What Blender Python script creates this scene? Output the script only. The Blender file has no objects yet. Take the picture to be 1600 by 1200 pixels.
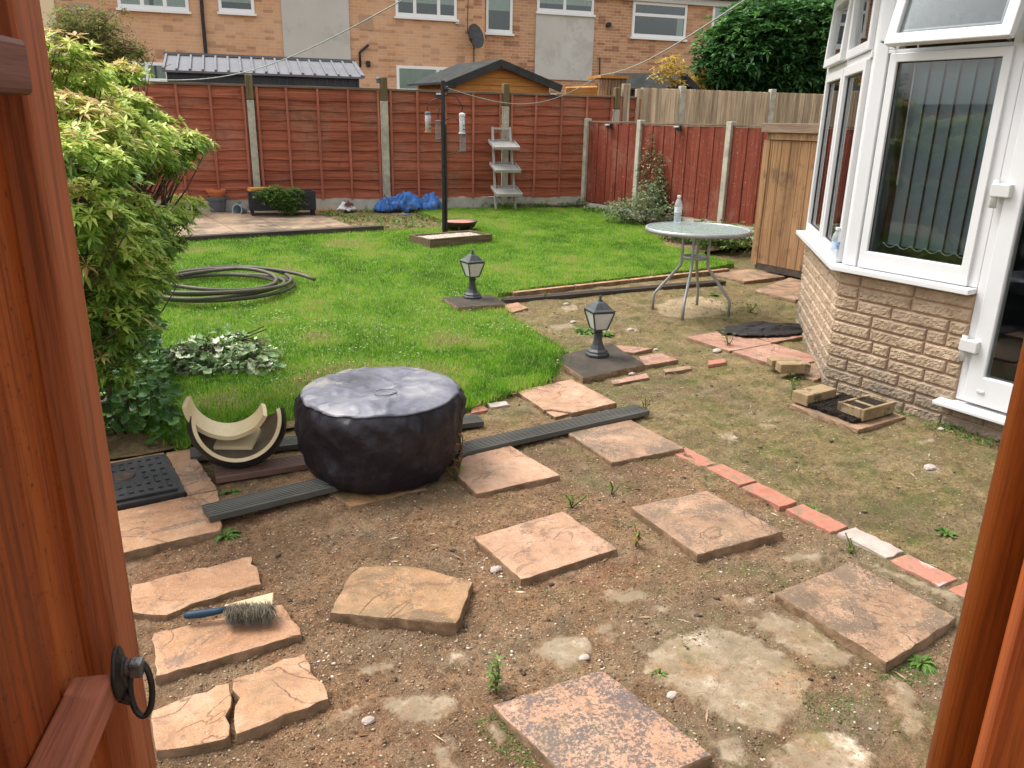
import bpy, math, random
import numpy as np
from mathutils import Matrix, Vector
random.seed(7); RNG = np.random.default_rng(11)
sc = bpy.context.scene; COL = sc.collection
rad = math.radians
# ------------------------------------------------------------ camera, world, sun, exposure
CH = 1.55; FPX = 1238.0
cam = bpy.data.objects.new('camera', bpy.data.cameras.new('camera')); COL.objects.link(cam)
RM = Matrix.Rotation(rad(-32.5), 3, 'Z') @ Matrix.Rotation(rad(90 - 18.3), 3, 'X') @ Matrix.Rotation(rad(1.15), 3, 'Z')
cam.location = (0, 0, CH); cam.rotation_euler = RM.to_euler()
cam.data.sensor_width = 36; cam.data.lens = 36 * FPX / 1600; cam.data.clip_start = .02; cam.data.clip_end = 900
sc.camera = cam
SUN_EL, SUN_AZ = 60, -34       # azimuth clockwise from +Y
w = bpy.data.worlds.new('World'); sc.world = w; w.use_nodes = True
nt = w.node_tree; bg = nt.nodes['Background']; sky = nt.nodes.new('ShaderNodeTexSky')
sky.sky_type = 'NISHITA'; sky.sun_disc = False; sky.sun_elevation = rad(SUN_EL); sky.sun_rotation = rad(SUN_AZ)
sky.dust_density = 4.0; sky.air_density = 1.0; sky.ozone_density = 1.0
hs = nt.nodes.new('ShaderNodeHueSaturation'); hs.inputs['Saturation'].default_value = .16
nt.links.new(sky.outputs[0], hs.inputs['Color']); nt.links.new(hs.outputs[0], bg.inputs[0]); bg.inputs[1].default_value = .15
sl = bpy.data.lights.new('sun', 'SUN'); sl.energy = 1.1; sl.angle = rad(24); sl.color = (1, .965, .905)
so = bpy.data.objects.new('sun', sl); COL.objects.link(so)
dx = math.sin(rad(SUN_AZ)) * math.cos(rad(SUN_EL)); dy = math.cos(rad(SUN_AZ)) * math.cos(rad(SUN_EL))
so.rotation_euler = Vector((dx, dy, math.sin(rad(SUN_EL)))).to_track_quat('Z', 'Y').to_euler(); so.location = (0, 0, 30)
sc.view_settings.view_transform = 'Standard'; sc.view_settings.look = 'None'; sc.view_settings.gamma = 1
sc.view_settings.exposure = 1.28
sc.cycles.use_denoising = True; sc.cycles.max_bounces = 8; sc.cycles.transparent_max_bounces = 12

# ------------------------------------------------------------ pixel helpers (photo pixels -> world, at true heights)
def ray(x, y): return RM @ Vector(((x - 800) / FPX, -(y - 600) / FPX, -1.))
def at(x, y, z=0.):
    d = ray(x, y); t = (z - CH) / d.z; return Vector((0, 0, CH)) + d * t
def hit(x, y, P, ang):        # vertical plane through P, running along angle ang; returns world point
    n = Vector((math.sin(rad(ang)), -math.cos(rad(ang)), 0)); o = Vector((0, 0, CH)); d = ray(x, y)
    return o + d * ((Vector(P) - o).dot(n) / d.dot(n))
def sz(x, y, P, ang):         # the same in the plane's own frame (along, up)
    p = hit(x, y, P, ang); e = Vector((math.cos(rad(ang)), math.sin(rad(ang)), 0)); return (p - Vector(P)).dot(e), p.z
def atd(x, y, D):             # point at camera-forward ground distance D
    d = ray(x, y); f = Vector((math.sin(rad(32.5)), math.cos(rad(32.5)), 0)); return Vector((0, 0, CH)) + d * (D / d.dot(f))

# ------------------------------------------------------------ materials
def rgb(c): return (*c, 1) if len(c) == 3 else c
class N:
    def __init__(s, name):
        s.m = bpy.data.materials.new(name); s.m.use_nodes = True; s.t = s.m.node_tree
        s.b = s.t.nodes['Principled BSDF']; s.o = s.t.nodes['Material Output']
    def n(s, ty, ins=None, **kw):
        k = s.t.nodes.new('ShaderNode' + ty)
        for a, v in kw.items(): setattr(k, a, v)
        for a, v in (ins or {}).items():
            if isinstance(v, bpy.types.NodeSocket): s.t.links.new(v, k.inputs[a])
            else: k.inputs[a].default_value = v
        return k
    def l(s, a, b): s.t.links.new(a, b)
    def coord(s, stretch=(1, 1, 1), rnd=True, kind='Object'):
        c = s.n('TexCoord'); v = c.outputs[kind]
        if rnd:
            oi = s.n('ObjectInfo'); mu = s.n('Math', {0: oi.outputs['Random'], 1: 37.0}, operation='MULTIPLY')
            v = s.n('VectorMath', {0: v, 1: mu.outputs[0]}, operation='ADD').outputs[0]
        return s.n('Mapping', {'Vector': v, 'Scale': stretch}).outputs[0]
    def noise(s, v, scale, detail=6, rough=.6, dist=0):
        return s.n('TexNoise', {'Vector': v, 'Scale': scale, 'Detail': detail, 'Roughness': rough, 'Distortion': dist}).outputs['Fac']
    def ramp(s, fac, stops):
        r = s.n('ValToRGB', {'Fac': fac}); e = r.color_ramp.elements
        while len(e) < len(stops): e.new(.5)
        for i, (p, c) in enumerate(stops):
            e[i].position = p; e[i].color = rgb(c) if not isinstance(c, (int, float)) else (c, c, c, 1)
        return r.outputs[0]
    def mix(s, fac, a, b, mode='MIX'):
        k = s.n('Mix', data_type='RGBA', blend_type=mode)
        for i, v in ((0, fac), (6, a), (7, b)):
            if isinstance(v, bpy.types.NodeSocket): s.l(v, k.inputs[i])
            else: k.inputs[i].default_value = v if i == 0 else rgb(v)
        return k.outputs[2]
    def bump(s, h, strength=.4, dist=.01):
        k = s.n('Bump', {'Height': h, 'Strength': strength, 'Distance': dist}); s.l(k.outputs[0], s.b.inputs['Normal'])
    def col(s, c):
        if isinstance(c, bpy.types.NodeSocket): s.l(c, s.b.inputs['Base Color'])
        else: s.b.inputs['Base Color'].default_value = rgb(c)
    def set(s, **k):
        for a, v in k.items():
            i = s.b.inputs[a.replace('_', ' ')]
            if isinstance(v, bpy.types.NodeSocket): s.l(v, i)
            else: i.default_value = v
def mott(name, stops, scale=6, stretch=(1, 1, 1), rough=.85, bump=.4, bs=60, bd=.004, spots=None, hue=0, rrange=None, metallic=0, detail=8, spec=.25, plank=None, grain=None):
    m = N(name); v = m.coord(stretch); f = m.noise(v, scale, detail, .62)
    c = m.ramp(f, stops)
    if plank:
        ax, wd_, amt_ = plank; sp9 = m.n('SeparateXYZ', {0: m.n('TexCoord').outputs['Object']}).outputs[ax]
        fl_ = m.n('Math', {0: m.n('Math', {0: sp9, 1: wd_}, operation='DIVIDE').outputs[0]}, operation='FLOOR').outputs[0]
        wn_ = m.n('TexWhiteNoise', {'W': fl_}, noise_dimensions='1D').outputs['Value']
        c = m.n('HueSaturation', {'Color': c, 'Value': m.n('MapRange', {0: wn_, 3: 1 - amt_, 4: 1 + amt_}).outputs[0]}).outputs[0]
    if spots:
        for (cc, th, ss, amt) in spots:
            g = m.ramp(m.noise(m.coord((1, 1, 1)), ss, 9, .7), [(th, 0), (th + .07, amt)])
            c = m.mix(g, c, cc)
    if grain:
        gz = m.noise(m.coord(grain), 1., 5, .7); c = m.mix(m.ramp(gz, [(.36, .55), (.50, 0)]), c, tuple(q * .35 for q in stops[0][1])); c = m.mix(m.ramp(gz, [(.58, 0), (.70, .35)]), c, tuple(min(1, q * 1.5) for q in stops[-1][1]))
    if hue:
        oi = m.n('ObjectInfo'); k = m.n('MapRange', {0: oi.outputs['Random'], 3: 1 - hue, 4: 1 + hue}).outputs[0]
        c = m.n('HueSaturation', {'Color': c, 'Value': k}).outputs[0]
    m.col(c)
    if rrange: m.set(Roughness=m.n('MapRange', {0: m.noise(v, scale * 2, 5), 1: .3, 2: .7, 3: rrange[0], 4: rrange[1]}).outputs[0])
    else: m.set(Roughness=rough)
    m.set(Metallic=metallic)
    if spec is not None: m.b.inputs['Specular IOR Level'].default_value = spec
    if bump: m.bump(m.noise(v, bs, 8, .65), bump, bd)
    return m.m
def wood(name, c1, c2, c3, axis='Z', scale=7, st=14, rough=.75, bump=.35, spots=None, hue=.08, spec=.3, plank=None, gk=1.):
    s = {'X': (1 / st, 1, 1), 'Y': (1, 1 / st, 1), 'Z': (1, 1, 1 / st)}[axis]; s = tuple(a * 3 for a in s)
    g_ = {'X': (5, 160, 160), 'Y': (160, 5, 160), 'Z': (160, 160, 5)}[axis]; g_ = tuple(q * gk for q in g_)
    return mott(name, [(.28, c1), (.5, c2), (.72, c3)], scale, s, rough, bump, 30, .003, spots, hue, spec=spec, plank=plank, grain=g_)
MT = {}
paint = (0.245, .062, .032)
MT['gate'] = wood('stained wood upright', (0.230, 0.046, 0.009), (0.345, 0.076, 0.013), (0.460, 0.113, 0.021), 'Z', spots=[((.10, .028, .014), .66, 6, .6), ((.5, .38, .3), .735, 40, .5)], rough=.62, spec=.28, st=22, scale=9)
MT['gateframe'] = wood('stained frame wood', (0.250, 0.068, 0.026), (0.338, 0.094, 0.034), (0.413, 0.124, 0.045), 'Z', spots=[((.12, .038, .022), .68, 5, .55), ((.55, .42, .34), .72, 34, .6)], rough=.62, spec=.28, st=24)
MT['gaterail'] = wood('weathered gate rail', (.13, .045, .03), (.18, .065, .042), (.24, .095, .065), 'X', spots=[((.08, .03, .02), .66, 6, .5)], rough=.6, st=26, scale=14)
MT['gateboards'] = wood('stained gate boards', (0.149, 0.029, 0.006), (0.276, 0.055, 0.008), (0.402, 0.099, 0.015), 'Z', scale=6, spots=[((.05, .014, .006), .585, 130, .75), ((.42, .26, .18), .74, 50, .5), ((.09, .022, .01), .64, 7, .55)], rough=.62, spec=.28, st=16)
MT['gatebrace'] = wood('weathered brace', (.24, .075, .038), (.32, .10, .052), (.38, .14, .075), 'X', spots=[((.17, .13, .05), .56, 7, .7)], rough=.7, st=18, scale=12)
MT['gatepost'] = wood('glossy stained post', (.27, .058, .008), (.34, .080, .011), (.42, .108, .015), 'Z', scale=4, spots=[((.14, .030, .01), .66, 9, .6)], rough=.42, spec=.45, st=12, gk=.6)
MT['fence'] = wood('red fence boards', (0.213, 0.062, 0.035), (0.305, 0.088, 0.047), (0.398, 0.130, 0.073), 'X', scale=5, spots=[((.33, .17, .115), .52, 1.3, .38), ((.12, .05, .035), .58, 2.6, .45), ((.36, .23, .17), .68, 16, .35), ((.09, .028, .02), .66, 9, .5)], st=18, spec=.15, gk=.4, plank=(2, .1414, .13))
MT['fencebat'] = wood('red fence batten', (0.272, 0.091, 0.061), (0.354, 0.115, 0.073), (0.449, 0.169, 0.110), 'Z', spots=[((.38, .25, .18), .7, 20, .5)], spec=.15, gk=.4)
MT['fencev'] = wood('red upright boards', (0.141, 0.030, 0.019), (0.200, 0.044, 0.025), (0.254, 0.072, 0.044), 'Z', scale=7, spots=[((.30, .16, .11), .54, 1.6, .4), ((.09, .04, .03), .58, 3.0, .5), ((.50, .36, .28), .60, 26, .6), ((.1, .03, .02), .66, 8, .45)], st=20, spec=.15, gk=.4)
MT['fencedark'] = wood('weathered top rail', (.10, .075, .05), (.17, .12, .09), (.24, .17, .12), 'X', spec=.1, gk=.4)
MT['pale'] = wood('pale weathered boards', (0.324, 0.243, 0.162), (0.486, 0.365, 0.243), (0.621, 0.499, 0.351), 'Z', scale=6, spots=[((.14, .10, .07), .66, 14, .6)], st=12, hue=.1, spec=.1, plank=(0, .092, .28), gk=.4)
MT['shedwood'] = wood('cupboard boards', (0.214, 0.116, 0.055), (0.303, 0.172, 0.087), (0.374, 0.223, 0.119), 'Z', scale=6, spots=[((.10, .065, .045), .54, 2.6, .6), ((.5, .38, .26), .66, 12, .35)], st=14, spec=.15, plank=(1, .1215, .14), gk=.4)
MT['shedbeam'] = wood('weathered beam', (.15, .10, .07), (.24, .17, .12), (.34, .25, .18), 'Y', spec=.1)
MT['orangewood'] = wood('orange cladding', (0.352, 0.146, 0.034), (0.469, 0.205, 0.048), (0.537, 0.264, 0.078), 'X', scale=4, st=12, spec=.2)
MT['postc'] = mott('concrete post', [(.3, (0.288, 0.264, 0.204)), (.7, (0.504, 0.468, 0.372))], 9, bump=.6, bs=90, spots=[((.13, .14, .07), .60, 3.0, .8)])
MT['postdark'] = wood('mossy wooden post top', (.10, .075, .04), (.16, .12, .06), (.22, .17, .09), 'Z', spec=.1)
MT['gravelboard'] = mott('concrete gravel board', [(.3, (0.345, 0.322, 0.265)), (.7, (0.540, 0.517, 0.448))], 5, bump=.5, spots=[((.10, .12, .05), .58, 4.5, .75)])
# slabs
def slabmat(name, a, b, c, dark, th, amt, th2=.62, fwt=.35):
    m = N(name); v = m.coord(); wv = m.n('VectorMath', {0: v, 1: m.n('VectorMath', {0: m.n('TexNoise', {'Vector': v, 'Scale': 3.}).outputs['Color'], 1: (.25, .25, .25)}, operation='MULTIPLY').outputs[0]}, operation='ADD').outputs[0]
    col = m.ramp(m.noise(wv, 4.5, 10, .7), [(.30, a), (.5, b), (.68, c)])
    fine = m.noise(v, 95, 6, .75); med = m.noise(wv, 16, 9, .75)
    col = m.mix(m.ramp(med, [(.34, .6), (.48, 0)]), col, tuple(q * .52 for q in a)); col = m.mix(m.ramp(med, [(.56, 0), (.70, .45)]), col, (.66, .47, .33))
    dm = m.n('Math', {0: m.noise(v, 5.5, 10, .72, .6), 1: m.n('Math', {0: m.n('Math', {0: fine, 1: .5}, operation='SUBTRACT').outputs[0], 1: fwt}, operation='MULTIPLY').outputs[0]}, operation='ADD').outputs[0]; th = th - .175
    col = m.mix(m.ramp(dm, [(th, 0), (th + .06, amt)]), col, dark)
    col = m.mix(m.ramp(fine, [(.57, 0), (.64, .6)]), col, (.17, .10, .06)); col = m.mix(m.ramp(m.noise(v, 210, 3, .6), [(.60, 0), (.66, .6)]), col, (.11, .07, .045)); col = m.mix(m.ramp(m.noise(v, 180, 4, .6), [(.62, 0), (.68, .5)]), col, (.72, .56, .43))
    cr = m.n('TexNoise', {'Vector': v, 'Scale': 2.3, 'Detail': 4, 'Distortion': 1.8}).outputs['Fac']; line = m.ramp(cr, [(.490, 0), (.5, .75), (.510, 0)]); line = m.n('Math', {0: line, 1: m.ramp(m.noise(v, 4, 2), [(.45, 0), (.6, 1)])}, operation='MULTIPLY').outputs[0]
    col = m.mix(line, col, (.12, .065, .04)); col = m.mix(m.ramp(m.noise(v, 2.2, 8, .75), [(th2 - .06, 0), (th2 + .06, .55)]), col, (.13, .105, .05))
    m.col(col); m.b.inputs['Specular IOR Level'].default_value = .35; m.set(Roughness=m.ramp(m.noise(v, 5, 6), [(.4, .42), (.6, .75)]))
    rid = m.n('TexNoise', {'Vector': v, 'Scale': 3.2, 'Detail': 6, 'Distortion': 1.2}, noise_type='RIDGED_MULTIFRACTAL').outputs['Fac']
    hh = m.n('Math', {0: m.n('Math', {0: rid, 1: 1.2}, operation='MULTIPLY').outputs[0], 1: m.n('Math', {0: med, 1: m.n('Math', {0: fine, 1: .4}, operation='MULTIPLY').outputs[0]}, operation='ADD').outputs[0]}, operation='ADD').outputs[0]
    hh = m.n('Math', {0: hh, 1: m.n('Math', {0: line, 1: -1.5}, operation='MULTIPLY').outputs[0]}, operation='ADD').outputs[0]
    m.bump(hh, .6, .006); return m.m
MT['slabp'] = slabmat('pink red slab', (.27, .13, .085), (.36, .19, .13), (.45, .27, .19), (.12, .085, .06), .70, .65)
MT['slab'] = slabmat('buff sandstone slab', (0.301, 0.166, 0.095), (0.388, 0.222, 0.131), (0.475, 0.301, 0.198), (0.134, 0.079, 0.047), .735, .7)
MT['slabo'] = slabmat('orange slab', (0.309, 0.155, 0.079), (0.398, 0.213, 0.109), (0.463, 0.292, 0.178), (0.113, 0.088, 0.070), .725, .65)
MT['slabd'] = slabmat('lichen slab', (0.343, 0.189, 0.106), (0.390, 0.221, 0.136), (0.437, 0.279, 0.187), (0.090, 0.074, 0.068), .645, .9, fwt=1.3)
MT['slabm'] = slabmat('mid slab', (.22, .125, .07), (.31, .185, .11), (.42, .27, .17), (.11, .085, .06), .655, .75, fwt=.7)
MT['slabg'] = slabmat('sandy dark slab', (0.249, 0.129, 0.056), (0.318, 0.172, 0.077), (0.387, 0.224, 0.112), (0.103, 0.069, 0.039), .69, .7, .55)
MT['slabk'] = mott('dark base slab', [(.3, (.032, .026, .019)), (.7, (.075, .058, .042))], 10, bump=.7, bs=120, rough=.75, spots=[((.16, .13, .10), .64, 60, .7)])
MT['slabedge'] = mott('soil stained and shade toned slab edge', [(.3, (.13, .08, .045)), (.5, (.22, .14, .08)), (.7, (.32, .20, .125))], 14, bump=.8, bs=70, bd=.008)  # soil stain plus shade put into the colour, darker than the slab tops
MT['redbrick'] = mott('red paver', [(.3, (.32, .125, .08)), (.7, (.45, .20, .14))], 12, bump=.6, bs=120, spots=[((.20, .14, .085), .50, 12, .75), ((.55, .42, .33), .66, 9, .7)])
MT['mixbrick'] = mott('red and white paver', [(.42, (.50, .42, .36)), (.50, (.36, .16, .11)), (.7, (.42, .20, .14))], 7, bump=.6, bs=120, spots=[((.20, .15, .10), .54, 14, .7)])
MT['palebrick'] = mott('pale paver', [(.3, (.32, .25, .21)), (.7, (.50, .42, .37))], 12, bump=.6, bs=120, spots=[((.20, .14, .10), .62, 24, .8)])
MT['buffbrick'] = mott('buff block', [(.3, (.20, .135, .07)), (.7, (.38, .28, .16))], 7, bump=.8, bs=70, spots=[((.07, .048, .03), .54, 7, .85)])
MT['deck'] = mott('grey green decking', [(.3, (.062, .060, .050)), (.7, (.125, .118, .10))], 6, (.25, 2, 1), bump=.4, bs=60, rough=.6, spots=[((.15, .14, .09), .62, 9, .6)])
MT['deckbrown'] = mott('brown decking', [(.3, (.10, .055, .04)), (.7, (.20, .12, .09))], 6, (.25, 2, 1), bump=.4, bs=60, rough=.65)
MT['sleeper'] = mott('dark sleeper', [(.3, (.035, .028, .022)), (.7, (.09, .068, .055))], 6, (.3, 2, 2), bump=.5, rough=.7)
MT['boxwood'] = wood('grey brown edging', (.085, .06, .04), (.15, .105, .07), (.22, .155, .105), 'X', st=10, spec=.1)
MT['upvc'] = mott('white plastic frame', [(.3, (0.622, 0.622, 0.626)), (.7, (0.672, 0.672, 0.672))], 2, rough=.28, bump=0, spots=[((.50, .49, .45), .62, 3.2, .30), ((.60, .60, .56), .7, 8, .25)], spec=.5)
MT['upvcfar'] = mott('white window frames', [(.3, (.82, .82, .82)), (.7, (.85, .85, .85))], 2, rough=.4, bump=0)
MT['upvcd'] = mott('dulled white plastic', [(.3, (0.521, 0.521, 0.504)), (.7, (0.605, 0.605, 0.588))], 3, rough=.4, bump=0, spots=[((.45, .43, .36), .64, 14, .5)], spec=.5)
MT['black'] = mott('black plastic', [(.3, (.012, .012, .013)), (.7, (.03, .03, .032))], 12, rough=.45, bump=.2, spec=.5)
MT['lampmetal'] = mott('grey black cast metal', [(.3, (.035, .038, .040)), (.7, (.075, .08, .082))], 12, rough=.5, bump=.35, bs=120, metallic=.3, spec=.5)
MT['gutterblack'] = mott('black rainwater pipe', [(.3, (.02, .02, .022)), (.7, (.035, .033, .033))], 8, rough=.5, bump=0)
MT['silver'] = mott('silver painted steel', [(.3, (0.259, 0.266, 0.266)), (.7, (0.360, 0.367, 0.367))], 12, rough=.42, bump=.1, metallic=.35, spec=.5)
MT['iron'] = mott('black iron', [(.3, (.018, .016, .016)), (.7, (.045, .04, .038))], 30, rough=.42, bump=.4, bs=150, metallic=.5, spec=.5)
MT['iron2'] = mott('worn steel', [(.3, (.10, .10, .105)), (.7, (.30, .30, .31))], 40, rough=.32, bump=.3, bs=150, metallic=.8, spec=.5)
MT['ironrust'] = mott('worn iron', [(.3, (.03, .022, .02)), (.7, (.10, .06, .045))], 30, rough=.5, bump=.4, bs=150, metallic=.5, spec=.5)
MT['hose'] = mott('olive grey pipe', [(.3, (.065, .058, .040)), (.7, (.12, .108, .078))], 4, rough=.5, bump=0)
MT['terracotta'] = mott('terracotta', [(.3, (.46, .13, .045)), (.7, (.58, .19, .075))], 8, rough=.7, bump=.2)
MT['greypot'] = mott('grey plastic pot', [(.3, (.085, .09, .10)), (.7, (.13, .135, .145))], 8, rough=.6, bump=.1)
MT['bluepot'] = mott('faded blue pot', [(.3, (.20, .27, .32)), (.7, (.30, .37, .42))], 8, rough=.6, bump=.1)
MT['cream'] = mott('cream glazed clay', [(.3, (.50, .38, .20)), (.7, (.66, .54, .33))], 5, rough=.5, bump=.35, bs=40, spots=[((.34, .22, .09), .60, 5, .5)], spec=.5)
MT['clayshade'] = mott('shade toned clay inside', [(.3, (.10, .075, .045)), (.7, (.20, .15, .09))], 5, rough=.6, bump=.3, spots=[((.30, .26, .18), .6, 9, .6)])  # shadow inside the broken bowl is put into this dark clay colour
MT['potblack'] = mott('black glazed outside', [(.3, (.015, .014, .013)), (.7, (.04, .036, .033))], 5, rough=.4, bump=.2, spec=.5)
MT['tarp'] = mott('blue tarpaulin', [(.3, (.02, .085, .28)), (.7, (.05, .17, .46))], 8, rough=.42, bump=.4, spots=[((.04, .035, .035), .54, 6, .85)])
MT['felt'] = mott('black roofing felt', [(.3, (0.010, 0.008, 0.008)), (.7, (0.030, 0.025, 0.024))], 14, rough=.6, bump=.6)
MT['roofgrey'] = mott('grey roof felt', [(.3, (.030, .032, .030)), (.7, (.06, .062, .058))], 5, rough=.95, bump=.3, spec=.1)
MT['metalroof'] = mott('grey steel roof', [(.3, (0.133, 0.133, 0.144)), (.7, (0.172, 0.172, 0.183))], 3, rough=.7, bump=0, spec=.2)
MT['metaldark'] = mott('anthracite steel', [(.3, (.045, .05, .055)), (.7, (.07, .076, .082))], 3, rough=.5, bump=0, metallic=.2)
MT['render'] = mott('cream render', [(.3, (0.725, 0.575, 0.375)), (.7, (0.825, 0.663, 0.450))], 2, rough=.9, bump=.1)
MT['greypanel'] = mott('grey render panel', [(.3, (0.510, 0.488, 0.450)), (.7, (0.585, 0.562, 0.525))], 1.2, rough=.85, bump=.1, spots=[((.40, .38, .34), .52, 1.4, .5)])
MT['rooftile'] = mott('dark roof tiles', [(.3, (.035, .028, .028)), (.7, (.07, .055, .055))], 5, rough=.8)
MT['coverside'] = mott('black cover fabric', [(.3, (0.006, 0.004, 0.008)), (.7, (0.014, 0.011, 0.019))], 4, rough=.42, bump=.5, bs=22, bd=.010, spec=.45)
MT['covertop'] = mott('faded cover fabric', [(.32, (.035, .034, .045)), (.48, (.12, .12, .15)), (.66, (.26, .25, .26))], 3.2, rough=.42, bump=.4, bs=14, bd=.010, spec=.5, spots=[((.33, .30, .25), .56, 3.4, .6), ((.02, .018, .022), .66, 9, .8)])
MT['dirt'] = mott('black soil', [(.3, (.012, .009, .007)), (.7, (.04, .028, .02))], 20, rough=.95, bump=1, bs=60, bd=.02)
MT['bark'] = mott('dark bark', [(.3, (.04, .028, .018)), (.7, (.10, .07, .05))], 20, rough=.9, bump=.6)
MT['twig'] = mott('brown twigs', [(.3, (.12, .075, .045)), (.7, (.20, .13, .08))], 20, rough=.8, bump=0)
MT['stem'] = mott('red green stem', [(.3, (.10, .06, .02)), (.7, (.12, .14, .04))], 20, rough=.7, bump=0)
MT['gravel'] = mott('pale gravel', [(.3, (.45, .36, .24)), (.7, (.68, .59, .44))], 90, rough=.9, bump=1, bs=140, bd=.01)
MT['bristle'] = mott('brush bristles', [(.3, (0.054, 0.042, 0.030)), (.7, (0.192, 0.162, 0.114))], 30, (1, 1, .2), rough=.9, bump=.8, bs=200)
MT['bluegrip'] = mott('dark blue rubber grip', [(.3, (.012, .03, .055)), (.7, (.02, .05, .085))], 10, rough=.5, bump=0)
MT['greywood'] = mott('grey weathered wood', [(.3, (.30, .28, .26)), (.7, (.42, .40, .37))], 8, (.3, 2, 2), rough=.8, bump=.3, spots=[((.16, .14, .11), .62, 14, .6)])
MT['curtain'] = mott('net curtain', [(.3, (0.567, 0.634, 0.581)), (.7, (0.783, 0.837, 0.769))], 8, (6, 1, .3), rough=.9, bump=0)
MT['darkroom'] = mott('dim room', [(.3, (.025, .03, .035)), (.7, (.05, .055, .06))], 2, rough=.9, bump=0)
MT['blind'] = mott('grey blind fabric', [(.3, (0.275, 0.314, 0.330)), (.7, (0.330, 0.369, 0.385))], 3, rough=.9, bump=.1)
MT['whitething'] = mott('white china', [(.3, (.55, .53, .52)), (.7, (.75, .73, .72))], 5, rough=.4, bump=.1)
MT['maroon'] = mott('maroon rag', [(.3, (.08, .02, .025)), (.7, (.18, .06, .06))], 9, rough=.9)
MT['rope'] = mott('pale line', [(.3, (.20, .24, .20)), (.7, (.34, .36, .32))], 9, rough=.7, bump=0)
MT['seed'] = mott('bird seed', [(.3, (.28, .13, .045)), (.7, (.45, .25, .10))], 60, rough=.9)
def glass(name, tint=(1, 1, 1), refl=1.0, ior=1.5, rough=0.0):
    m = N(name); fr = m.n('Fresnel', {'IOR': ior}).outputs[0]
    f = m.n('Math', {0: fr, 1: refl}, operation='MULTIPLY', use_clamp=True).outputs[0]
    a = m.n('BsdfTransparent', {'Color': rgb(tint)}).outputs[0]; g = m.n('BsdfGlossy', {'Color': (1, 1, 1, 1), 'Roughness': rough}).outputs[0]
    mx = m.n('MixShader', {0: f, 1: a, 2: g}).outputs[0]; m.l(mx, m.o.inputs['Surface']); return m.m
MT['glass'] = glass('window glass', (.86, .90, .90), 1.0)
MT['farglass'] = glass('far window glass', (.80, .85, .83), 1.3)
m = N('clear plastic'); m.col((.72, .76, .80)); m.set(Roughness=.15)
m.l(m.n('MixShader', {0: .32, 1: m.n('BsdfTransparent', {'Color': (.95, .97, 1, 1)}).outputs[0], 2: m.b.outputs[0]}).outputs[0], m.o.inputs['Surface']); MT['clear'] = m.m
m = N('textured table glass'); v = m.coord(); m.col(m.ramp(m.noise(v, 40, 6, .7), [(.35, (.20, .26, .235)), (.65, (.52, .58, .55))])); m.set(Roughness=.22); m.bump(m.noise(v, 90, 5, .7), .6, .004)
m.l(m.n('MixShader', {0: .55, 1: m.n('BsdfTransparent', {'Color': (.75, .85, .8, 1)}).outputs[0], 2: m.b.outputs[0]}).outputs[0], m.o.inputs['Surface']); MT['tableglass'] = m.m
m = N('frosted lamp pane'); m.col(m.ramp(m.noise(m.coord(), 6), [(.3, (.62, .60, .56)), (.7, (.80, .78, .73))])); m.set(Roughness=.35, Transmission_Weight=.15); MT['frost'] = m.m
m = N('brick terrace wall'); tc = m.n('TexCoord').outputs['Object']; sp_ = m.n('SeparateXYZ', {0: tc}); cv = m.n('CombineXYZ', {0: sp_.outputs[0], 1: sp_.outputs[2]}).outputs[0]
bt = m.n('TexBrick', {'Vector': cv, 'Scale': 1.0, 'Brick Width': .225, 'Row Height': .075, 'Mortar Size': .009, 'Mortar Smooth': .3, 'Bias': -.1, 'Color1': (.58, .285, .14, 1), 'Color2': (.66, .36, .19, 1), 'Mortar': (.56, .44, .32, 1)})
wn = m.n('TexWhiteNoise', {'Vector': m.n('VectorMath', {0: m.n('VectorMath', {0: cv, 1: (.225, .075, 1)}, operation='DIVIDE').outputs[0]}, operation='FLOOR').outputs[0]}, noise_dimensions='3D').outputs['Value']
c = m.mix(m.ramp(wn, [(.80, 0), (.84, .55)]), bt.outputs['Color'], (.22, .085, .05))
big = m.noise(m.coord((1, 1, 1), False), .7, 6, .6); c = m.mix(m.ramp(big, [(.42, 0), (.62, .55)]), c, (.70, .44, .28))
c = m.mix(m.ramp(m.noise(m.coord((1, 1, 1), False), 5, 6, .7), [(.60, 0), (.68, .35)]), c, (.62, .47, .34))
m.col(c); m.set(Roughness=.9); m.bump(bt.outputs['Fac'], .4, -.008); MT['terrace'] = m.m
m = N('browner terrace wall'); tc = m.n('TexCoord').outputs['Object']; sp_ = m.n('SeparateXYZ', {0: tc}); cv = m.n('CombineXYZ', {0: sp_.outputs[0], 1: sp_.outputs[2]}).outputs[0]
bt = m.n('TexBrick', {'Vector': cv, 'Scale': 1.0, 'Brick Width': .225, 'Row Height': .075, 'Mortar Size': .009, 'Mortar Smooth': .3, 'Bias': -.1, 'Color1': (.46, .215, .105, 1), 'Color2': (.56, .29, .15, 1), 'Mortar': (.56, .44, .32, 1)})
wn = m.n('TexWhiteNoise', {'Vector': m.n('VectorMath', {0: m.n('VectorMath', {0: cv, 1: (.225, .075, 1)}, operation='DIVIDE').outputs[0]}, operation='FLOOR').outputs[0]}, noise_dimensions='3D').outputs['Value']
c = m.mix(m.ramp(wn, [(.70, 0), (.74, .6)]), bt.outputs['Color'], (.22, .085, .05))
big = m.noise(m.coord((1, 1, 1), False), .7, 6, .6); c = m.mix(m.ramp(big, [(.42, 0), (.62, .55)]), c, (.56, .33, .20))
c = m.mix(m.ramp(m.noise(m.coord((1, 1, 1), False), 5, 6, .7), [(.60, 0), (.68, .35)]), c, (.62, .47, .34))
m.col(c); m.set(Roughness=.9); m.bump(bt.outputs['Fac'], .4, -.008); MT['terrace2'] = m.m
m = N('pitched stone brick'); v = m.coord(); f = m.noise(v, 26, 9, .7)
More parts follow.
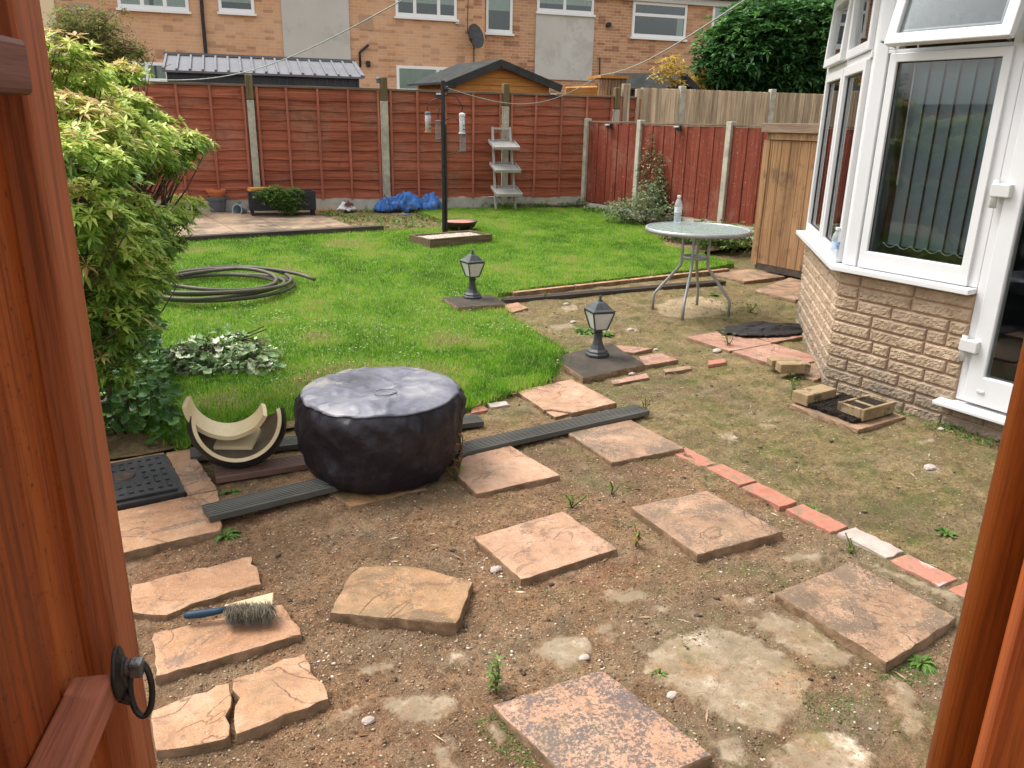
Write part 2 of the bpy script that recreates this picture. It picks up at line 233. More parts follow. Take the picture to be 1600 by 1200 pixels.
c = m.ramp(m.noise(v, 9, 8, .65), [(.3, (.27, .19, .125)), (.5, (.37, .27, .18)), (.7, (.46, .35, .24))])
oi = m.ramp(f, [(.58, 0), (.68, .45)]); c = m.mix(oi, c, (.20, .14, .08))
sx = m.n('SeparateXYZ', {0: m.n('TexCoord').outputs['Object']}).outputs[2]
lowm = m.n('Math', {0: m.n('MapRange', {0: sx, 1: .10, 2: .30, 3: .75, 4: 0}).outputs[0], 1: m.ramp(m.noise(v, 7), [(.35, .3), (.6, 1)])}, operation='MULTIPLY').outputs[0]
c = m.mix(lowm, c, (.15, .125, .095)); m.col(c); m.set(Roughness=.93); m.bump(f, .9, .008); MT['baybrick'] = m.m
MT['mortar'] = mott('pinkish mortar', [(.3, (0.338, 0.204, 0.143)), (.7, (0.446, 0.282, 0.198))], 20, rough=.95, bump=.3)
def leafmat(name, stops, rough=.5, trans=.3, spec=.35):
    m = N(name); a = m.n('Attribute', attribute_name='tint').outputs['Fac']
    c = m.ramp(a, stops); m.col(c); m.set(Roughness=rough); m.b.inputs['Specular IOR Level'].default_value = spec
    tr = m.n('BsdfTranslucent', {'Color': c}).outputs[0]
    mx = m.n('MixShader', {0: trans, 1: m.b.outputs[0], 2: tr}).outputs[0]; m.l(mx, m.o.inputs['Surface']); return m.m
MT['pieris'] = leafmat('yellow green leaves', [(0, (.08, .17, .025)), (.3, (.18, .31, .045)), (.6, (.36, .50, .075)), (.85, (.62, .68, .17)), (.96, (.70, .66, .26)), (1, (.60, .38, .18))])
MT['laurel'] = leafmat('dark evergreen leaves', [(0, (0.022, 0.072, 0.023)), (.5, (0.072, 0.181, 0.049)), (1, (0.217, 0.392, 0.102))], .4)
MT['broad'] = leafmat('broad green leaves', [(0, (.03, .09, .02)), (.5, (.08, .20, .04)), (.9, (.20, .34, .08)), (1, (.20, .08, .04))], .45, .25)
MT['wilt'] = leafmat('wilted pale leaves', [(0, (0.092, 0.057, 0.040)), (.22, (0.092, 0.196, 0.046)), (.5, (0.253, 0.368, 0.161)), (.75, (0.517, 0.598, 0.368)), (1, (0.759, 0.805, 0.598))], .6, .2)
MT['sparse'] = leafmat('olive small leaves', [(0, (.14, .09, .045)), (.4, (.17, .19, .06)), (.8, (.27, .30, .07)), (1, (.38, .25, .08))], .6, .35)
MT['varieg'] = leafmat('variegated leaves', [(0, (.06, .11, .035)), (.5, (.17, .24, .11)), (1, (.48, .50, .32))], .6, .25)
MT['weed'] = leafmat('weed leaves', [(0, (.05, .10, .02)), (.6, (.12, .22, .04)), (.9, (.22, .28, .06)), (1, (.25, .08, .03))], .6, .3)
MT['yellowleaf'] = leafmat('yellow leaves', [(0, (.45, .32, .07)), (1, (.68, .52, .14))], .6, .35)
MT['grass'] = leafmat('lawn blades', [(0, (0.061, 0.161, 0.014)), (.35, (0.152, 0.331, 0.026)), (.62, (0.274, 0.474, 0.048)), (.80, (0.425, 0.493, 0.096)), (.93, (0.455, 0.379, 0.168)), (1, (0.466, 0.323, 0.204))], .65, .35, .12)
MT['petal'] = mott('purple petals', [(.3, (.22, .02, .10)), (.7, (.38, .06, .20))], 20, rough=.7, bump=0)
for nm_, st_, sc_ in (('coverside', .55, 9.), ('covertop', .35, 5.)):
    t9 = MT[nm_].node_tree; b9 = [x for x in t9.nodes if x.type == 'BUMP'][0]; tc9 = t9.nodes.new('ShaderNodeTexCoord'); n9 = t9.nodes.new('ShaderNodeTexNoise'); n9.noise_type = 'RIDGED_MULTIFRACTAL'; n9.inputs['Scale'].default_value = sc_; n9.inputs['Detail'].default_value = 3; n9.inputs['Distortion'].default_value = 1.2
    t9.links.new(tc9.outputs['Object'], n9.inputs['Vector']); c9 = t9.nodes.new('ShaderNodeBump'); c9.inputs['Strength'].default_value = st_; c9.inputs['Distance'].default_value = .012; t9.links.new(n9.outputs['Fac'], c9.inputs['Height']); t9.links.new(c9.outputs[0], b9.inputs['Normal'])
# ------------------------------------------------------------ numpy value noise
_T = RNG.random((256, 256))
def vn(x, y):
    xi = np.floor(x).astype(int); yi = np.floor(y).astype(int); fx = x - xi; fy = y - yi
    fx = fx * fx * (3 - 2 * fx); fy = fy * fy * (3 - 2 * fy)
    a = _T[xi & 255, yi & 255]; b = _T[(xi + 1) & 255, yi & 255]; c_ = _T[xi & 255, (yi + 1) & 255]; d = _T[(xi + 1) & 255, (yi + 1) & 255]
    return (a * (1 - fx) + b * fx) * (1 - fy) + (c_ * (1 - fx) + d * fx) * fy
def fbm(x, y, o=4, g=.5):
    x = np.asarray(x, float); y = np.asarray(y, float); s = 0; a = 1; t = 0
    for i in range(o): s = s + a * vn(x * 2 ** i + 17.3 * i, y * 2 ** i + 5.1 * i); t += a; a *= g
    return s / t * 2 - 1
# ------------------------------------------------------------ mesh building
MW = {}
class MB:
    def __init__(s): s.v = []; s.f = []; s.k = 0
    def add(s, vs, fs):
        s.v.extend([tuple(p) for p in vs]); k = s.k; s.f.extend([tuple(i + k for i in f) for f in fs]); s.k += len(vs); return s
    def box(s, x0, x1, y0, y1, z0, z1):
        return s.add([(x0, y0, z0), (x1, y0, z0), (x1, y1, z0), (x0, y1, z0), (x0, y0, z1), (x1, y0, z1), (x1, y1, z1), (x0, y1, z1)],
                     [(0, 3, 2, 1), (4, 5, 6, 7), (0, 1, 5, 4), (1, 2, 6, 5), (2, 3, 7, 6), (3, 0, 4, 7)])
    def tbox(s, M_, a, b, c):     # box of size a,b,c centred, transformed by matrix
        vs = [M_ @ Vector((x * a / 2, y * b / 2, z * c / 2)) for z in (-1, 1) for (x, y) in ((-1, -1), (1, -1), (1, 1), (-1, 1))]
        return s.add(vs, [(0, 3, 2, 1), (4, 5, 6, 7), (0, 1, 5, 4), (1, 2, 6, 5), (2, 3, 7, 6), (3, 0, 4, 7)])
    def beam(s, p, q, wd, ht, up=(0, 0, 1)):   # bar between two points
        p = Vector(p); q = Vector(q); d = q - p; L = d.length; d.normalize(); r = d.cross(Vector(up)).normalized(); u = r.cross(d)
        M_ = Matrix.Translation((p + q) / 2) @ Matrix((d, r, u)).transposed().to_4x4(); return s.tbox(M_, L, wd, ht)
    def prism(s, poly, z0, z1):
        n = len(poly); z0 = z0 if hasattr(z0, '__len__') else [z0] * n; z1 = z1 if hasattr(z1, '__len__') else [z1] * n
        ar = sum(poly[i][0] * poly[(i + 1) % n][1] - poly[(i + 1) % n][0] * poly[i][1] for i in range(n))
        if ar < 0: poly = poly[::-1]; z0 = z0[::-1]; z1 = z1[::-1]
        vs = [(p[0], p[1], z) for p, z in zip(poly, z0)] + [(p[0], p[1], z) for p, z in zip(poly, z1)]
        return s.add(vs, [tuple(range(n))[::-1], tuple(range(n, 2 * n))] + [(i, (i + 1) % n, n + (i + 1) % n, n + i) for i in range(n)])
    def tube(s, pts, r, n=8, cap=True):
        pts = [Vector(p) for p in pts]; R_ = r if hasattr(r, '__len__') else [r] * len(pts); rings = []; pr = None
        for i, p in enumerate(pts):
            d = (pts[min(i + 1, len(pts) - 1)] - pts[max(i - 1, 0)]).normalized()
            if pr is None: a = Vector((0, 0, 1)) if abs(d.z) < .9 else Vector((1, 0, 0)); pr = d.cross(a).normalized()
            pr = (pr - d * pr.dot(d)).normalized(); b = d.cross(pr)
            rings.append([p + (pr * math.cos(2 * math.pi * j / n) + b * math.sin(2 * math.pi * j / n)) * R_[i] for j in range(n)])
        vs = [q for rg in rings for q in rg]
        fs = [(i * n + j, i * n + (j + 1) % n, (i + 1) * n + (j + 1) % n, (i + 1) * n + j) for i in range(len(pts) - 1) for j in range(n)]
        if cap: fs += [tuple(range(n))[::-1], tuple(range((len(pts) - 1) * n, len(pts) * n))]
        return s.add(vs, fs)
    def lathe(s, prof, c=(0, 0, 0), n=24, sq=None, rot=0):   # profile of (r, z); sq: polygon with n sides
        vs = []; m = len(prof)
        for (r, z) in prof:
            for j in range(n): a = rot + 2 * math.pi * j / n; vs.append((c[0] + r * math.cos(a), c[1] + r * math.sin(a), c[2] + z))
        fs = [(i * n + j, i * n + (j + 1) % n, (i + 1) * n + (j + 1) % n, (i + 1) * n + j) for i in range(m - 1) for j in range(n)]
        fs += [tuple(range(n))[::-1], tuple(range((m - 1) * n, m * n))]; return s.add(vs, fs)
    def build(s, name, mat, parent=None, smooth=False, bevel=0, origin=None, local=False, attr=None, auto=None):
        v = np.array(s.v, float)
        me = bpy.data.meshes.new(name); o = bpy.data.objects.new(name, me); COL.objects.link(o)
        if parent is not None:
            o.parent = parent; M_ = MW[parent]; MW[o] = M_
            if not local:
                I = np.array(M_.inverted()); v = v @ I[:3, :3].T + I[:3, 3]
        else:
            if origin is None: origin = ((v[:, 0].min() + v[:, 0].max()) / 2, (v[:, 1].min() + v[:, 1].max()) / 2, v[:, 2].min())
            if local: MW[o] = Matrix.Identity(4)
            else: v = v - np.array(origin); o.location = origin; MW[o] = Matrix.Translation(origin)
        me.from_pydata(v.tolist(), [], s.f)
        me.materials.append(mat if not isinstance(mat, str) else MT[mat])
        if smooth: me.polygons.foreach_set('use_smooth', [True] * len(me.polygons))
        me.update()
        if bevel:
            b = o.modifiers.new('bevel', 'BEVEL'); b.width = bevel; b.segments = 2; b.limit_method = 'ANGLE'; b.angle_limit = rad(40)
        return o
def thing(name, label, cat, loc=(0, 0, 0), rz=0, group=None):
    o = bpy.data.objects.new(name, None); COL.objects.link(o); o.location = loc; o.rotation_euler = (0, 0, rad(rz)); o.empty_display_size = .1
    MW[o] = Matrix.Translation(loc) @ Matrix.Rotation(rad(rz), 4, 'Z'); return tag(o, label, cat, group)
def tag(o, label=None, cat=None, group=None, kind=None):
    if label: o['label'] = label
    if cat: o['category'] = cat
    if group: o['group'] = group
    if kind: o['kind'] = kind
    return o
def copy_tree(o, label, loc, rz=None, scale=None):
    r = o.copy(); COL.objects.link(r); r.location = loc
    if rz is not None: r.rotation_euler = (0, 0, rad(rz))
    if scale: r.scale = (scale,) * 3
    r['label'] = label
    for ch in [x for x in COL.objects if x.parent == o]:
        c_ = ch.copy(); COL.objects.link(c_); c_.parent = r
        for g in [x for x in COL.objects if x.parent == ch]: d = g.copy(); COL.objects.link(d); d.parent = c_
    return r
def fastmesh(name, verts, tris, mat, tint=None, parent=None, origin=(0, 0, 0), quads=None):
    v = np.asarray(verts, np.float32) - np.asarray(origin, np.float32); me = bpy.data.meshes.new(name)
    nf = len(tris); me.vertices.add(len(v)); me.vertices.foreach_set('co', v.ravel()); k = tris.shape[1]
    me.loops.add(nf * k); me.loops.foreach_set('vertex_index', tris.ravel().astype(np.int32)); me.polygons.add(nf)
    me.polygons.foreach_set('loop_start', np.arange(0, nf * k, k, dtype=np.int32)); me.polygons.foreach_set('loop_total', np.full(nf, k, np.int32))
    me.update(calc_edges=True); me.validate()
    if tint is not None:
        for nm, t in (tint.items() if isinstance(tint, dict) else [('tint', tint)]):
            a = me.attributes.new(nm, 'FLOAT', 'POINT'); a.data.foreach_set('value', np.asarray(t, np.float32))
    me.materials.append(MT[mat] if isinstance(mat, str) else mat); o = bpy.data.objects.new(name, me); COL.objects.link(o)
    if parent is not None: o.parent = parent; MW[o] = MW[parent]
    else: o.location = origin; MW[o] = Matrix.Translation(origin)
    return o
def nrm(a): return a / np.maximum(np.linalg.norm(a, axis=1, keepdims=True), 1e-9)
def leaves(P, D, L, W, tint, droop=.35, fold=.12, rng=RNG):
    """P base points, D directions (n,3), L lengths, W widths -> verts, tris, tint"""
    n = len(P); D = nrm(D); up = np.tile([0, 0, 1.], (n, 1)); R_ = nrm(np.cross(D, up) + 1e-4); U = np.cross(R_, D)
    tw = rng.normal(0, .25, n)[:, None]; R2 = R_ * np.cos(tw) + U * np.sin(tw); U2 = np.cross(R2, D)
    L = L[:, None]; W = W[:, None]; g = np.array([0, 0, -1.])
    m1 = P + D * L * .45 + g * L * droop * .15; tip = P + D * L + g * L * droop
    v = np.stack([P, m1 + R2 * W * .5 + U2 * W * fold, m1 - R2 * W * .5 + U2 * W * fold, m1 - U2 * W * fold, tip], 1).reshape(-1, 3)
    b = np.arange(n)[:, None] * 5; t = np.array([[0, 1, 3], [0, 3, 2], [1, 4, 3], [3, 4, 2]]); tr = (b[:, :, None] + t[None]).reshape(-1, 3)
    return v, tr, np.repeat(tint, 5)
def clusters(cl, n, hollow=.55, rng=RNG, flat=1):
    """points in ellipsoidal clumps [(centre, radius(3) or scalar)], near the shell"""
    vol = np.array([np.prod(np.array(r if hasattr(r, '__len__') else (r, r, r))) ** .72 for _, r in cl]); k = rng.choice(len(cl), n, p=vol / vol.sum())
    C_ = np.array([list(c_) for c_, _ in cl])[k]; R_ = np.array([list(r if hasattr(r, '__len__') else (r, r, r)) for _, r in cl])[k]
    d = nrm(rng.normal(size=(n, 3))); rr = (hollow + (1 - hollow) * rng.random(n) ** .7)[:, None]; rr = rr * (1 + .14 * rng.normal(size=(n, 1)))
    return C_ + d * rr * R_, d
def rosettes(P, dirs, k, L, W, tint, droop=.4, rng=RNG, spread=1.0):
    n = len(P); P2 = np.repeat(P, k, 0); d2 = np.repeat(dirs, k, 0); r = nrm(rng.normal(size=(n * k, 3))); r[:, 2] *= .5
    D = nrm(d2 * .45 + r * spread + np.array([0, 0, .25])); t = np.repeat(tint, k) + rng.normal(0, .06, n * k)
    return leaves(P2 + r * .006, D, L * (.65 + .5 * rng.random(n * k)), W * (.75 + .5 * rng.random(n * k)), np.clip(t, 0, 1), droop, rng=rng)
def whorls(P, dirs, k, L, W, tint, droop=.3, rng=RNG, upw=.8):
    n = len(P); ax = nrm(dirs * .55 + np.array([0, 0, upw]) + rng.normal(0, .28, (n, 3))); ref = nrm(np.cross(ax, rng.normal(size=(n, 3)))); bi = np.cross(ax, ref)
    ph = (np.arange(k) * 2.399)[None, :] + rng.normal(0, .25, (n, k)); el = .12 + .5 * rng.random((n, k)) * (np.arange(k)[None, :] / k + .3)
    D = (ref[:, None] * np.cos(ph)[..., None] + bi[:, None] * np.sin(ph)[..., None]) + ax[:, None] * el[..., None]; D = D.reshape(-1, 3)
    t = np.repeat(tint, k) + np.tile(np.linspace(-.06, .10, k), n) + rng.normal(0, .04, n * k)
    return leaves(np.repeat(P, k, 0), D, L * (.7 + .45 * rng.random(n * k)), W * (.8 + .4 * rng.random(n * k)), np.clip(t, 0, 1), droop, .10, rng)
def merge(parts):
    vs = []; ts = []; tt = []; k = 0
    for v, t, a in parts: vs.append(v); ts.append(t + k); tt.append(a); k += len(v)
    return np.concatenate(vs), np.concatenate(ts), np.concatenate(tt)
def inpoly(x, y, poly):
    r = np.zeros(np.shape(x), bool); n = len(poly)
    for i in range(n):
        x1, y1 = poly[i][:2]; x2, y2 = poly[(i + 1) % n][:2]
        c_ = ((y1 > y) != (y2 > y)) & (x < (x2 - x1) * (y - y1) / (y2 - y1 + 1e-12) + x1); r ^= c_
    return r
def sdist(x, y, poly):       # signed distance, positive inside
    d = np.full(np.shape(x), 1e9); n = len(poly)
    for i in range(n):
        ax, ay = poly[i][:2]; bx, by = poly[(i + 1) % n][:2]; ex, ey = bx - ax, by - ay
        t = np.clip(((x - ax) * ex + (y - ay) * ey) / (ex * ex + ey * ey + 1e-12), 0, 1); d = np.minimum(d, np.hypot(x - ax - t * ex, y - ay - t * ey))
    return np.where(inpoly(x, y, poly), d, -d)
def PX(pts, z=0.): return [tuple(at(x, y, z)[:2]) for x, y in pts]
def lawnz(y): return .035 + max(0., (y - 5.)) * .031
lawnz_v = np.vectorize(lawnz)

# ============================================================ GROUND
LAWN = [(x, y) for x, y in PX([(285, 702), (330, 672), (460, 655), (600, 655), (735, 638), (800, 612), (845, 602), (862, 590), (885, 548), (800, 498), (780, 478), (775, 466)], .03)] + \
       [(4.2, 6.14), (5.0, 6.13), (6.0, 6.14), (6.95, 6.22), (7.0, 7.5), (7.9, 8.6), (8.3, 10.6), (8.2, 10.85), (6.0, 11.35), (5.35, 11.2), (5.2, 9.6), (4.2, 9.66), (1.55, 9.66), (-2.5, 9.66), (-2.5, 4.4), (.35, 4.3)]
def soil_h(x, y):
    base = np.where(y > 5, (y - 5) * .028, 0.) * np.clip((y - 5) / 1.2, 0, 1)
    near = (x < 2.6)
    return base + .016 * fbm(x * 1.1, y * 1.1, 3) + .011 * fbm(x * 6 + 3, y * 6, 4) + .008 * fbm(x * 30, y * 30 + 9, 3)
CONC = [PX(p) for p in [
    [(1000, 1020), (1055, 990), (1120, 972), (1180, 990), (1225, 1022), (1268, 1070), (1252, 1105), (1205, 1150), (1140, 1140), (1080, 1100), (1018, 1060)],
    [(1155, 960), (1190, 955), (1250, 975), (1300, 1000), (1345, 1030), (1325, 1050), (1275, 1048), (1200, 1000)],
    [(822, 1022), (872, 990), (905, 992), (935, 1010), (905, 1030), (880, 1050)], [(930, 985), (952, 975), (995, 972), (972, 988), (968, 1010)],
    [(578, 1098), (640, 1085), (700, 1078), (722, 1085), (710, 1105), (690, 1128), (632, 1136), (600, 1112)],
    [(515, 1130), (540, 1105), (568, 1098), (572, 1115), (545, 1140)], [(672, 1165), (705, 1145), (728, 1165), (740, 1210), (680, 1215)],
    [(738, 1130), (768, 1122), (790, 1148), (760, 1165)], [(1200, 1195), (1255, 1150), (1345, 1150), (1395, 1200), (1300, 1260)],
    [(1385, 1072), (1425, 1066), (1450, 1090), (1440, 1150), (1405, 1130)], [(1008, 940), (1040, 952), (1020, 962)], [(1068, 960), (1098, 952), (1090, 972)],
    [(1122, 682), (1150, 674), (1158, 686), (1135, 697)], [(1180, 662), (1215, 664), (1222, 672), (1190, 672)], [(1222, 868), (1250, 862), (1288, 866), (1278, 880), (1240, 882)],
    [(1425, 690), (1465, 684), (1470, 692), (1440, 696)], [(1432, 732), (1462, 730), (1465, 740), (1440, 742)], [(1380, 882), (1500, 935), (1495, 950), (1370, 893)],
    [(870, 480), (900, 476), (905, 484), (880, 488)], [(855, 510), (890, 505), (900, 514), (868, 518)], [(975, 515), (992, 511), (998, 518), (980, 521)],
    [(930, 496), (965, 491), (960, 500)], [(690, 1020), (745, 1015), (740, 1040), (705, 1045)], [(560, 1045), (600, 1040), (610, 1052), (575, 1058)], [(1100, 1160), (1150, 1165), (1190, 1200), (1130, 1200)], [(930, 925), (1000, 920), (1010, 940), (950, 950)], [(1140, 935), (1165, 930), (1170, 945), (1148, 948)], [(1195, 930), (1230, 925), (1240, 940), (1210, 945)]]]
SAND = [[tuple(c_) for c_ in PX([(1022, 480), (1040, 468), (1090, 463), (1135, 470), (1142, 486), (1110, 494), (1060, 496), (1028, 490)])]]
def ground_attrs(x, y):
    wx = x + .055 * fbm(x * 9, y * 9, 4, .65); wy = y + .055 * fbm(x * 9 + 40, y * 9, 4, .65)
    conc = np.full(x.shape, -1.)
    for p in CONC: 
        xs = [q[0] for q in p]; ys = [q[1] for q in p]; m_ = (x > min(xs) - .4) & (x < max(xs) + .4) & (y > min(ys) - .4) & (y < max(ys) + .4)
        conc[m_] = np.maximum(conc[m_], sdist(wx[m_], wy[m_], p))
    sand = np.full(x.shape, -1.)
    for p in SAND: m_ = (abs(x - 5.) < 1.2) & (abs(y - 4.8) < 1.2); sand[m_] = np.maximum(sand[m_], sdist(wx[m_], wy[m_], p))
    red = np.clip((2.68 - x) / .25 + .5, 0, 1) * np.clip((3.6 - y) / .4, 0, 1)
    red = np.maximum(red, np.clip(1 - np.hypot(x - 1.9, y - 2.2) / 2.2, 0, 1) * .3 * (x < 2.7))
    moss = np.clip((x - .9) / 1.2, 0, 1) * .6 + .35 * (x > 2.68) + .3 * np.clip((1.6 - y) / .6, 0, 1)
    grey = np.clip((x - 1.15 - .35 * (y - 1.2)) / .35, 0, 1) * np.clip((1.95 - y) / .4, 0, 1) * np.clip((2.75 - x) / .15, 0, 1) * np.clip(.5 + 1.2 * fbm(x * 2.5, y * 2.5 + 7, 3), 0, 1)
    return dict(conc=conc, sand=sand, red=red, moss=moss, grey=grey)
m = N('bare soil and hardcore'); gc = m.coord(rnd=False)
def A_(n_): return m.n('Attribute', attribute_name=n_).outputs['Fac']
nb = m.noise(gc, 1.6, 8, .65); nf = m.noise(gc, 60, 8, .75); nm = m.noise(gc, 9, 8, .7)
tan_ = m.ramp(nm, [(.3, (.13, .092, .036)), (.5, (.215, .155, .065)), (.7, (.33, .245, .11))])
redc = m.ramp(nm, [(.3, (.16, .082, .040)), (.5, (.27, .145, .072)), (.7, (.38, .215, .12))])
c = m.mix(A_('red'), tan_, redc)
rp = m.ramp(m.noise(gc, 2.1, 5, .6), [(.52, 0), (.66, .5)]); rp = m.n('Math', {0: rp, 1: A_('red')}, operation='MULTIPLY').outputs[0]; c = m.mix(rp, c, (.26, .10, .052))
n3 = m.noise(gc, 26, 7, .75); c = m.mix(m.ramp(n3, [(.36, .6), (.47, 0)]), c, (.075, .048, .026)); c = m.mix(m.ramp(n3, [(.56, 0), (.66, .4)]), c, (.36, .26, .15)); c = m.mix(m.ramp(nf, [(.38, .85), (.47, 0)]), c, (.055, .034, .018)); c = m.mix(m.ramp(nf, [(.56, 0), (.64, .7)]), c, (.48, .36, .22))
c = m.mix(m.ramp(nb, [(.47, 0), (.62, .6)]), c, (.11, .078, .045)); c = m.mix(m.ramp(m.noise(gc, 2.7, 9, .75), [(.50, 0), (.60, .4)]), c, (.33, .25, .155)); c = m.mix(m.ramp(m.noise(gc, 5.5, 9, .75), [(.54, 0), (.62, .55)]), c, (.075, .05, .028)); vf = m.noise(gc, 210, 4, .7); c = m.mix(m.ramp(vf, [(.38, .7), (.46, 0)]), c, (.06, .038, .022)); c = m.mix(m.ramp(vf, [(.58, 0), (.66, .75)]), c, (.50, .39, .26))
c = m.mix(m.n('Math', {0: A_('grey'), 1: .7}, operation='MULTIPLY').outputs[0], c, m.ramp(m.noise(gc, 14, 10, .78), [(.34, (.075, .058, .032)), (.5, (.19, .15, .095)), (.66, (.36, .30, .21))])); ms = m.n('Math', {0: m.ramp(m.noise(gc, 4.4, 11, .78), [(.48, 0), (.60, .75)]), 1: A_('moss')}, operation='MULTIPLY').outputs[0]
c = m.mix(ms, c, m.ramp(nm, [(.3, (.055, .065, .018)), (.7, (.13, .15, .035))]))
sd = m.n('MapRange', {0: A_('sand'), 1: -.02, 2: .05, 3: 0, 4: .8}).outputs[0]; c = m.mix(sd, c, m.ramp(nm, [(.3, (.33, .24, .14)), (.7, (.46, .36, .23))]))
ce = m.n('Math', {0: A_('conc'), 1: m.n('MapRange', {0: m.noise(gc, 22, 7, .75), 3: -.075, 4: .065}).outputs[0]}, operation='ADD').outputs[0]
cm = m.n('MapRange', {0: ce, 1: -.006, 2: .020, 3: 0, 4: .9}).outputs[0]
cc = m.ramp(m.noise(gc, 7, 9, .7), [(.30, (.16, .115, .065)), (.44, (.25, .19, .12)), (.56, (.36, .28, .19)), (.66, (.58, .49, .38))])
vor = m.n('TexVoronoi', {'Vector': m.mix(.12, gc, m.n('TexNoise', {'Vector': gc, 'Scale': 6.}).outputs['Color']), 'Scale': 5.5}, feature='DISTANCE_TO_EDGE').outputs['Distance']
crk = m.n('Math', {0: m.ramp(vor, [(.0, 1), (.012, 0)]), 1: m.ramp(m.noise(gc, 1.3, 2), [(.5, 0), (.56, .8)])}, operation='MULTIPLY').outputs[0]
cc = m.mix(crk, cc, (.09, .065, .04))
cc = m.mix(m.ramp(m.noise(gc, 75, 3, .6), [(.62, 0), (.66, .8)]), cc, (.10, .075, .05)); cc = m.mix(m.ramp(m.noise(gc, 9, 11, .82), [(.47, 0), (.56, .85)]), cc, c); cc = m.mix(m.ramp(m.noise(gc, 3.3, 6, .7), [(.45, 0), (.6, .5)]), cc, (.21, .175, .12)); cc = m.mix(m.ramp(vf, [(.58, 0), (.66, .6)]), cc, (.16, .12, .08)); c = m.mix(cm, c, cc)
m.col(c); m.b.inputs['Specular IOR Level'].default_value = .2; m.set(Roughness=m.n('MapRange', {0: cm, 3: .95, 4: .7}).outputs[0])
hgt = m.n('Math', {0: m.n('Math', {0: nf, 1: .6}, operation='MULTIPLY').outputs[0], 1: nm}, operation='ADD').outputs[0]
bs_ = m.n('MapRange', {0: cm, 3: 1., 4: .3}).outputs[0]; bk = m.n('Bump', {'Height': hgt, 'Strength': bs_, 'Distance': .026}); m.l(bk.outputs[0], m.b.inputs['Normal']); MT['soil'] = m.m
def grid(x0, x1, y0, y1, st):
    nx = int((x1 - x0) / st) + 1; ny = int((y1 - y0) / st) + 1; X, Y = np.meshgrid(np.linspace(x0, x1, nx), np.linspace(y0, y1, ny)); i = np.arange(nx * ny).reshape(ny, nx)
    Q = np.stack([i[:-1, :-1], i[:-1, 1:], i[1:, 1:], i[1:, :-1]], -1).reshape(-1, 4); return X.ravel(), Y.ravel(), Q
X, Y, Q = grid(-.6, 5.6, .2, 6.6, .0125); Z = soil_h(X, Y)
at_ = ground_attrs(X, Y); Z = Z * np.clip(1 - (at_['conc'] + .01) * 20, .35, 1) + np.where(at_['conc'] > 0, .006, 0)
edge = np.minimum.reduce([X + .6, 5.6 - X, Y - .2, 6.6 - Y]); Z = Z - .0 * edge
o = fastmesh('soil', np.stack([X, Y, Z], 1), Q, 'soil', at_); o['kind'] = 'structure'
o.data.polygons.foreach_set('use_smooth', [True] * len(o.data.polygons))
X, Y, Q = grid(-40, 60, -40, 120, 1.0); cx = X; far_z = np.where(Y > 5, np.clip((Y - 5) * .028, 0, .19), 0) - .06
o = fastmesh('ground', np.stack([X, Y, far_z], 1), Q, 'soil', dict(conc=X * 0 - 1, sand=X * 0 - 1, red=X * 0, moss=X * 0 + 1)); o['kind'] = 'structure'
mb = MB().box(-600, 600, -600, 600, -.5, -.3); o = mb.build('far_ground', MT['soil'], origin=(0, 0, 0)); o['kind'] = 'structure'
X, Y, Q = grid(5.55, 9, 2.5, 7.2, .05); Zz = soil_h(X, Y) - .002; m_ = np.where(Y > 6.2, 0, 0)
o = fastmesh('side_soil', np.stack([X, Y, Zz], 1), Q, 'soil', ground_attrs(X, Y)); o['kind'] = 'structure'
# lawn
X, Y, Q = grid(-2.6, 8.5, 3.2, 11.5, .04); ins = inpoly(X, Y, LAWN); qi = ins[Q].all(1); Q = Q[qi]
Z = lawnz_v(Y) + .012 * fbm(X * 1.3, Y * 1.3, 3)
m = N('lawn turf'); v = m.coord(rnd=False); c = m.ramp(m.noise(v, 30, 8, .7), [(.3, (.06, .11, .015)), (.6, (.14, .22, .03)), (.8, (.20, .19, .06))]); m.col(c); m.set(Roughness=.95); m.bump(m.noise(v, 80, 4), .8, .02); MT['turf'] = m.m
o = fastmesh('lawn', np.stack([X, Y, Z], 1), Q, 'turf'); o['kind'] = 'structure'
sk = MB(); n_ = len(LAWN)
for i in range(n_):
    a, b = LAWN[i], LAWN[(i + 1) % n_]; cx_, cy_ = 3.5, 7.5
    za, zb = lawnz(a[1]), lawnz(b[1]); fa = (a[0] + (cx_ - a[0]) * .01, a[1] + (cy_ - a[1]) * .01); fb = (b[0] + (cx_ - b[0]) * .01, b[1] + (cy_ - b[1]) * .01)
    sk.add([(a[0], a[1], -.05), (b[0], b[1], -.05), (fb[0], fb[1], zb), (fa[0], fa[1], za)], [(0, 1, 2, 3)])
o = sk.build('lawn_edge', 'turf', origin=(0, 0, 0)); o['kind'] = 'structure'
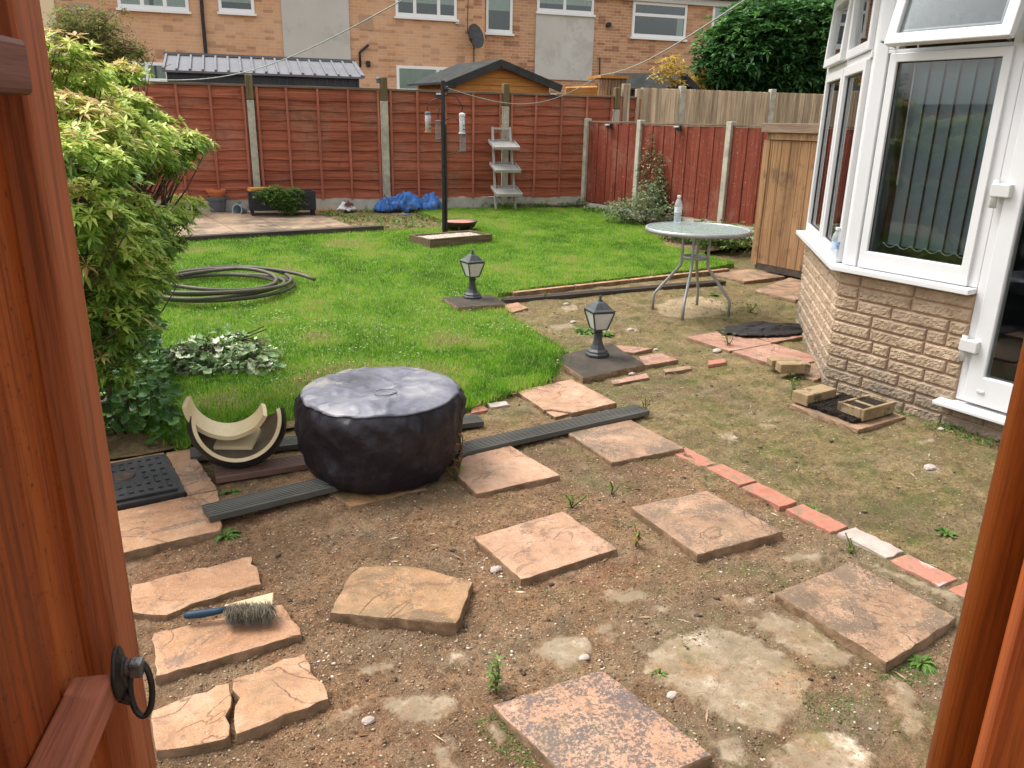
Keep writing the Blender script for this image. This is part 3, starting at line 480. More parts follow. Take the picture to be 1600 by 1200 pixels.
def blades(name, poly, n, hlo, hhi, seed, wd=.0035, label=None, bias=0, tlo=0, tsp=.75):
    rng = np.random.default_rng(seed); xs = [p[0] for p in poly]; ys = [p[1] for p in poly]
    x = rng.uniform(min(xs), max(xs), n * 3); y = min(ys) + (max(ys) - min(ys)) * rng.random(n * 3) ** (1 + bias)
    k = inpoly(x + rng.normal(0, .022, len(x)) + .03 * fbm(x * 6, y * 6, 3), y + rng.normal(0, .022, len(x)) + .03 * fbm(x * 6 + 9, y * 6, 3), poly); x = x[k][:n]; y = y[k][:n]; n = len(x)
    z = lawnz_v(y) + .012 * fbm(x * 1.3, y * 1.3, 3) - .004
    px_ = fbm(x * 1.7 + 3, y * 1.7, 4); pt = fbm(x * 9, y * 9, 3)
    h = (hlo + (hhi - hlo) * rng.random(n)) * (1 + .35 * pt); a = rng.uniform(0, 2 * math.pi, n); ln = rng.normal(0, .5, n)
    dxy = np.stack([np.cos(a), np.sin(a)], 1); la = rng.uniform(0, 2 * math.pi, n); le = h * np.abs(ln) * .9; wv = wd * (.7 + .6 * rng.random(n))
    P = np.stack([x, y, z], 1); off = np.concatenate([dxy * wv[:, None], np.zeros((n, 1))], 1)
    tip = P + np.stack([np.cos(la) * le, np.sin(la) * le, h * (1 - .25 * np.abs(np.clip(ln, -1.5, 1.5)))], 1); v = np.stack([P - off, P + off, tip], 1).reshape(-1, 3)
    t = .44 + .50 * px_ + .34 * pt + rng.normal(0, .15, n) - .10 * fbm(x * .8 + 9, y * .8, 2)
    for (bx, by, br) in [(1.55, 4.45, .55), (1.2, 5.0, .35), (2.05, 4.3, .4), (1.7, 9.2, .4), (2.6, 4.9, .35), (.9, 4.4, .3), (3.3, 8.9, .4), (1.75, 5.4, .3)]: t = t + .9 * np.clip(1 - np.hypot(x - bx, y - by) / br, 0, 1) * (rng.random(n) < .75)
    t = np.clip(t, 0, .93); t[rng.random(n) < .025] = 1
    return fastmesh(name, v, np.arange(3 * n).reshape(-1, 3), 'grass', np.repeat(t, 3))
g = blades('grass', LAWN, 420000, .018, .042, 3, bias=.45); tag(g, 'short bright green lawn grass across the middle of the garden', 'grass', kind='stuff')
# clover and daisies in the lawn (tiny pale dots)
rng = np.random.default_rng(5); n = 900; x = rng.uniform(1.2, 3.4, n * 2); y = rng.uniform(3.6, 6.5, n * 2); k = inpoly(x, y, LAWN) & (fbm(x * 2, y * 2, 2) > -.05); x = x[k]; y = y[k]; n = len(x)
v_, t_, a_ = leaves(np.stack([x, y, lawnz_v(y) + .03], 1), rng.normal(size=(n, 3)) * [1, 1, .1], np.full(n, .014), np.full(n, .012), np.clip(rng.normal(.75, .25, n), 0, 1), 0, rng=rng)
o = fastmesh('clover', v_, t_, 'varieg', a_); tag(o, 'tiny pale clover leaves scattered through the nearer lawn', 'clover', kind='stuff')
# ============================================================ BACK TERRACE (left rear) and beds
ty = 9.72
mb = MB(); X, Y, Q = grid(-2.5, 3.9, ty + .13, 12.6, .05); Z = .19 + (Y - ty) * .012 + .006 * fbm(X * 2, Y * 2, 3)
m = N('stained patio paving'); v = m.coord(rnd=False); nn = m.noise(v, 1.6, 9, .68)
c = m.ramp(m.noise(v, 5, 8, .7), [(.3, (.30, .20, .12)), (.7, (.46, .34, .22))]); c = m.mix(m.ramp(nn, [(.42, 0), (.56, .8)]), c, (.10, .07, .045)); c = m.mix(m.ramp(m.noise(v, 3.1, 8, .7), [(.56, 0), (.64, .8)]), c, (.05, .04, .03))
bt = m.n('TexBrick', {'Vector': v, 'Scale': 1, 'Brick Width': .6, 'Row Height': .6, 'Mortar Size': .008, 'Color1': (1, 1, 1, 1), 'Color2': (.86, .86, .86, 1), 'Mortar': (.35, .3, .25, 1)}); bt.offset = 0
c = m.mix(1., c, bt.outputs['Color'], 'MULTIPLY'); m.col(c); m.set(Roughness=.55); m.bump(m.noise(v, 40, 6), .3, .01); MT['patio'] = m.m
o = fastmesh('patio', np.stack([X, Y, Z], 1), Q, 'patio'); o['kind'] = 'structure'
X, Y, Q = grid(3.9, 5.6, ty + .1, 12.6, .03); Z = .15 + (Y - ty) * .02 + .02 * fbm(X * 3, Y * 3, 3); o = fastmesh('weedy_soil', np.stack([X, Y, Z], 1), Q, 'soil', dict(conc=X * 0 - 1, sand=X * 0 - 1, red=X * 0 + .5, moss=X * 0 + .8)); o['kind'] = 'structure'
X, Y, Q = grid(6.9, 9.2, 6.9, 11.4, .04); k_ = ~inpoly(X, Y, LAWN); Q = Q[k_[Q].any(1)]; Z = lawnz_v(Y) + .01 + .03 * fbm(X * 3, Y * 3, 3); o = fastmesh('border_soil', np.stack([X, Y, Z], 1), Q, 'soil', dict(conc=X * 0 - 1, sand=X * 0 - 1, red=X * 0 + .2, moss=X * 0 + .7)); o['kind'] = 'structure'
X, Y, Q = grid(-2.5, 1.3, 3.83, 6.5, .04); k_ = ~inpoly(X, Y, LAWN); Q = Q[k_[Q].any(1)]; Z = .03 + .03 * fbm(X * 3, Y * 3, 3); o = fastmesh('shrub_bed', np.stack([X, Y, Z], 1), Q, 'soil', dict(conc=X * 0 - 1, sand=X * 0 - 1, red=X * 0 + .3, moss=X * 0 + .7)); o['kind'] = 'structure'
o = MB().beam((.6, ty + .06, .165), (4.15, ty + .02, .175), .12, .13).build('sleeper', 'sleeper', bevel=.006); tag(o, 'long black timber sleeper edging the front of the back patio', 'sleeper')

# ============================================================ FENCES
P0 = Vector((3.25, 12.27, 0)); FA = -13.85     # far fence line: post t at x = 1.93 t
def fy(x, amp=1): return 0
FZ = [1.99, 1.985, 1.985, 1.99, 2.0, 2.0]
far = thing('back_fence', 'red brown overlapping board fence with concrete posts across the back of the garden', 'fence', P0, FA)
def lap_panel(x0, x1, z0, z1, parent, seed, nb=11, ry=0, bat=(.25, .5, .75)):
    r = random.Random(seed); mb = MB(); h = (z1 - z0) / nb; ns = 24
    for i in range(nb):
        ph = r.uniform(0, 9); vs = []; zb = z0 + i * h - .02; zt = z0 + (i + 1) * h + .004
        for k in range(ns + 1):
            t = k / ns; x = x0 + (x1 - x0) * t; wv = .008 * math.sin(t * 7 + ph) + .006 * math.sin(t * 17 + ph * 2) + .004 * r.uniform(-1, 1)
            vs += [(x, ry - .030 - (i % 2) * 0, zb + wv), (x, ry - .002, zt)]
        fs = [(2 * k, 2 * k + 2, 2 * k + 3, 2 * k + 1) for k in range(ns)]; mb.add(vs, fs)
        vs2 = [(a[0], a[1] + .009, a[2]) for a in vs]; mb.add(vs2, [f[::-1] for f in fs])
        mb.add([p for k in range(ns + 1) for p in (vs[2 * k], vs2[2 * k])], [(2 * k, 2 * k + 1, 2 * k + 3, 2 * k + 2) for k in range(ns)])
    p = mb.build('board_panel', 'fence', parent, local=True)
    for b in bat:
        xb = x0 + (x1 - x0) * b; MB().box(xb - .017, xb + .017, ry - .055, ry - .032, z0 - .03, z1).build('batten', 'fencebat', p, local=True, bevel=.003)
    MB().box(x0, x1, ry - .045, ry + .02, z1 + .002, z1 + .035).build('top_rail', 'fencedark', p, local=True, bevel=.004)
    return p
PT = [2.05, 2.09, 2.13, 2.08, 2.10, 2.14]
for t in range(-4, 3):
    x0 = 1.93 * t + .06; x1 = 1.93 * (t + 1) - .06
    lap_panel(x0, x1, .40, 1.955, far, t + 50, bat=(.02, .245, .49, .735, .98))
    MB().box(x0 - .01, x1 + .01, -.025, .025, .06, .385).build('gravel_board', 'gravelboard', far, local=True, bevel=.004)
lap_panel(1.93 * 3 + .06, 1.93 * 3 + .42, .40, 1.955, far, 77, bat=(.02, .98))
MB().box(1.93 * 3 + .05, 1.93 * 3 + .43, -.025, .025, .06, .385).build('gravel_board', 'gravelboard', far, local=True)
for t in range(-3, 4):
    x = 1.93 * t; zt = 2.02 + [0, 0, .0, .10, .13, .10, .10][t + 3]
    p = MB().box(x - .05, x + .05, -.06, .05, 0, zt - .34).build('fence_post', 'postc', far, local=True, bevel=.012)
    MB().box(x - .052, x + .052, -.062, .05, zt - .335, zt).build('post_top', 'postdark', p, local=True, bevel=.014)
Fpt = lambda x, y=0, z=0: MW[far] @ Vector((x, y, z))
# right fence
cx0, _ = sz(912, 250, P0, FA); Cn = Fpt(cx0, -.06); RX = Cn.x + .02
rf = thing('side_fence', 'low red upright board fence with wooden posts on the right of the lawn', 'fence', (RX, Cn.y, 0), -90)
def ry_at(px, py): p = hit(px, py, (RX, Cn.y, 0), -90); return Cn.y - p.y, p.z
posts = [ry_at(918, 220)[0], ry_at(1000, 230)[0], ry_at(1139, 240)[0]]; posts += [posts[2] + 1.9, posts[2] + 3.8]
zt = [1.60, 1.585, 1.58, 1.58, 1.58]
for i in range(4):
    a, b = posts[i] + .045, posts[i + 1] - .045; mb = MB(); r = random.Random(i); x = a; k = 0
    while x < b - .03:
        wd = min(.125 + r.uniform(-.01, .01), b - x); d = .010 * (k % 2) + r.uniform(0, .003); mb.box(x + .002, x + wd - .002, -.014 - d, .004 - d, .30 + r.uniform(-.012, .012), zt[i] - .045 + r.uniform(-.004, .004)); x += wd; k += 1
    p = mb.build('board_panel', 'fencev', rf, local=True, bevel=.002)
    MB().box(a, b, -.03, .03, zt[i] - .035, zt[i] - .01).build('top_rail', 'fencedark', p, local=True, bevel=.004)
    MB().box(a, b, -.02, .02, .04, .285).build('gravel_board', 'gravelboard', rf, local=True)
for i, x in enumerate(posts): MB().box(x - .045, x + .045, -.06, .04, 0, zt[i] + .03).build('fence_post', 'postc', rf, local=True, bevel=.01)
# neighbours' pale fence, in line with the far fence
xs0, _ = sz(971, 180, P0, FA); pf = thing('pale_fence', 'taller pale unpainted upright board fence behind the red side fence', 'fence', P0, FA)
r = random.Random(3); x = xs0; k = 0
pp = [sz(978, 150, P0, FA)[0], sz(990, 150, P0, FA)[0] + .09, sz(1065, 150, P0, FA)[0], sz(1206, 150, P0, FA)[0], sz(1206, 150, P0, FA)[0] + 1.9 * 1.5, sz(1206, 150, P0, FA)[0] + 1.9 * 3]
def ztop(px): return sz(px, 138.5 + (px - 1000) * .02, P0, FA)[1]
ZP = ztop(1100)
for i in range(1, 5):
    mb = MB(); x = pp[i] + .05
    while x < pp[i + 1] - .04:
        wd = min(.084, pp[i + 1] - .04 - x); mb.add([(x, .012, .2), (x + wd, -.014, .2), (x + wd, .004, .2), (x, .022, .2), (x, .012, ZP + r.uniform(-.012, .008)), (x + wd, -.014, ZP), (x + wd, .004, ZP), (x, .022, ZP)], [(0, 1, 5, 4), (4, 5, 6, 7), (1, 2, 6, 5), (3, 0, 4, 7), (2, 3, 7, 6)]); x += .092
    mb.build('board_panel', 'pale', pf, local=True); MB().box(pp[i] + .05, pp[i + 1] - .05, .03, .05, .2, ZP - .03).build('gap_shade_sheet', 'sleeper', pf, local=True)  # added dark sheet behind the boards stands in for shade in the gaps
for i, x in enumerate(pp[:4]): MB().box(x - (.05 if i else .07), x + .055, -.05, .05, .1, ZP + (.05 if i != 1 else -.02)).build('fence_post', 'pale' if i < 2 else 'postc', pf, local=True, bevel=.01)
# left boundary fence, behind the shrub (seen in the window's reflection and through gaps)
lf = thing('left_fence', 'red brown fence behind the big yellow green shrub on the left', 'fence', (-2.4, 3.2, 0), 90)
for t in range(5):
    lap_panel(1.93 * t + .06, 1.93 * t + 1.87, .3, 1.85, lf, t + 90, bat=(.02, .5, .98)); MB().box(1.93 * t - .05, 1.93 * t + .05, -.06, .05, 0, 1.95).build('fence_post', 'postc', lf, local=True)

# ============================================================ TERRACED HOUSES behind
L0 = Vector((3.53, 21.23, 0)); RA = -13.87
def hs_(px, py, off=0):
    n = Vector((-math.sin(rad(RA)), math.cos(rad(RA)), 0)); return sz(px, py, L0 + n * off, RA)
def house(name, label, s0, s1, off, mat, ze, roof=True):
    t = thing(name, label, 'house', L0, RA)
    MB().box(s0, s1, off, off + 7, 0, ze).build('wall', mat, t, local=True)
    r_ = MB().add([(s0 - .0, off - .35, ze - .02), (s1, off - .35, ze - .02), (s1, off + 3.5, ze + 2.2), (s0, off + 3.5, ze + 2.2), (s1, off + 7.3, ze), (s0, off + 7.3, ze), (s0, off - .35, ze + .1), (s1, off - .35, ze + .1), (s1, off + 3.5, ze + 2.32), (s0, off + 3.5, ze + 2.32)],
                  [(0, 1, 2, 3), (3, 2, 4, 5), (6, 9, 8, 7), (0, 6, 7, 1), (9, 5, 4, 8)]).build('roof', 'rooftile', t, local=True)
    return t
def hwindow(t, x0, y0, x1, y1, off, bars=(), hb=None, inside='curtain', ins2=None, name='window', sub=None):
    a, z1 = hs_(x0, y0, off); b, _ = hs_(x1, y0, off); _, z0 = hs_((x0 + x1) / 2, y1, off); _, z1 = hs_((x0 + x1) / 2, y0, off)
    f = .07; y = off - .012; mb = MB()
    mb.box(a, b, y - .04, y + .05, z0, z0 + f * 1.2).box(a, b, y - .03, y + .05, z1 - f, z1).box(a, a + f, y - .031, y + .05, z0 + f * 1.2, z1 - f).box(b - f, b, y - .031, y + .05, z0 + f * 1.2, z1 - f)
    for q in bars: xx = a + (b - a) * q; mb.box(xx - f * .6, xx + f * .6, y - .029, y + .048, z0 + f * 1.2, z1 - f)
    if hb is not None: zz = z0 + (z1 - z0) * hb; mb.box(a + f, b - f, y - .027, y + .046, zz - .04, zz + .04)
    w_ = mb.build(name, 'upvcfar', t, local=True, bevel=.006)
    MB().box(a - .04, b + .04, y - .09, y - .0, z0 - .055, z0 - .004).build('sill', 'upvcfar', w_, local=True)
    MB().box(a + f * .6, b - f * .6, y - .012, y - .006, z0 + f, z1 - f * .6).build('pane', 'farglass', w_, local=True)
    MB().box(a + f * .5, b - f * .5, y + .001, y + .010, z0 + f * .8, z1 - f * .5).build('curtain', inside, w_, local=True)  # where darkroom is passed, this sheet is the unlit room painted dark
    if ins2:
        for (u0, u1, v0, v1, mm) in ins2: MB().box(a + (b - a) * u0, a + (b - a) * u1, y - .004, y - .0005, z0 + (z1 - z0) * v0, z0 + (z1 - z0) * v1).build('blind', mm, w_, local=True)  # darkroom strips paint the dark of the room, curtain strips are cloth
    return w_
sb = hs_(757, 100)[0]; se = hs_(92, 50)[0]; ZE = hs_(1250, 4, .25)[1]
hb_ = house('brick_house', 'left orange brick terraced house with grey panel and three upper windows', se, sb, 0, 'terrace', ZE)
hc = house('cream_house', 'cream rendered house wall at the far left beyond the shrub', se - 8, se - .004, -.05, 'render', ZE)
hr = house('brick_house', 'right browner brick terraced house with white rainwater pipe', sb + .004, sb + 22, .25, 'terrace2', ZE)
def panel(t, x0, x1, y1, off, z1): 
    a = hs_(x0, 70, off)[0]; b = hs_(x1, 70, off)[0]; z0 = hs_((x0 + x1) / 2, y1, off)[1]; MB().box(a, b, off - .04, off + .01, z0, z1).build('wall_panel', 'greypanel', t, local=True)
panel(hb_, 443, 547, 130, 0, ZE - .3); zz = hs_(880, 23, .25)[1]; panel(hr, 836, 926, 125, .25, zz)
hwindow(hb_, 178, -42, 290, 15, 0, (.34, .66), None, 'curtain', [(.44, .50, .12, .95, 'darkroom')])
hwindow(hb_, 340, -6, 396, 20, 0, (), None, 'darkroom', [(0, 1, .62, .95, 'curtain')])
hwindow(hb_, 616, -48, 713, 28, 0, (.31, .70), None, 'darkroom', [(.05, .98, .30, .95, 'curtain')])
hwindow(hb_, 758 - 0, -20, 800, 54, .25, (), None, 'darkroom', [(.1, .95, .48, .95, 'curtain')]) if False else None
hwindow(hr, 759, -22, 801, 52, .25, (), None, 'darkroom', [(.1, .92, .48, .95, 'curtain')])
hwindow(hr, 839, -6, 928, 21, .25, (.48,), None, 'darkroom', [(.05, .95, .5, .95, 'curtain')])
wv = hwindow(hr, 989, 5, 1074, 60, .25, (), .64, 'darkroom', [(.83, .95, .08, .60, 'curtain')])
hwindow(hr, 1114, 7, 1156, 60, .25, (.68,), None, 'curtain', [(.1, .6, .1, .55, 'darkroom')])
hwindow(hr, 1189, 10, 1232, 26, .25, (), None, 'darkroom')
hwindow(hb_, 196, 97, 262, 128, 0, (.48,), None, 'curtain', [(.66, .72, .1, .9, 'darkroom')])
hwindow(hb_, 619, 104, 712, 145, 0, (.69,), None, 'curtain')
s_, z_ = hs_(1000, 0, .25); MB().box(sb + .01, sb + 20, -.02, .2, ZE - .12, ZE - .02).build('gutter', 'gutterblack', hr, local=True)
MB().box(sb + .01, sb + 20, .12, .248, ZE - .28, ZE - .125).build('fascia', 'upvcd', hr, local=True)
def pipe(t, pts, off, mat, r=.035): MB().tube([(hs_(x, y, off - .06)[0], off - .06, hs_(x, y, off - .06)[1]) for x, y in pts], r, 8).build('rainwater_pipe', mat, t, local=True, smooth=True)
pipe(hb_, [(312, -40), (316, 20), (322, 88), (326, 140)], 0, 'gutterblack', .04)
pipe(hr, [(1170, -4), (1152, 12), (1148, 30), (1138, 130)], .25, 'upvcd', .045)
pipe(hb_, [(576, 70), (562, 82), (563, 105)], 0, 'gutterblack', .03); pipe(hb_, [(112, 20), (103, 20), (103, 40)], 0, 'gutterblack', .05)
pipe(hr, [(937, 90), (937, 140)], .25, 'gutterblack', .02)
s_, z_ = hs_(950, 39, .25); MB().tube([(s_, .16, z_), (s_, .25, z_)], .065, 14).build('vent', 'gutterblack', hr, local=True)
s_, z_ = hs_(575, 100, 0); MB().box(s_ - .05, s_ + .05, -.08, 0, z_ - .07, z_ + .07).build('wall_lamp', 'gutterblack', hb_, local=True, bevel=.015)
s_, z_ = hs_(572, 35, 0); MB().box(s_ - .16, s_ + .16, -.02, .0, z_ - .17, z_ + .17).build('vent_cover', mott('brick coloured vent cover', [(.3, (.42, .27, .18)), (.7, (.5, .33, .23))], 5), hb_, local=True)
s_, z_ = hs_(124, 12, 0); MB().box(s_ - .2, s_ + .2, -.02, .0, z_ - .12, z_ + .1).build('vent_cover', mott('stone patch', [(.3, (.36, .27, .2)), (.7, (.45, .34, .26))], 5), hb_, local=True)
s_, z_ = hs_(714, 35, 0); MB().box(s_ - .05, s_ + .05, -.07, 0, z_ - .05, z_ + .05).build('alarm_box', 'upvcd', hb_, local=True, bevel=.01)
# satellite dish
s_, z_ = hs_(737, 59, 0); dsh = thing('satellite_dish', 'dark grey satellite dish on the brick wall below the upper window', 'satellite dish', L0, RA)
dm_ = Matrix.Translation((s_ , -.28, z_)) @ Matrix.Rotation(rad(72), 4, 'X') @ Matrix.Rotation(rad(28), 4, 'Y')
mb = MB(); pr = [(0.001 + .27 * i / 6, .05 * (i / 6) ** 2) for i in range(7)]; tmp = MB().lathe(pr, n=24); mb.add([dm_ @ Vector((p[0], p[1] * 1.12, p[2])) for p in tmp.v], tmp.f[:-2]); tmp2 = MB().lathe([(r_, z + .012) for r_, z in pr], n=24); mb.add([dm_ @ Vector((p[0], p[1] * 1.12, p[2])) for p in tmp2.v], [f[::-1] for f in tmp2.f[:-2]])
mb.build('dish', 'lampmetal', dsh, local=True, smooth=True); MB().tube([(s_, -.25, z_), (s_ + .02, -.12, z_ - .12), (s_ + .02, 0, z_ - .12)], .02, 8).tube([(s_ - .1, -.02, z_ + .9), (s_ - .12, -.02, z_ + .1), (s_ - .05, -.1, z_)], .008, 6).tube([(s_ + .05, -.02, z_ - .15), (s_ + .06, -.02, z_ - 1.2)], .012, 6).build('bracket', 'gutterblack', dsh, local=True)
MB().tube([(s_, -.28, z_ - .28), (s_ - .16, -.50, z_ - .10)], .012, 6).box(s_ - .2, s_ - .13, -.55, -.48, z_ - .12, z_ - .06).build('receiver_arm', 'gutterblack', dsh, local=True)

# ============================================================ SHEDS beyond the fence
def yoff(d): n = Vector((-math.sin(rad(FA)), math.cos(rad(FA)), 0)); return P0 + n * d
sh = thing('metal_shed', 'grey steel shed with ribbed roof behind the left of the fence', 'shed', P0, FA)
a, ze = sz(253, 109, yoff(.7), FA); b, _ = sz(567, 118, yoff(.7), FA); a2, zr = sz(274, 89, yoff(1.7), FA); b2, zr2 = sz(554, 96, yoff(1.7), FA)
MB().box(a + .05, b - .05, .78, 2.6, 0, ze - .0).build('wall', 'metaldark', sh, local=True)
rr_ = MB().add([(a, .68, ze - .03), (b, .68, ze - .03), (b, 1.7, zr), (a, 1.7, zr), (b, 2.7, ze), (a, 2.7, ze), (a, .68, ze + .0), (b, .68, ze + .0), (b, 1.7, zr + .03), (a, 1.7, zr + .03)], [(0, 1, 2, 3), (3, 2, 4, 5), (6, 7, 8, 9), (0, 6, 7, 1), (9, 8, 4, 5), (1, 7, 8, 2), (0, 3, 9, 6)]).build('roof', 'metalroof', sh, local=True)
mb = MB(); mw = MB(); n = 16
for i in range(n + 1): x = a + .02 + (b - a - .04) * i / n; mb.beam((x, .68, ze + .012), (x, 1.7, zr + .042), .03, .03)
mb.build('roof_rib', 'metalroof', rr_, local=True)
for i in range(24): x = a + .07 + (b - a - .14) * i / 23; mw.box(x - .015, x + .015, .762, .781, 1.2, ze - .04)
mw.build('wall_rib', 'metaldark', sh, local=True)
MB().beam((a - .02, 1.68, zr + .05), (b + .02, 1.68, zr + .05), .05, .035).beam((b + .01, .68, ze), (b + .01, 1.7, zr + .03), .03, .04).build('trim', 'metalroof', rr_, local=True)
def gable(nm, label, apex, el, er, yg, depth, wall, ang, h=.12):
    """gable-fronted shed: front at distance yg beyond the fence, running back along ang (deg, local)"""
    t = thing(nm, label, 'shed', P0, FA); ax, az = sz(*apex, yoff(yg), FA); lx, lz = sz(*el, yoff(yg), FA); rx, rz = sz(*er, yoff(yg), FA)
    bx, by = math.sin(rad(ang)) * depth, math.cos(rad(ang)) * depth; ym = yg
    MB().add([(lx + .18, ym + .12, 0), (rx - .18, ym + .12, 0), (rx - .18, ym + .12, rz + .06), (ax, ym + .12, az - .05), (lx + .18, ym + .12, lz + .06), (lx + .18 + bx, ym + by, 0), (rx - .18 + bx, ym + by, 0), (rx - .18 + bx, ym + by, rz), (ax + bx, ym + by, az - .05), (lx + .18 + bx, ym + by, lz)],
             [(0, 1, 2, 3, 4), (5, 9, 8, 7, 6), (0, 4, 9, 5), (1, 6, 7, 2)]).build('wall', wall, t, local=True)
    mb = MB()
    for (ex, ez) in ((lx, lz), (rx, rz)):
        q = [(ex, ym, ez), (ax, ym, az), (ax + bx, ym + by, az), (ex + bx, ym + by, ez)]; up = [(p[0], p[1], p[2] + .035) for p in q]; mb.add(q + up, [(0, 3, 2, 1), (4, 5, 6, 7), (0, 1, 5, 4), (1, 2, 6, 5), (2, 3, 7, 6), (3, 0, 4, 7)])
    rf_ = mb.build('roof', 'roofgrey', t, local=True)
    MB().beam((lx, ym - .015, lz - .03), (ax, ym - .015, az - .03), .03, h).beam((ax, ym - .015, az - .03), (rx, ym - .015, rz - .03), .03, h).build('barge_board', 'roofgrey', rf_, local=True)
    return t, (lx, lz, rx, rz, ax, az, ym)
lc, g_ = gable('garden_shed', 'orange timber shed with grey felt gable roof behind the fence', (783, 96), (697, 131), (877, 136), 1.0, 1.5, 'orangewood', -14)
lx, lz, rx, rz, ax, az, ym = g_; mb = MB(); z = 1.9
while z < az - .12:
    wl = ax - (ax - lx - .2) * min(1, (az - z - .05) / (az - lz)); wr = ax + (rx - ax - .2) * min(1, (az - z - .05) / (az - rz)); mb.add([(wl, ym + .10, z), (wr, ym + .10, z), (wr, ym + .118, z + .115), (wl, ym + .118, z + .115)], [(0, 1, 2, 3)]); z += .12
mb.build('cladding', 'orangewood', lc, local=True)
gable('garden_shed', 'small shed with dark grey felt roof behind the pale fence', (1070, 117), (1040, 141), (1092, 141), 1.6, 1.35, 'metaldark', -50)
x0, z1 = sz(936, 117, yoff(.8), FA); x1, _ = sz(980, 117, yoff(.8), FA)
t = thing('bin_store', 'small orange brown slatted timber top behind the fence corner', 'store', P0, FA); MB().box(x0, x1, .72, 1.3, z1 - .05, z1).build('top', 'orangewood', t, local=True); mb = MB()
for i in range(9): q = x0 + (x1 - x0) * (i + .5) / 9; mb.box(q - .018, q + .018, .8, .83, 0, z1 - .05)
mb.build('slats', 'shedwood', t, local=True)
x0, z1 = sz(885, 132, yoff(2), FA); x1, _ = sz(934, 132, yoff(2), FA); t = MB().add([Fpt(x0, 2, 0), Fpt(x1, 2, 0), Fpt(x1, 2, z1 - .03), Fpt(x0, 2, z1 - .06), Fpt(x0, 2.05, 0), Fpt(x1, 2.05, 0), Fpt(x1, 2.05, z1), Fpt(x0, 2.05, z1 - .04)], [(0, 1, 2, 3), (4, 7, 6, 5), (3, 2, 6, 7), (0, 3, 7, 4), (1, 5, 6, 2)]).build('timber_screen', 'orangewood'); tag(t, 'low brown timber screen seen below the right grey wall panel', 'screen')
# ============================================================ OWN HOUSE: bay with door
BX, CY = 4.25, 2.97; A1 = Vector((5.45, 4.17, 0))
own = thing('house_bay', 'house bay of textured buff brick with white windows and door on the right', 'house', (BX, CY, 0))
MB().prism([(BX + .004, 2.968), (BX + .004, -1.5), (8, -1.5), (8, 4.15), (A1.x + .01, 4.16)], -.05, .13).build('plinth', 'mortar', own)
MB().prism([(BX + .004, 2.968), (BX + .004, 2.16), (BX + .2, 2.16), (BX + .2, 2.9), (A1.x + .1, 4.0), (A1.x + .003, 4.163)], .13, .735).build('mortar', 'mortar', own)
def brickwall(O, ang, length, z0, z1, out, seed, first=0.):
    """pitched-face bricks; local x along ang, outward normal = out*(left of x)"""
    r = random.Random(seed); mb = MB(); e = Vector((math.cos(rad(ang)), math.sin(rad(ang)), 0)); nn = Vector((-e.y, e.x, 0)) * out; z = z0; k = 0
    while z < z1 - .01:
        zt = min(z + .066, z1); x = -first * .112 if k % 2 else -.115 - first * .05; x += r.choice((0, .0, -.03))
        while x < length:
            L = r.choice((.215, .33, .33, .102)) if k % 2 else r.choice((.33, .215, .33, .44)); a = max(x, 0.); b = min(x + L, length)
            if b - a > .012:
                nx = max(2, int((b - a) / .0075)); nz = 8; vs = []
                for j in range(nz + 1):
                    for i in range(nx + 1):
                        s = a + (b - a) * i / nx; zz = z + (zt - z) * j / nz; ed = min(1, min(i, nx - i) / 1.2, min(j, nz - j) / 1.0)
                        h = .002 + ed * (.003 + .013 * (float(fbm(s * 75 + seed, zz * 90 + k, 3)) * .5 + .5)); p = Vector(O) + e * s + nn * h; vs.append((p.x, p.y, zz))
                base = len(vs)
                for (s, zz) in ((a, z), (b, z), (b, zt), (a, zt)): p = Vector(O) + e * s - nn * .02; vs.append((p.x, p.y, zz))
                fs = [(j * (nx + 1) + i, j * (nx + 1) + i + 1, (j + 1) * (nx + 1) + i + 1, (j + 1) * (nx + 1) + i) for j in range(nz) for i in range(nx)]
                c0, c1, c2, c3 = 0, nx, nz * (nx + 1) + nx, nz * (nx + 1)
                fs += [(base, base + 1, c1) + tuple(range(c1 - 1, -1, -1)), (base + 3, c3) + tuple(range(c3 + 1, c2 + 1)) + (base + 2,), (base, c0) + tuple((nx + 1) * j for j in range(1, nz + 1)) + (base + 3,), (base + 1, base + 2) + tuple((nx + 1) * j + nx for j in range(nz, -1, -1))]
                if out > 0: fs = [f[::-1] for f in fs]
                mb.add(vs, fs)
            x += L + .010
        z += .075; k += 1
    return mb
bw = brickwall((BX, 2.163, 0), 90, CY - 2.163, .058, .735, 1, 2)
for v_ in (brickwall((BX, -1.4, 0), 90, CY + 1.4, -.017, .058, 1, 9),): bw.add(v_.v, v_.f)
v_ = brickwall((BX, -1.4, 0), 90, 3.55, .058, .125, 1, 12); bw.add(v_.v, v_.f)
v_ = brickwall((BX, CY, 0), 45, (A1 - Vector((BX, CY, 0))).length, -.017, .735, 1, 4); bw.add(v_.v, v_.f)
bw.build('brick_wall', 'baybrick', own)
MB().prism([(A1.x, A1.y), (8, A1.y), (8, A1.y - .2), (A1.x - .05, A1.y - .2)], -.05, 2.5).build('side_wall', 'baybrick', own)
# sill (follows both faces)
MB().prism([(BX - .075, 2.165), (BX - .075, 3.00), (A1.x - .075, 4.23), (A1.x + .06, 4.10), (BX + .10, 2.93), (BX + .10, 2.165)], .738, .768).build('window_sill', 'upvc', own, bevel=.004)
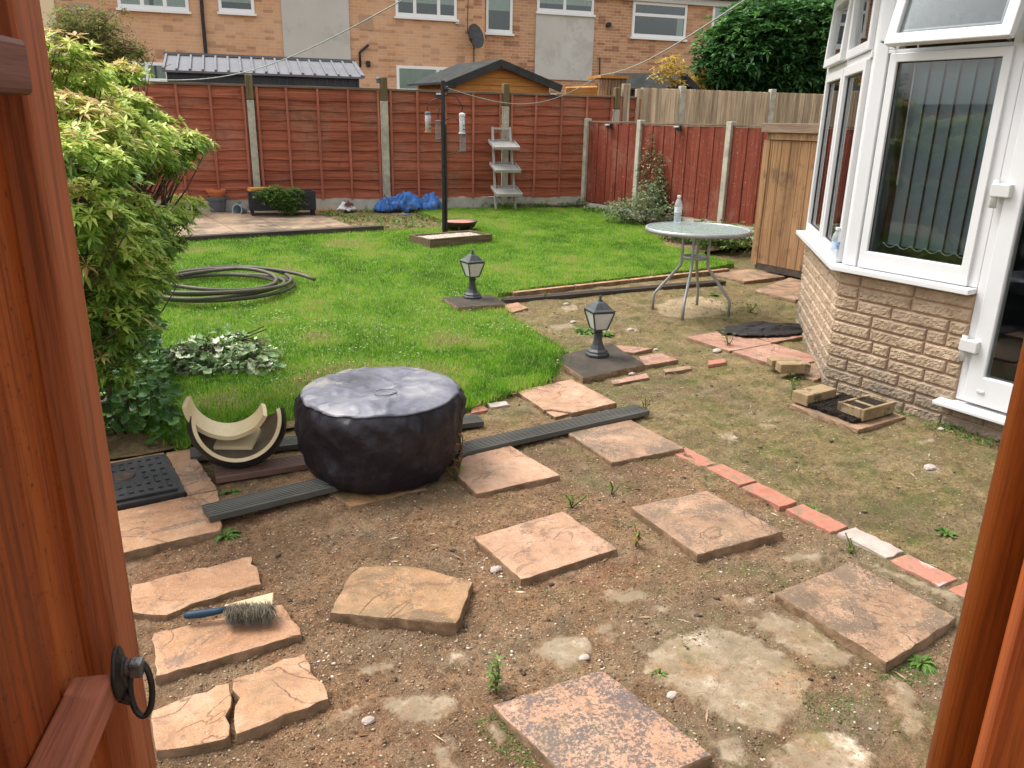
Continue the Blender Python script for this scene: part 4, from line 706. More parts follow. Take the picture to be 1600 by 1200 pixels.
# interior
MB().prism([(BX + .3, -1.4), (7.9, -1.4), (7.9, 4.0), (A1.x + .2, 4.0), (BX + .3, 2.86)], .132, .145).box(7.7, 7.75, -1.4, 4.0, .15, 2.5).box(BX + .1, 7.7, -1.45, -1.4, .15, 2.5).prism([(BX + .3, -1.4), (7.9, -1.4), (7.9, 4.0), (A1.x + .2, 4.0), (BX + .3, 2.86)], 2.46, 2.5).build('interior', 'darkroom', own)
# FRONT WINDOW : plane X=BX. fr(y0,y1,z0,z1,front x,back x)
def fr(mb, y0, y1, z0, z1, xf=0., xb=.07): mb.box(BX + xf, BX + xb, y0, y1, z0, z1); return mb
fw = MB(); fr(fw, 2.165, 2.232, .770, 2.47, .006).box(BX + .006, BX + .07, 2.232, 2.905, 2.41, 2.47)
fr(fw, 2.232, 2.905, 1.946, 1.966, .008, .07); fr(fw, 2.835, 2.905, 1.966, 2.41, .008, .07)
fwo = fw.build('window_frame', 'upvc', own, bevel=.004)
def ring(y0, y1, z0, z1, wd, xf, xb, wb=None):
    wb = wb or wd; mb = MB(); c_ = [(y0, z0), (y1, z0), (y1, z1), (y0, z1)]; i_ = [(y0 + wd, z0 + wb), (y1 - wd, z0 + wb), (y1 - wd, z1 - wd), (y0 + wd, z1 - wd)]
    vs = [(xf, y, z) for y, z in c_] + [(xf, y, z) for y, z in i_] + [(xb, y, z) for y, z in c_] + [(xb, y, z) for y, z in i_]
    fs = []
    for k in range(4): n2 = (k + 1) % 4; fs += [(k, 4 + k, 4 + n2, n2), (8 + k, 8 + n2, 12 + n2, 12 + k), (k, n2, 8 + n2, 8 + k), (4 + k, 12 + k, 12 + n2, 4 + n2)]
    return mb.add(vs, fs)
ls = ring(2.215, 2.868, .772, 1.945, .046, BX - .012, BX + .04, .10).build('casement', 'upvc', own, bevel=.005)
MB().box(BX + .010, BX + .018, 2.24, 2.84, .86, 1.92).build('pane', 'glass', ls); ring(2.259, 2.824, .868, 1.901, .007, BX + .004, BX + .009).build('gasket', 'black', ls)
mb = MB(); y = 2.27
while y < 2.70:
    M_ = Matrix.Translation((BX + .11, y + .045, 1.42)) @ Matrix.Rotation(rad(78 + random.uniform(-4, 4)), 4, 'Z'); mb.tbox(M_, .089, .002, 1.02); y += .085
bl = mb.build('vertical_blind', 'blind', own); mb = MB(); y = 2.27
pts = []
while y < 2.70:
    for k in range(6): pts.append((BX + .072, y + .085 * k / 5, .925 - .024 * math.sin(math.pi * k / 5)))
    y += .085
MB().tube(pts, .0028, 5).build('chain', 'whitething', bl)
MB().tube([(BX + .08, 2.77, 2.0), (BX + .08, 2.76, 1.25)], .005, 6).build('wand', 'whitething', bl)
# opening top light, hinged at the top and swung out
tl = thing; hz = 2.44; th_ = rad(15)
def swing(v): # rotate about y-axis line x=BX,z=hz
    x, y, z = v[0] - BX, v[1], v[2] - hz; c_, s_ = math.cos(th_), math.sin(th_); return (BX + x * c_ + z * s_, y, hz - x * s_ + z * c_) if True else v
mb = ring(2.172, 2.822, 1.955, 2.455, .055, BX - .03, BX + .02); mb.v = [swing(v) for v in mb.v]; ts = mb.build('opening_sash', 'upvc', own, bevel=.006)
mb = MB().box(BX - .008, BX + .0, 2.215, 2.78, 2.0, 2.41); mb.v = [swing(v) for v in mb.v]; mb.build('pane', 'glass', ts)
mb = MB().box(BX + .008, BX + .014, 2.25, 2.258, 2.03, 2.38).box(BX + .008, BX + .014, 2.2585, 2.76, 2.03, 2.038); mb.v = [swing(v) for v in mb.v]; mb.build('glazing_bar', 'upvc', ts)
mb = MB().tube([(BX + .03, 2.26, 1.975), (BX - .12, 2.255, 2.0)], .006, 6).tube([(BX + .03, 2.86, 1.975), (BX - .12, 2.865, 2.0)], .006, 6).build('stay', 'silver', ts)
# corner post and angled face (local frame at corner, x along 45 degrees)
CM = Matrix.Translation((BX, CY, 0)) @ Matrix.Rotation(rad(45), 4, 'Z')
def cl(mb): mb.v = [tuple(CM @ Vector(v)) for v in mb.v]; return mb
MB().prism([(BX + .005, 2.893), (BX - .002, 2.965), (BX + .045, 3.015), (BX + .10, 2.97), (BX + .08, 2.893)], .770, 2.47).build('corner_post', 'upvc', own, bevel=.006)
LN = (A1 - Vector((BX, CY, 0))).length
def ringx(x0, x1, z0, z1, wd, yf, yb):
    c_ = [(x0, z0), (x1, z0), (x1, z1), (x0, z1)]; i_ = [(x0 + wd, z0 + wd), (x1 - wd, z0 + wd), (x1 - wd, z1 - wd), (x0 + wd, z1 - wd)]
    vs = [(x, yf, z) for x, z in c_] + [(x, yf, z) for x, z in i_] + [(x, yb, z) for x, z in c_] + [(x, yb, z) for x, z in i_]; fs = []
    for k in range(4): n2 = (k + 1) % 4; fs += [(k, n2, 4 + n2, 4 + k), (8 + k, 12 + k, 12 + n2, 8 + n2), (k, 8 + k, 8 + n2, n2), (4 + k, 4 + n2, 12 + n2, 12 + k)]
    return MB().add(vs, fs)
lights = [(.07, .83), (.87, 1.64)]
for i, (a, b) in enumerate(lights):
    f = cl(ringx(a, b, .772, 1.93, .06, .03, -.035)).build('casement', 'upvc', own, bevel=.005); cl(MB().box(a + .04, b - .04, -.01, 0, .81, 1.89)).build('pane', 'glass', f); cl(ringx(a + .058, b - .058, .83, 1.872, .012, .006, -.004)).build('gasket', 'black', f)
    mb = ringx(a, b, 1.975, 2.43, .055, .03, -.03)
    if i: hzz = 2.43; mb.v = [(x, (y - 0) + (hzz - z) * .05 + .008, z + .0) for x, y, z in mb.v]
    f = cl(mb).build('top_light', 'upvc', own, bevel=.005); mb = MB().box(a + .04, b - .04, -.005, 0, 2.01, 2.40)
    if i: mb.v = [(x, y + (2.43 - z) * .05 + .008, z) for x, y, z in mb.v]
    cl(mb).build('pane', 'glass', f)
    mb = MB(); x = a + .1
    while x < b - .05: M_ = Matrix.Translation((x, -.18, 1.36)) @ Matrix.Rotation(rad(-65), 4, 'Z'); mb.tbox(M_, .089, .002, 1.1); x += .075
    cl(mb).build('vertical_blind', 'blind', own)
cl(MB().box(.83, .87, -.03, .012, .77, 2.47).box(1.64, LN + .01, -.05, .02, .77, 2.47).box(.04, 1.64, -.03, .012, 1.932, 1.972).box(.04, 1.64, -.03, .012, 2.432, 2.47)).build('window_frame', 'upvc', own, bevel=.004)
# roof edge of the bay
MB().prism([(BX - .14, -1.5), (BX - .14, 3.05), (A1.x - .09, 4.33), (8, 4.33), (8, -1.5)], 2.50, 2.66).build('roof', 'upvcd', own, bevel=.01)
MB().tube([(BX - .19, -1.5, 2.56), (BX - .19, 3.07, 2.56), (A1.x - .12, 4.36, 2.56), (8, 4.38, 2.56)], .055, 8).build('gutter', 'upvcd', own)
# DOOR
MB().box(BX + .004, BX + .07, 2.118, 2.163, .16, 2.47).box(BX + .012, BX + .07, .9, 2.118, 2.36, 2.47).build('door_frame', 'upvc', own, bevel=.004)
MB().add([(BX - .085, .9, .122), (BX - .085, 2.235, .122), (BX + .07, 2.235, .135), (BX + .07, .9, .135), (BX - .085, .9, .142), (BX - .085, 2.235, .142), (BX + .07, 2.235, .160), (BX + .07, .9, .160)], [(0, 1, 2, 3), (4, 7, 6, 5), (0, 4, 5, 1), (1, 5, 6, 2), (3, 7, 4, 0)]).build('door_sill', 'upvc', own, bevel=.004)
door = ring(1.12, 2.112, .168, 2.35, .085, BX - .022, BX + .045, .155).build('door', 'upvc', own, bevel=.006)
MB().box(BX + .0, BX + .012, 1.19, 2.04, .30, 2.28).build('pane', 'glass', door)
MB().box(BX - .03, BX - .023, 2.005, 2.045, .235, .25).build('drain_cap', 'upvcd', door, bevel=.003)
for z in (.47, 1.27, 2.04):
    MB().box(BX - .055, BX - .005, 2.075, 2.17, z - .030, z + .035).build('hinge', 'upvcd', door, bevel=.006); MB().tube([(BX - .03, 2.155, z - .085), (BX - .03, 2.155, z + .05)], .017, 10).build('hinge_pin', 'upvcd', door, smooth=True)

# ============================================================ GATE (open, left) and post (right)
GD = .74; az = 0
e1 = ray(62, 0); e2 = ray(232, 1200); eg = (ray(159, 620)); eg = Vector((eg.x, eg.y, 0)).normalized() * GD
va = (32.5 - 11.0)     # azimuth of leaf from +Y in world
ga = 90 - va
pl__ = Vector((-math.sin(rad(ga)), math.cos(rad(ga)), 0)); eg = eg + pl__ * .012
gate = thing('wooden_gate', 'open stained orange brown wooden gate with iron ring latch at the left edge', 'gate', (eg.x, eg.y, 0), ga)
# local x along leaf away from the camera, y = left; camera is on the -y side. leading edge at x=0
FW = .056
gst = MB().box(-FW, 0, -.012, .022, .12, 2.25).build('stile', 'gateframe', gate, local=True, bevel=.004)
r = random.Random(4); x = -FW - .0; k = 0
mb = MB()
bx = -FW + .02
while bx > -.9:
    mb.box(bx - .094, bx - .003, .0065 if k % 2 else .010, .024, .12, 2.2); bx -= .096; k += 1
mb.build('boards', 'gateboards', gate, local=True, bevel=.004)
def gsz(x, y, off): return sz(x, y, MW[gate] @ Vector((0, off, 0)), ga)
sA, zA = gsz(30, 148, -.026); _, zB = gsz(20, 57, -.026); _, zC = gsz(12, 34, -.014); sB = gsz(51, 120, -.026)[0]
MB().box(-.9, sB, -.026, .005, zA, zB).build('rail', 'gaterail', gate, local=True, bevel=.004)
MB().box(-.9, sB - .02, -.012, .005, zB + .002, zC + .06).build('rail', 'gaterail', gate, local=True, bevel=.004)
MB().beam((-FW - .01 + .045, -.014, 1.12 + .0), (-.8, -.014, .30), .04, .085, up=(0, -1, 0)).build('x', 'gatebrace', gate, local=True) if False else None
zl = 1.02
bz = zl + .0
_, zt1 = gsz(173, 1058, -.026); _, zb1 = gsz(180, 1104, -.026); X1 = gsz(178, 1060, -.026)[0]
MB().box(-.6, X1, -.026, .005, zb1, zt1).build('lower_rail', 'gatebrace', gate, local=True, bevel=.003)

lx_, lz_ = gsz(184, 1052, -.027); yb_ = -.0265
lat = MB().lathe([(.001, 0), (.0165, 0), (.0165, .003), (.010, .006), (.009, .008), (.001, .008)], n=20); R9 = Matrix.Translation((lx_, yb_, lz_)) @ Matrix.Rotation(rad(90), 4, 'X'); lat.v = [tuple(R9 @ Vector((p[0], p[1] * 1.5, p[2]))) for p in lat.v]
lat = lat.build('latch_plate', 'iron', gate, local=True, bevel=.001)
MB().tube([(lx_, yb_ - .005, lz_ + .004), (lx_, yb_ - .011, lz_ + .004)], [.0080, .0060], 12).build('spindle', 'ironrust', lat, local=True)
MB().box(lx_ - .006, lx_ + .006, yb_ - .021, yb_ - .010, lz_ - .003, lz_ + .011).build('knuckle', 'iron2', lat, local=True, bevel=.002)
pts = [(lx_ + .004 * math.cos(a_), yb_ - .0165 + .0085 * math.sin(a_), lz_ - .018 + .024 * math.cos(a_)) for a_ in [2 * math.pi * i / 28 for i in range(29)]]
MB().tube(pts, .0027, 8, cap=False).build('ring_handle', 'iron', lat, local=True, smooth=True)
MB().tube([(lx_ - .005, yb_ - .002, lz_ - .020), (lx_ + .0, yb_ - .006, lz_ - .028), (lx_ + .008, yb_ - .003, lz_ - .024)], .0045, 8).build('latch_hook', 'ironrust', lat, local=True)
for q_ in (-.018, .020): MB().tube([(lx_, yb_ - .001, lz_ + q_), (lx_, yb_ - .0045, lz_ + q_)], .0028, 8).build('screw', 'ironrust', lat, local=True)
# right post
pr_ = ray(1530, 815); pr_ = Vector((pr_.x, pr_.y, 0)).normalized() * .80; side = Vector((pr_.y, -pr_.x, 0)).normalized()
pc = pr_ + side * .042
post = thing('gate_post', 'glossy orange stained rounded timber post at the right edge', 'post', (pc.x, pc.y, 0), math.degrees(math.atan2(pr_.y, pr_.x)))
mb = MB(); prof = [(.040 * math.copysign(abs(math.cos(a_)) ** .55, math.cos(a_)), .040 * math.copysign(abs(math.sin(a_)) ** .55, math.sin(a_))) for a_ in [2 * math.pi * i / 40 for i in range(72)]]
mb.prism([(a_, b_) for a_, b_ in prof], -.1, 2.3).build('upright', 'gatepost', post, local=True, smooth=False)
MB().box(-.16, -.045, -.085, .004, -.1, 2.3).build('cover_board', 'gate', post, local=True, bevel=.006)

# ============================================================ LOOSE SLABS
def rough_slab(poly, zt, th, mat, seed=0, rag=.004, step=.03, tilt=None, origin=None):
    """slab with slightly ragged edge; poly world xy; zt top height (scalar or list)"""
    r = random.Random(seed); n = len(poly); zt = zt if hasattr(zt, '__len__') else [zt] * n
    if sum(poly[i][0] * poly[(i + 1) % n][1] - poly[(i + 1) % n][0] * poly[i][1] for i in range(n)) < 0: poly = poly[::-1]; zt = zt[::-1]
    top = []; rg = rag if hasattr(rag, '__len__') else [rag] * n
    for i in range(n):
        a, b = Vector(poly[i]), Vector(poly[(i + 1) % n]); L = (b - a).length; k = max(2, int(L / step)); e = (b - a).normalized(); nn = Vector((e.y, -e.x))
        for j in range(k):
            t = j / k; p = a.lerp(b, t); o_ = r.uniform(-1, .4) * rg[i] if j else -.006
            if rg[i] > .008: o_ += rg[i] * .55 * float(fbm(p.x * 30 + seed, p.y * 30, 3))
            p = p + nn * o_; top.append((p.x, p.y, zt[i] * (1 - t) + zt[(i + 1) % n] * t))
    m_ = len(top); C_ = Vector((sum(p[0] for p in top) / m_, sum(p[1] for p in top) / m_))
    def ring_(s, dz, jit=0): return [((p[0] - C_.x) * s + C_.x + r.uniform(-jit, jit), (p[1] - C_.y) * s + C_.y + r.uniform(-jit, jit), p[2] + dz) for p in top]
    rings = [ring_(.962, 0), ring_(.99, -.001, .001), ring_(1.0, -.007, .001), ring_(1.004, -th * .5, .003), ring_(.995, -th, .003)]
    vs = [p for g_ in rings for p in g_]; zc = sum(p[2] for p in top) / m_; vs.append((C_.x, C_.y, zc)); k = len(vs) - 1
    fs = [(k, i, (i + 1) % m_) for i in range(m_)]
    for g_ in range(4): fs += [(g_ * m_ + i, (g_ + 1) * m_ + i, (g_ + 1) * m_ + (i + 1) % m_, g_ * m_ + (i + 1) % m_) for i in range(m_)]
    return MB().add(vs, fs)
def slab(px_, label, mat, zt=.045, th=None, name='paving_slab', cat='paving slab', group='loose paving slabs laid on the bare soil', seed=None, rag=.004, pts=None):
    zt = [z_ * .68 for z_ in zt] if hasattr(zt, '__len__') else zt * .68
    zz = zt if hasattr(zt, '__len__') else [zt] * len(px_ or pts); poly = pts or [tuple(at(x, y, z)[:2]) for (x, y), z in zip(px_, zz)]
    th = th or (max(zz) + .03); o = rough_slab(poly, zt, th, mat, seed if seed is not None else len(bpy.data.objects), rag).build(name, mat)
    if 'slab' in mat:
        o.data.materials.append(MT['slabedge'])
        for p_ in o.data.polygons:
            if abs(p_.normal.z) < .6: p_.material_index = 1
    tag(o, label, cat, group); return o
p1 = [at(767, 1093, .04), at(940, 1036, .05), at(1117, 1168, .055)]; b_ = p1[0] + p1[2] - p1[1]
slab(None, 'large lichen blackened pink slab at the bottom of the photo', 'slabd', [.03, .045, .05, .04], pts=[tuple(p1[0][:2]), tuple(p1[1][:2]), tuple(p1[2][:2]), tuple(b_[:2])])
slab([(935, 1036), (968, 1021), (986, 1046), (950, 1052)], 'small broken corner chip beside the lichen blackened slab', 'slab', .028, name='slab_fragment', cat='slab piece', group=None) if False else None
slab([(1210, 926), (1331, 877), (1497, 964), (1388, 1037)], 'sandy brown slab lying next to the right gate post', 'slabm', .052)
slab([(984, 792), (1104, 766), (1225, 830), (1091, 867)], 'slab with grey weathered right half in front of the red brick line', 'slabm', .048)
slab([(738, 839), (879, 798), (967, 857), (815, 906)], 'pale pink slab with thin cracks in the middle of the bare soil', 'slab', .045)
slab([(886, 676), (985, 655), (1071, 700), (957, 723)], 'pink slab just in front of the far end of the long grooved board', 'slabm', .040)
slab([(712, 742), (722, 714), (796, 695), (877, 742), (745, 772)], 'pink slab touching the right side of the black covered drum', 'slab', .045)
slab([(806, 611), (893, 592), (965, 629), (895, 645), (862, 640), (850, 641)], 'pink slab with a curved broken front edge behind the grooved board', 'slab', .040)
slab([(850, 642), (862, 639), (893, 645), (868, 652)], 'small curved piece broken off the slab behind the grooved board', 'slab', .026, name='slab_fragment', cat='slab piece', group=None)
slab([(562, 884), (648, 884), (741, 908), (715, 974), (514, 958), (545, 897)], 'rough orange sandy slab lying turned the other way below the covered drum', 'slabg', [.045, .05, .05, .052, .052, .045], rag=.006)
slab([(203, 914), (393, 867), (410, 912), (300, 944), (262, 962), (205, 958)], 'orange broken slab above the hand brush at the left', 'slabo', .035, rag=[.003, .003, .012, .012, .01, .003])
slab([(236, 990), (441, 942), (474, 990), (243, 1058)], 'orange half slab under the head of the hand brush', 'slabo', .045, rag=.005)
slab([(233, 1112), (357, 1064), (366, 1090), (357, 1118), (364, 1146), (355, 1155), (243, 1176)], 'left piece of the cracked orange slab at the bottom left', 'slabo', .045, rag=[.003, .012, .012, .012, .005, .010, .003])
slab([(361, 1062), (474, 1018), (517, 1090), (370, 1150), (362, 1118), (371, 1090)], 'right piece of the cracked orange slab at the bottom left', 'slabo', .045, rag=[.003, .003, .010, .012, .012, .012])
# bases under the lamps
slab([(862, 557), (955, 536), (1009, 569), (912, 590)], 'dark square slab under the nearer garden lantern', 'slabk', .055, .05, 'paving_slab', 'paving slab', None)
slab([(689, 465), (768, 460), (790, 475), (716, 480)], 'dark square slab under the farther garden lantern', 'slabk', .135, .07, 'paving_slab', 'paving slab', None)
slab([(962, 539), (1020, 544), (992, 551), (970, 549)], 'pink sliver of slab just behind the nearer lantern base', 'slabp', .03, name='slab_fragment', cat='slab piece', group=None)
slab([(997, 557), (1032, 551), (1061, 562), (1008, 571)], 'pink slab piece tucked against the right of the nearer lantern base', 'slabp', .03, name='slab_fragment', cat='slab piece', group=None)
slab([(780, 478), (808, 472), (826, 481), (800, 488)], 'small terracotta coloured slab piece beside the farther lantern base', 'slabo', .03, name='slab_fragment', cat='slab piece', group=None)
# slabs by the bay
X0 = 4.235
for (a, b, c_, d_, lb, tilt) in [(X0, 3.76, X0 + .45, 4.21, 'front left pink slab of the group beside the bay corner', 0), (X0 + .46, 3.78, X0 + .91, 4.22, 'pink slab partly under the crumpled black felt', 0), (X0, 3.29, X0 + .44, 3.745, 'pink slab carrying the two small buff blocks', .005)]:
    slab(None, lb, 'slabp', .042 + tilt, pts=[(a, b), (c_, b), (c_, d_), (a, d_)], group='slabs in front of the bay corner')
slab(None, 'narrow stained slab against the foot of the bay corner', 'slabm', .030, pts=[(X0 - .01, 3.03), (X0 + .09, 3.05), (X0 + .40, 3.33), (X0 + .1, 3.28), (X0 + .0, 3.28)], group='slabs in front of the bay corner')
slab(None, 'flat slab in front of the foot of the wooden cupboard', 'slabm', .055, .06, pts=[(6.35, 5.55), (6.98, 5.55), (6.98, 6.05), (6.35, 6.05)], group=None); slab(None, 'pinkish slab between the cupboard and the bay wall', 'slabm', .05, .06, pts=[(6.1, 4.7), (6.98, 4.7), (6.98, 5.5), (6.1, 5.2)], group=None)
# slabs round the inspection cover
fx0, fx1, fy0, fy1 = .06, .47, 3.28, 3.74
slab(None, 'buff slab strip right of the black inspection cover', 'slabo', .04, pts=[(.475, 3.275), (.60, 3.275), (.585, 3.80), (.475, 3.80)], group='slabs around the black inspection cover')
slab(None, 'pale buff edging behind the black inspection cover', 'slabo', .035, pts=[(-.1, 3.76), (.475, 3.76), (.475, 3.82), (-.1, 3.82)], group='slabs around the black inspection cover')
slab(None, 'wide buff slab in front of the black inspection cover', 'slabo', .042, pts=[(-.1, 2.91), (.53, 2.90), (.60, 3.27), (-.1, 3.27)], group='slabs around the black inspection cover')
mc = thing('inspection_cover', 'black plastic drain inspection cover set among buff slabs at the left', 'drain cover', (.25, 3.5, 0))
MB().box(fx0, fx1, fy0, fy1, -.02, .048).build('frame', 'black', mc, bevel=.004); mb = MB().box(fx0 + .025, fx1 - .025, fy0 + .025, fy1 - .025, .0485, .060); r = random.Random(2)
for i in range(9):
    for j in range(6):
        if (i, j) in ((4, 2), (4, 3), (5, 2), (5, 3), (3, 2), (3, 3)): continue
        x = fx0 + .05 + i * .038; y = fy0 + .06 + j * .065; mb.box(x, x + .018, y, y + (.012 if (i + j) % 2 else .04), .0605, .0655)
cv_ = mb.build('cover', 'black', mc, bevel=.002); MB().lathe([(.001, .0), (.045, .0), (.04, .006), (.02, .007), (.001, .004)], (.27, 3.53, .0605), 16).build('lifting_recess', 'ironrust', cv_)
# slab under drum and drain surround
slab([(514, 768), (640, 742), (668, 762), (548, 792)], 'rusty brown slab half hidden under the front of the black covered drum', 'slabg', .03, group=None)
slab(None, 'thin slab base under the drain surround by the bay wall', 'slabm', .03, .04, pts=[(3.70, 2.34), (4.13, 2.34), (4.13, 2.80), (3.70, 2.80)], name='paving_slab', cat='paving slab', group=None)
o = MB(); X_, Y_ = 3.72, 2.6
dd = rough_slab([(3.75, 2.40), (4.10, 2.40), (4.10, 2.74), (3.75, 2.74)], .045, .02, 'dirt', 5, .015).build('soil_heap', 'dirt'); tag(dd, 'black soil filling the drain surround by the bay wall', 'soil')
def block(cx_, cy_, z0, L, W, Hh, ang, mat, label, cat='block', name='stone_block', group=None, bev=.006, tilt=0):
    M_ = Matrix.Translation((cx_, cy_, z0 + Hh / 2)) @ Matrix.Rotation(rad(ang), 4, 'Z') @ Matrix.Rotation(rad(tilt), 4, 'Y'); mb = MB(); n = 5; vs = []
    o = MB().tbox(Matrix.Identity(4), L, W, Hh).build(name, mat, origin=(0, 0, 0), bevel=bev); o.matrix_world = M_; o.location = M_.translation; o.rotation_euler = M_.to_euler(); return tag(o, label, cat, group)
p = at(1250, 625, .12); block(3.86, 2.76, .03,   .26, .11, .068, 0, 'buffbrick', 'long buff brick standing at the back of the drain surround', 'brick', 'brick')
dg = thing('drain_box', 'small buff block box filled with black dirt by the bay wall', 'drain box', (3.9, 2.45, 0)); x0, x1, y0, y1 = 3.80, 4.08, 2.39, 2.56
MB().box(x0, x1, y0, y0 + .02, .03, .098).box(x0, x0 + .02, y0 + .0201, y1, .03, .096).box(x0 + .0201, x1, y1 - .02, y1, .03, .095).box(x1 - .02, x1, y0 + .0201, y1 - .0201, .03, .096).box(x0 + .12, x0 + .14, y0 + .0201, y1 - .0201, .03, .09).build('block_wall', 'buffbrick', dg, bevel=.004)
rough_slab([(x0 + .022, y0 + .022), (x1 - .022, y0 + .022), (x1 - .022, y1 - .022), (x0 + .022, y1 - .022)], .085, .05, 'dirt', 3, .004).build('dirt_fill', 'dirt', dg)
p = at(1238, 577, .045); q = (at(1238, 580, .045)); block(q.x, q.y, .043, .20, .09, .062, -28, 'buffbrick', 'nearer small buff block on the pink slab beside the bay', group=None); block(q.x + .07, q.y + .13, .043, .20, .09, .045, -28, 'buffbrick', 'farther small buff block half hidden behind the nearer one', group=None)
# brick edging line
def brick_px(px_, mat, label, z=.022, th=.05, rag=.005): slab(px_, label, mat, z, th, 'brick_paver', 'brick', 'bricks set in line across the bare soil', rag=rag)
xs_b = [2.62, 2.735]
bl_ = [(2.66, 2.43, 'redbrick', 'red brick at the corner of the slab, far end of the brick line'), (2.42, 2.19, 'redbrick', 'second red brick of the line, beyond the slab with a grey half'), (2.18, 1.95, 'redbrick', 'third red brick of the line, beside the slab with a grey half'), (1.94, 1.70, 'redbrick', 'red brick with a white mortar edge before the white brick'), (1.69, 1.46, 'palebrick', 'white brick in the red brick line'), (1.45, 1.24, 'mixbrick', 'half white and half red brick after the white brick'), (1.23, 1.02, 'redbrick', 'last red brick of the line by the gate post')]
for i, (a, b, mt_, lb) in enumerate(bl_):
    dx_ = .010 * math.sin(i * 2.1); slab(None, lb, mt_, .010 + .004 * (i % 3), .05, 'brick_paver', 'brick', 'bricks set in line across the bare soil', pts=[(2.625 + dx_, a - .003), (2.735 + dx_, a - .003), (2.735 + dx_, b + .003), (2.625 + dx_, b + .003)], rag=.007)
for q_, mt_, lb in [([(733, 634), (752, 628), (764, 640), (737, 646)], 'redbrick', 'bright red brick chip right beside the black covered drum'), ([(760, 630), (790, 626), (797, 632), (768, 637)], 'palebrick', 'pale flat brick just right of the red brick chip'), ([(955, 655), (984, 650), (990, 656), (962, 660)], 'redbrick', 'red brick end showing behind the slab near the grooved board end'),
                    ([(953, 594), (1010, 583), (1016, 590), (960, 600)], 'slabp', 'pink edging piece just in front of the nearer lantern base'), ([(1034, 577), (1078, 571), (1082, 576), (1040, 582)], 'slabm', 'flat edging piece to the right of the nearer lantern base'), ([(1105, 563), (1134, 560), (1136, 566), (1108, 570)], 'redbrick', 'small red edging piece between the lantern and the bay slabs')]:
    slab(q_, lb, mt_, .018, .03, 'brick_paver', 'brick', None, rag=.006)
# pale kerb slips along the lawn
for i, (a, b) in enumerate([(3.85, 4.55), (4.56, 5.25), (5.26, 5.98), (5.99, 6.65)]):
    slab(None, ['left end', 'second from the left', 'third from the left', 'right end'][i] + ' pale kerb strip between lawn and bare soil behind the table', 'slabo', .095, .09, 'kerb_strip', 'kerb', 'pale kerb strips along the lawn edge', pts=[(a, 6.035), (b, 6.035), (b, 6.095), (a, 6.095)], rag=.006)
slab([(795, 612), (840, 603), (847, 606), (802, 616)], 'pale kerb strip at the lawn corner behind the curved slab', 'slab', .03, .05, 'kerb_strip', 'kerb', None)
slab([(838, 520), (870, 540), (889, 548), (884, 551), (835, 524)], 'thin pale kerb strip along the lawn left of the nearer lantern', 'slab', .035, .05, 'kerb_strip', 'kerb', None)
# ============================================================ DECKING BOARDS
def deck(p, q, wd, z0, label, mat='deck', th=.028, grooves=7):
    p = Vector((*p, z0)); q = Vector((*q, z0)); L = (q - p).length; a = math.degrees(math.atan2(q.y - p.y, q.x - p.x)); t = MB(); n = grooves; prof = [(-wd / 2, 0), (-wd / 2, th - .003), (-wd / 2 + .004, th)]
    for i in range(n): c_ = -wd / 2 + wd * (i + .8) / (n + .6); g_ = wd / (n * 4.2); prof += [(c_ - g_, th), (c_ - g_ * .6, th - .006), (c_ + g_ * .6, th - .006), (c_ + g_, th)]
    prof += [(wd / 2 - .004, th), (wd / 2, th - .003), (wd / 2, 0)]; k = len(prof); vs = [(x, y, z) for x in (-L / 2, L / 2) for y, z in prof]
    t.add(vs, [(i, (i + 1) % k, k + (i + 1) % k, k + i) for i in range(k)] + [tuple(range(k)), tuple(range(k, 2 * k))[::-1]])
    o = t.build('decking_board', mat, local=True, bevel=0); o.location = (p + q) / 2; o.rotation_euler = (0, 0, rad(a)); return tag(o, label, 'board', 'grooved decking boards lying on the soil')
deck((.50, 3.035), (1.45, 3.065), .118, .032, 'grey green grooved board running from the left under the covered drum')
deck((1.60, 3.12), (2.86, 3.125), .118, .022, 'long grooved board running right from the covered drum to the slabs')
deck((.575, 3.72), (2.0, 3.45), .118, .012, 'grooved board behind the broken pot that passes behind the drum')
deck((.62, 3.43), (1.2, 3.36), .118, .010, 'reddish brown grooved board below the broken pot', 'deckbrown')
deck((3.66, 5.93), (6.15, 5.66), .10, .012, 'thin dark board lying along the far lawn edge behind the table', 'sleeper', .035, 2)
t = MB().beam(Fpt(3.95, -.22, .19), Fpt(5.2, -.22, .22), .08, .09).build('edging_board', 'sleeper', bevel=.004); tag(t, 'low dark edging board along the fence foot right of the ladder shelf', 'edging')
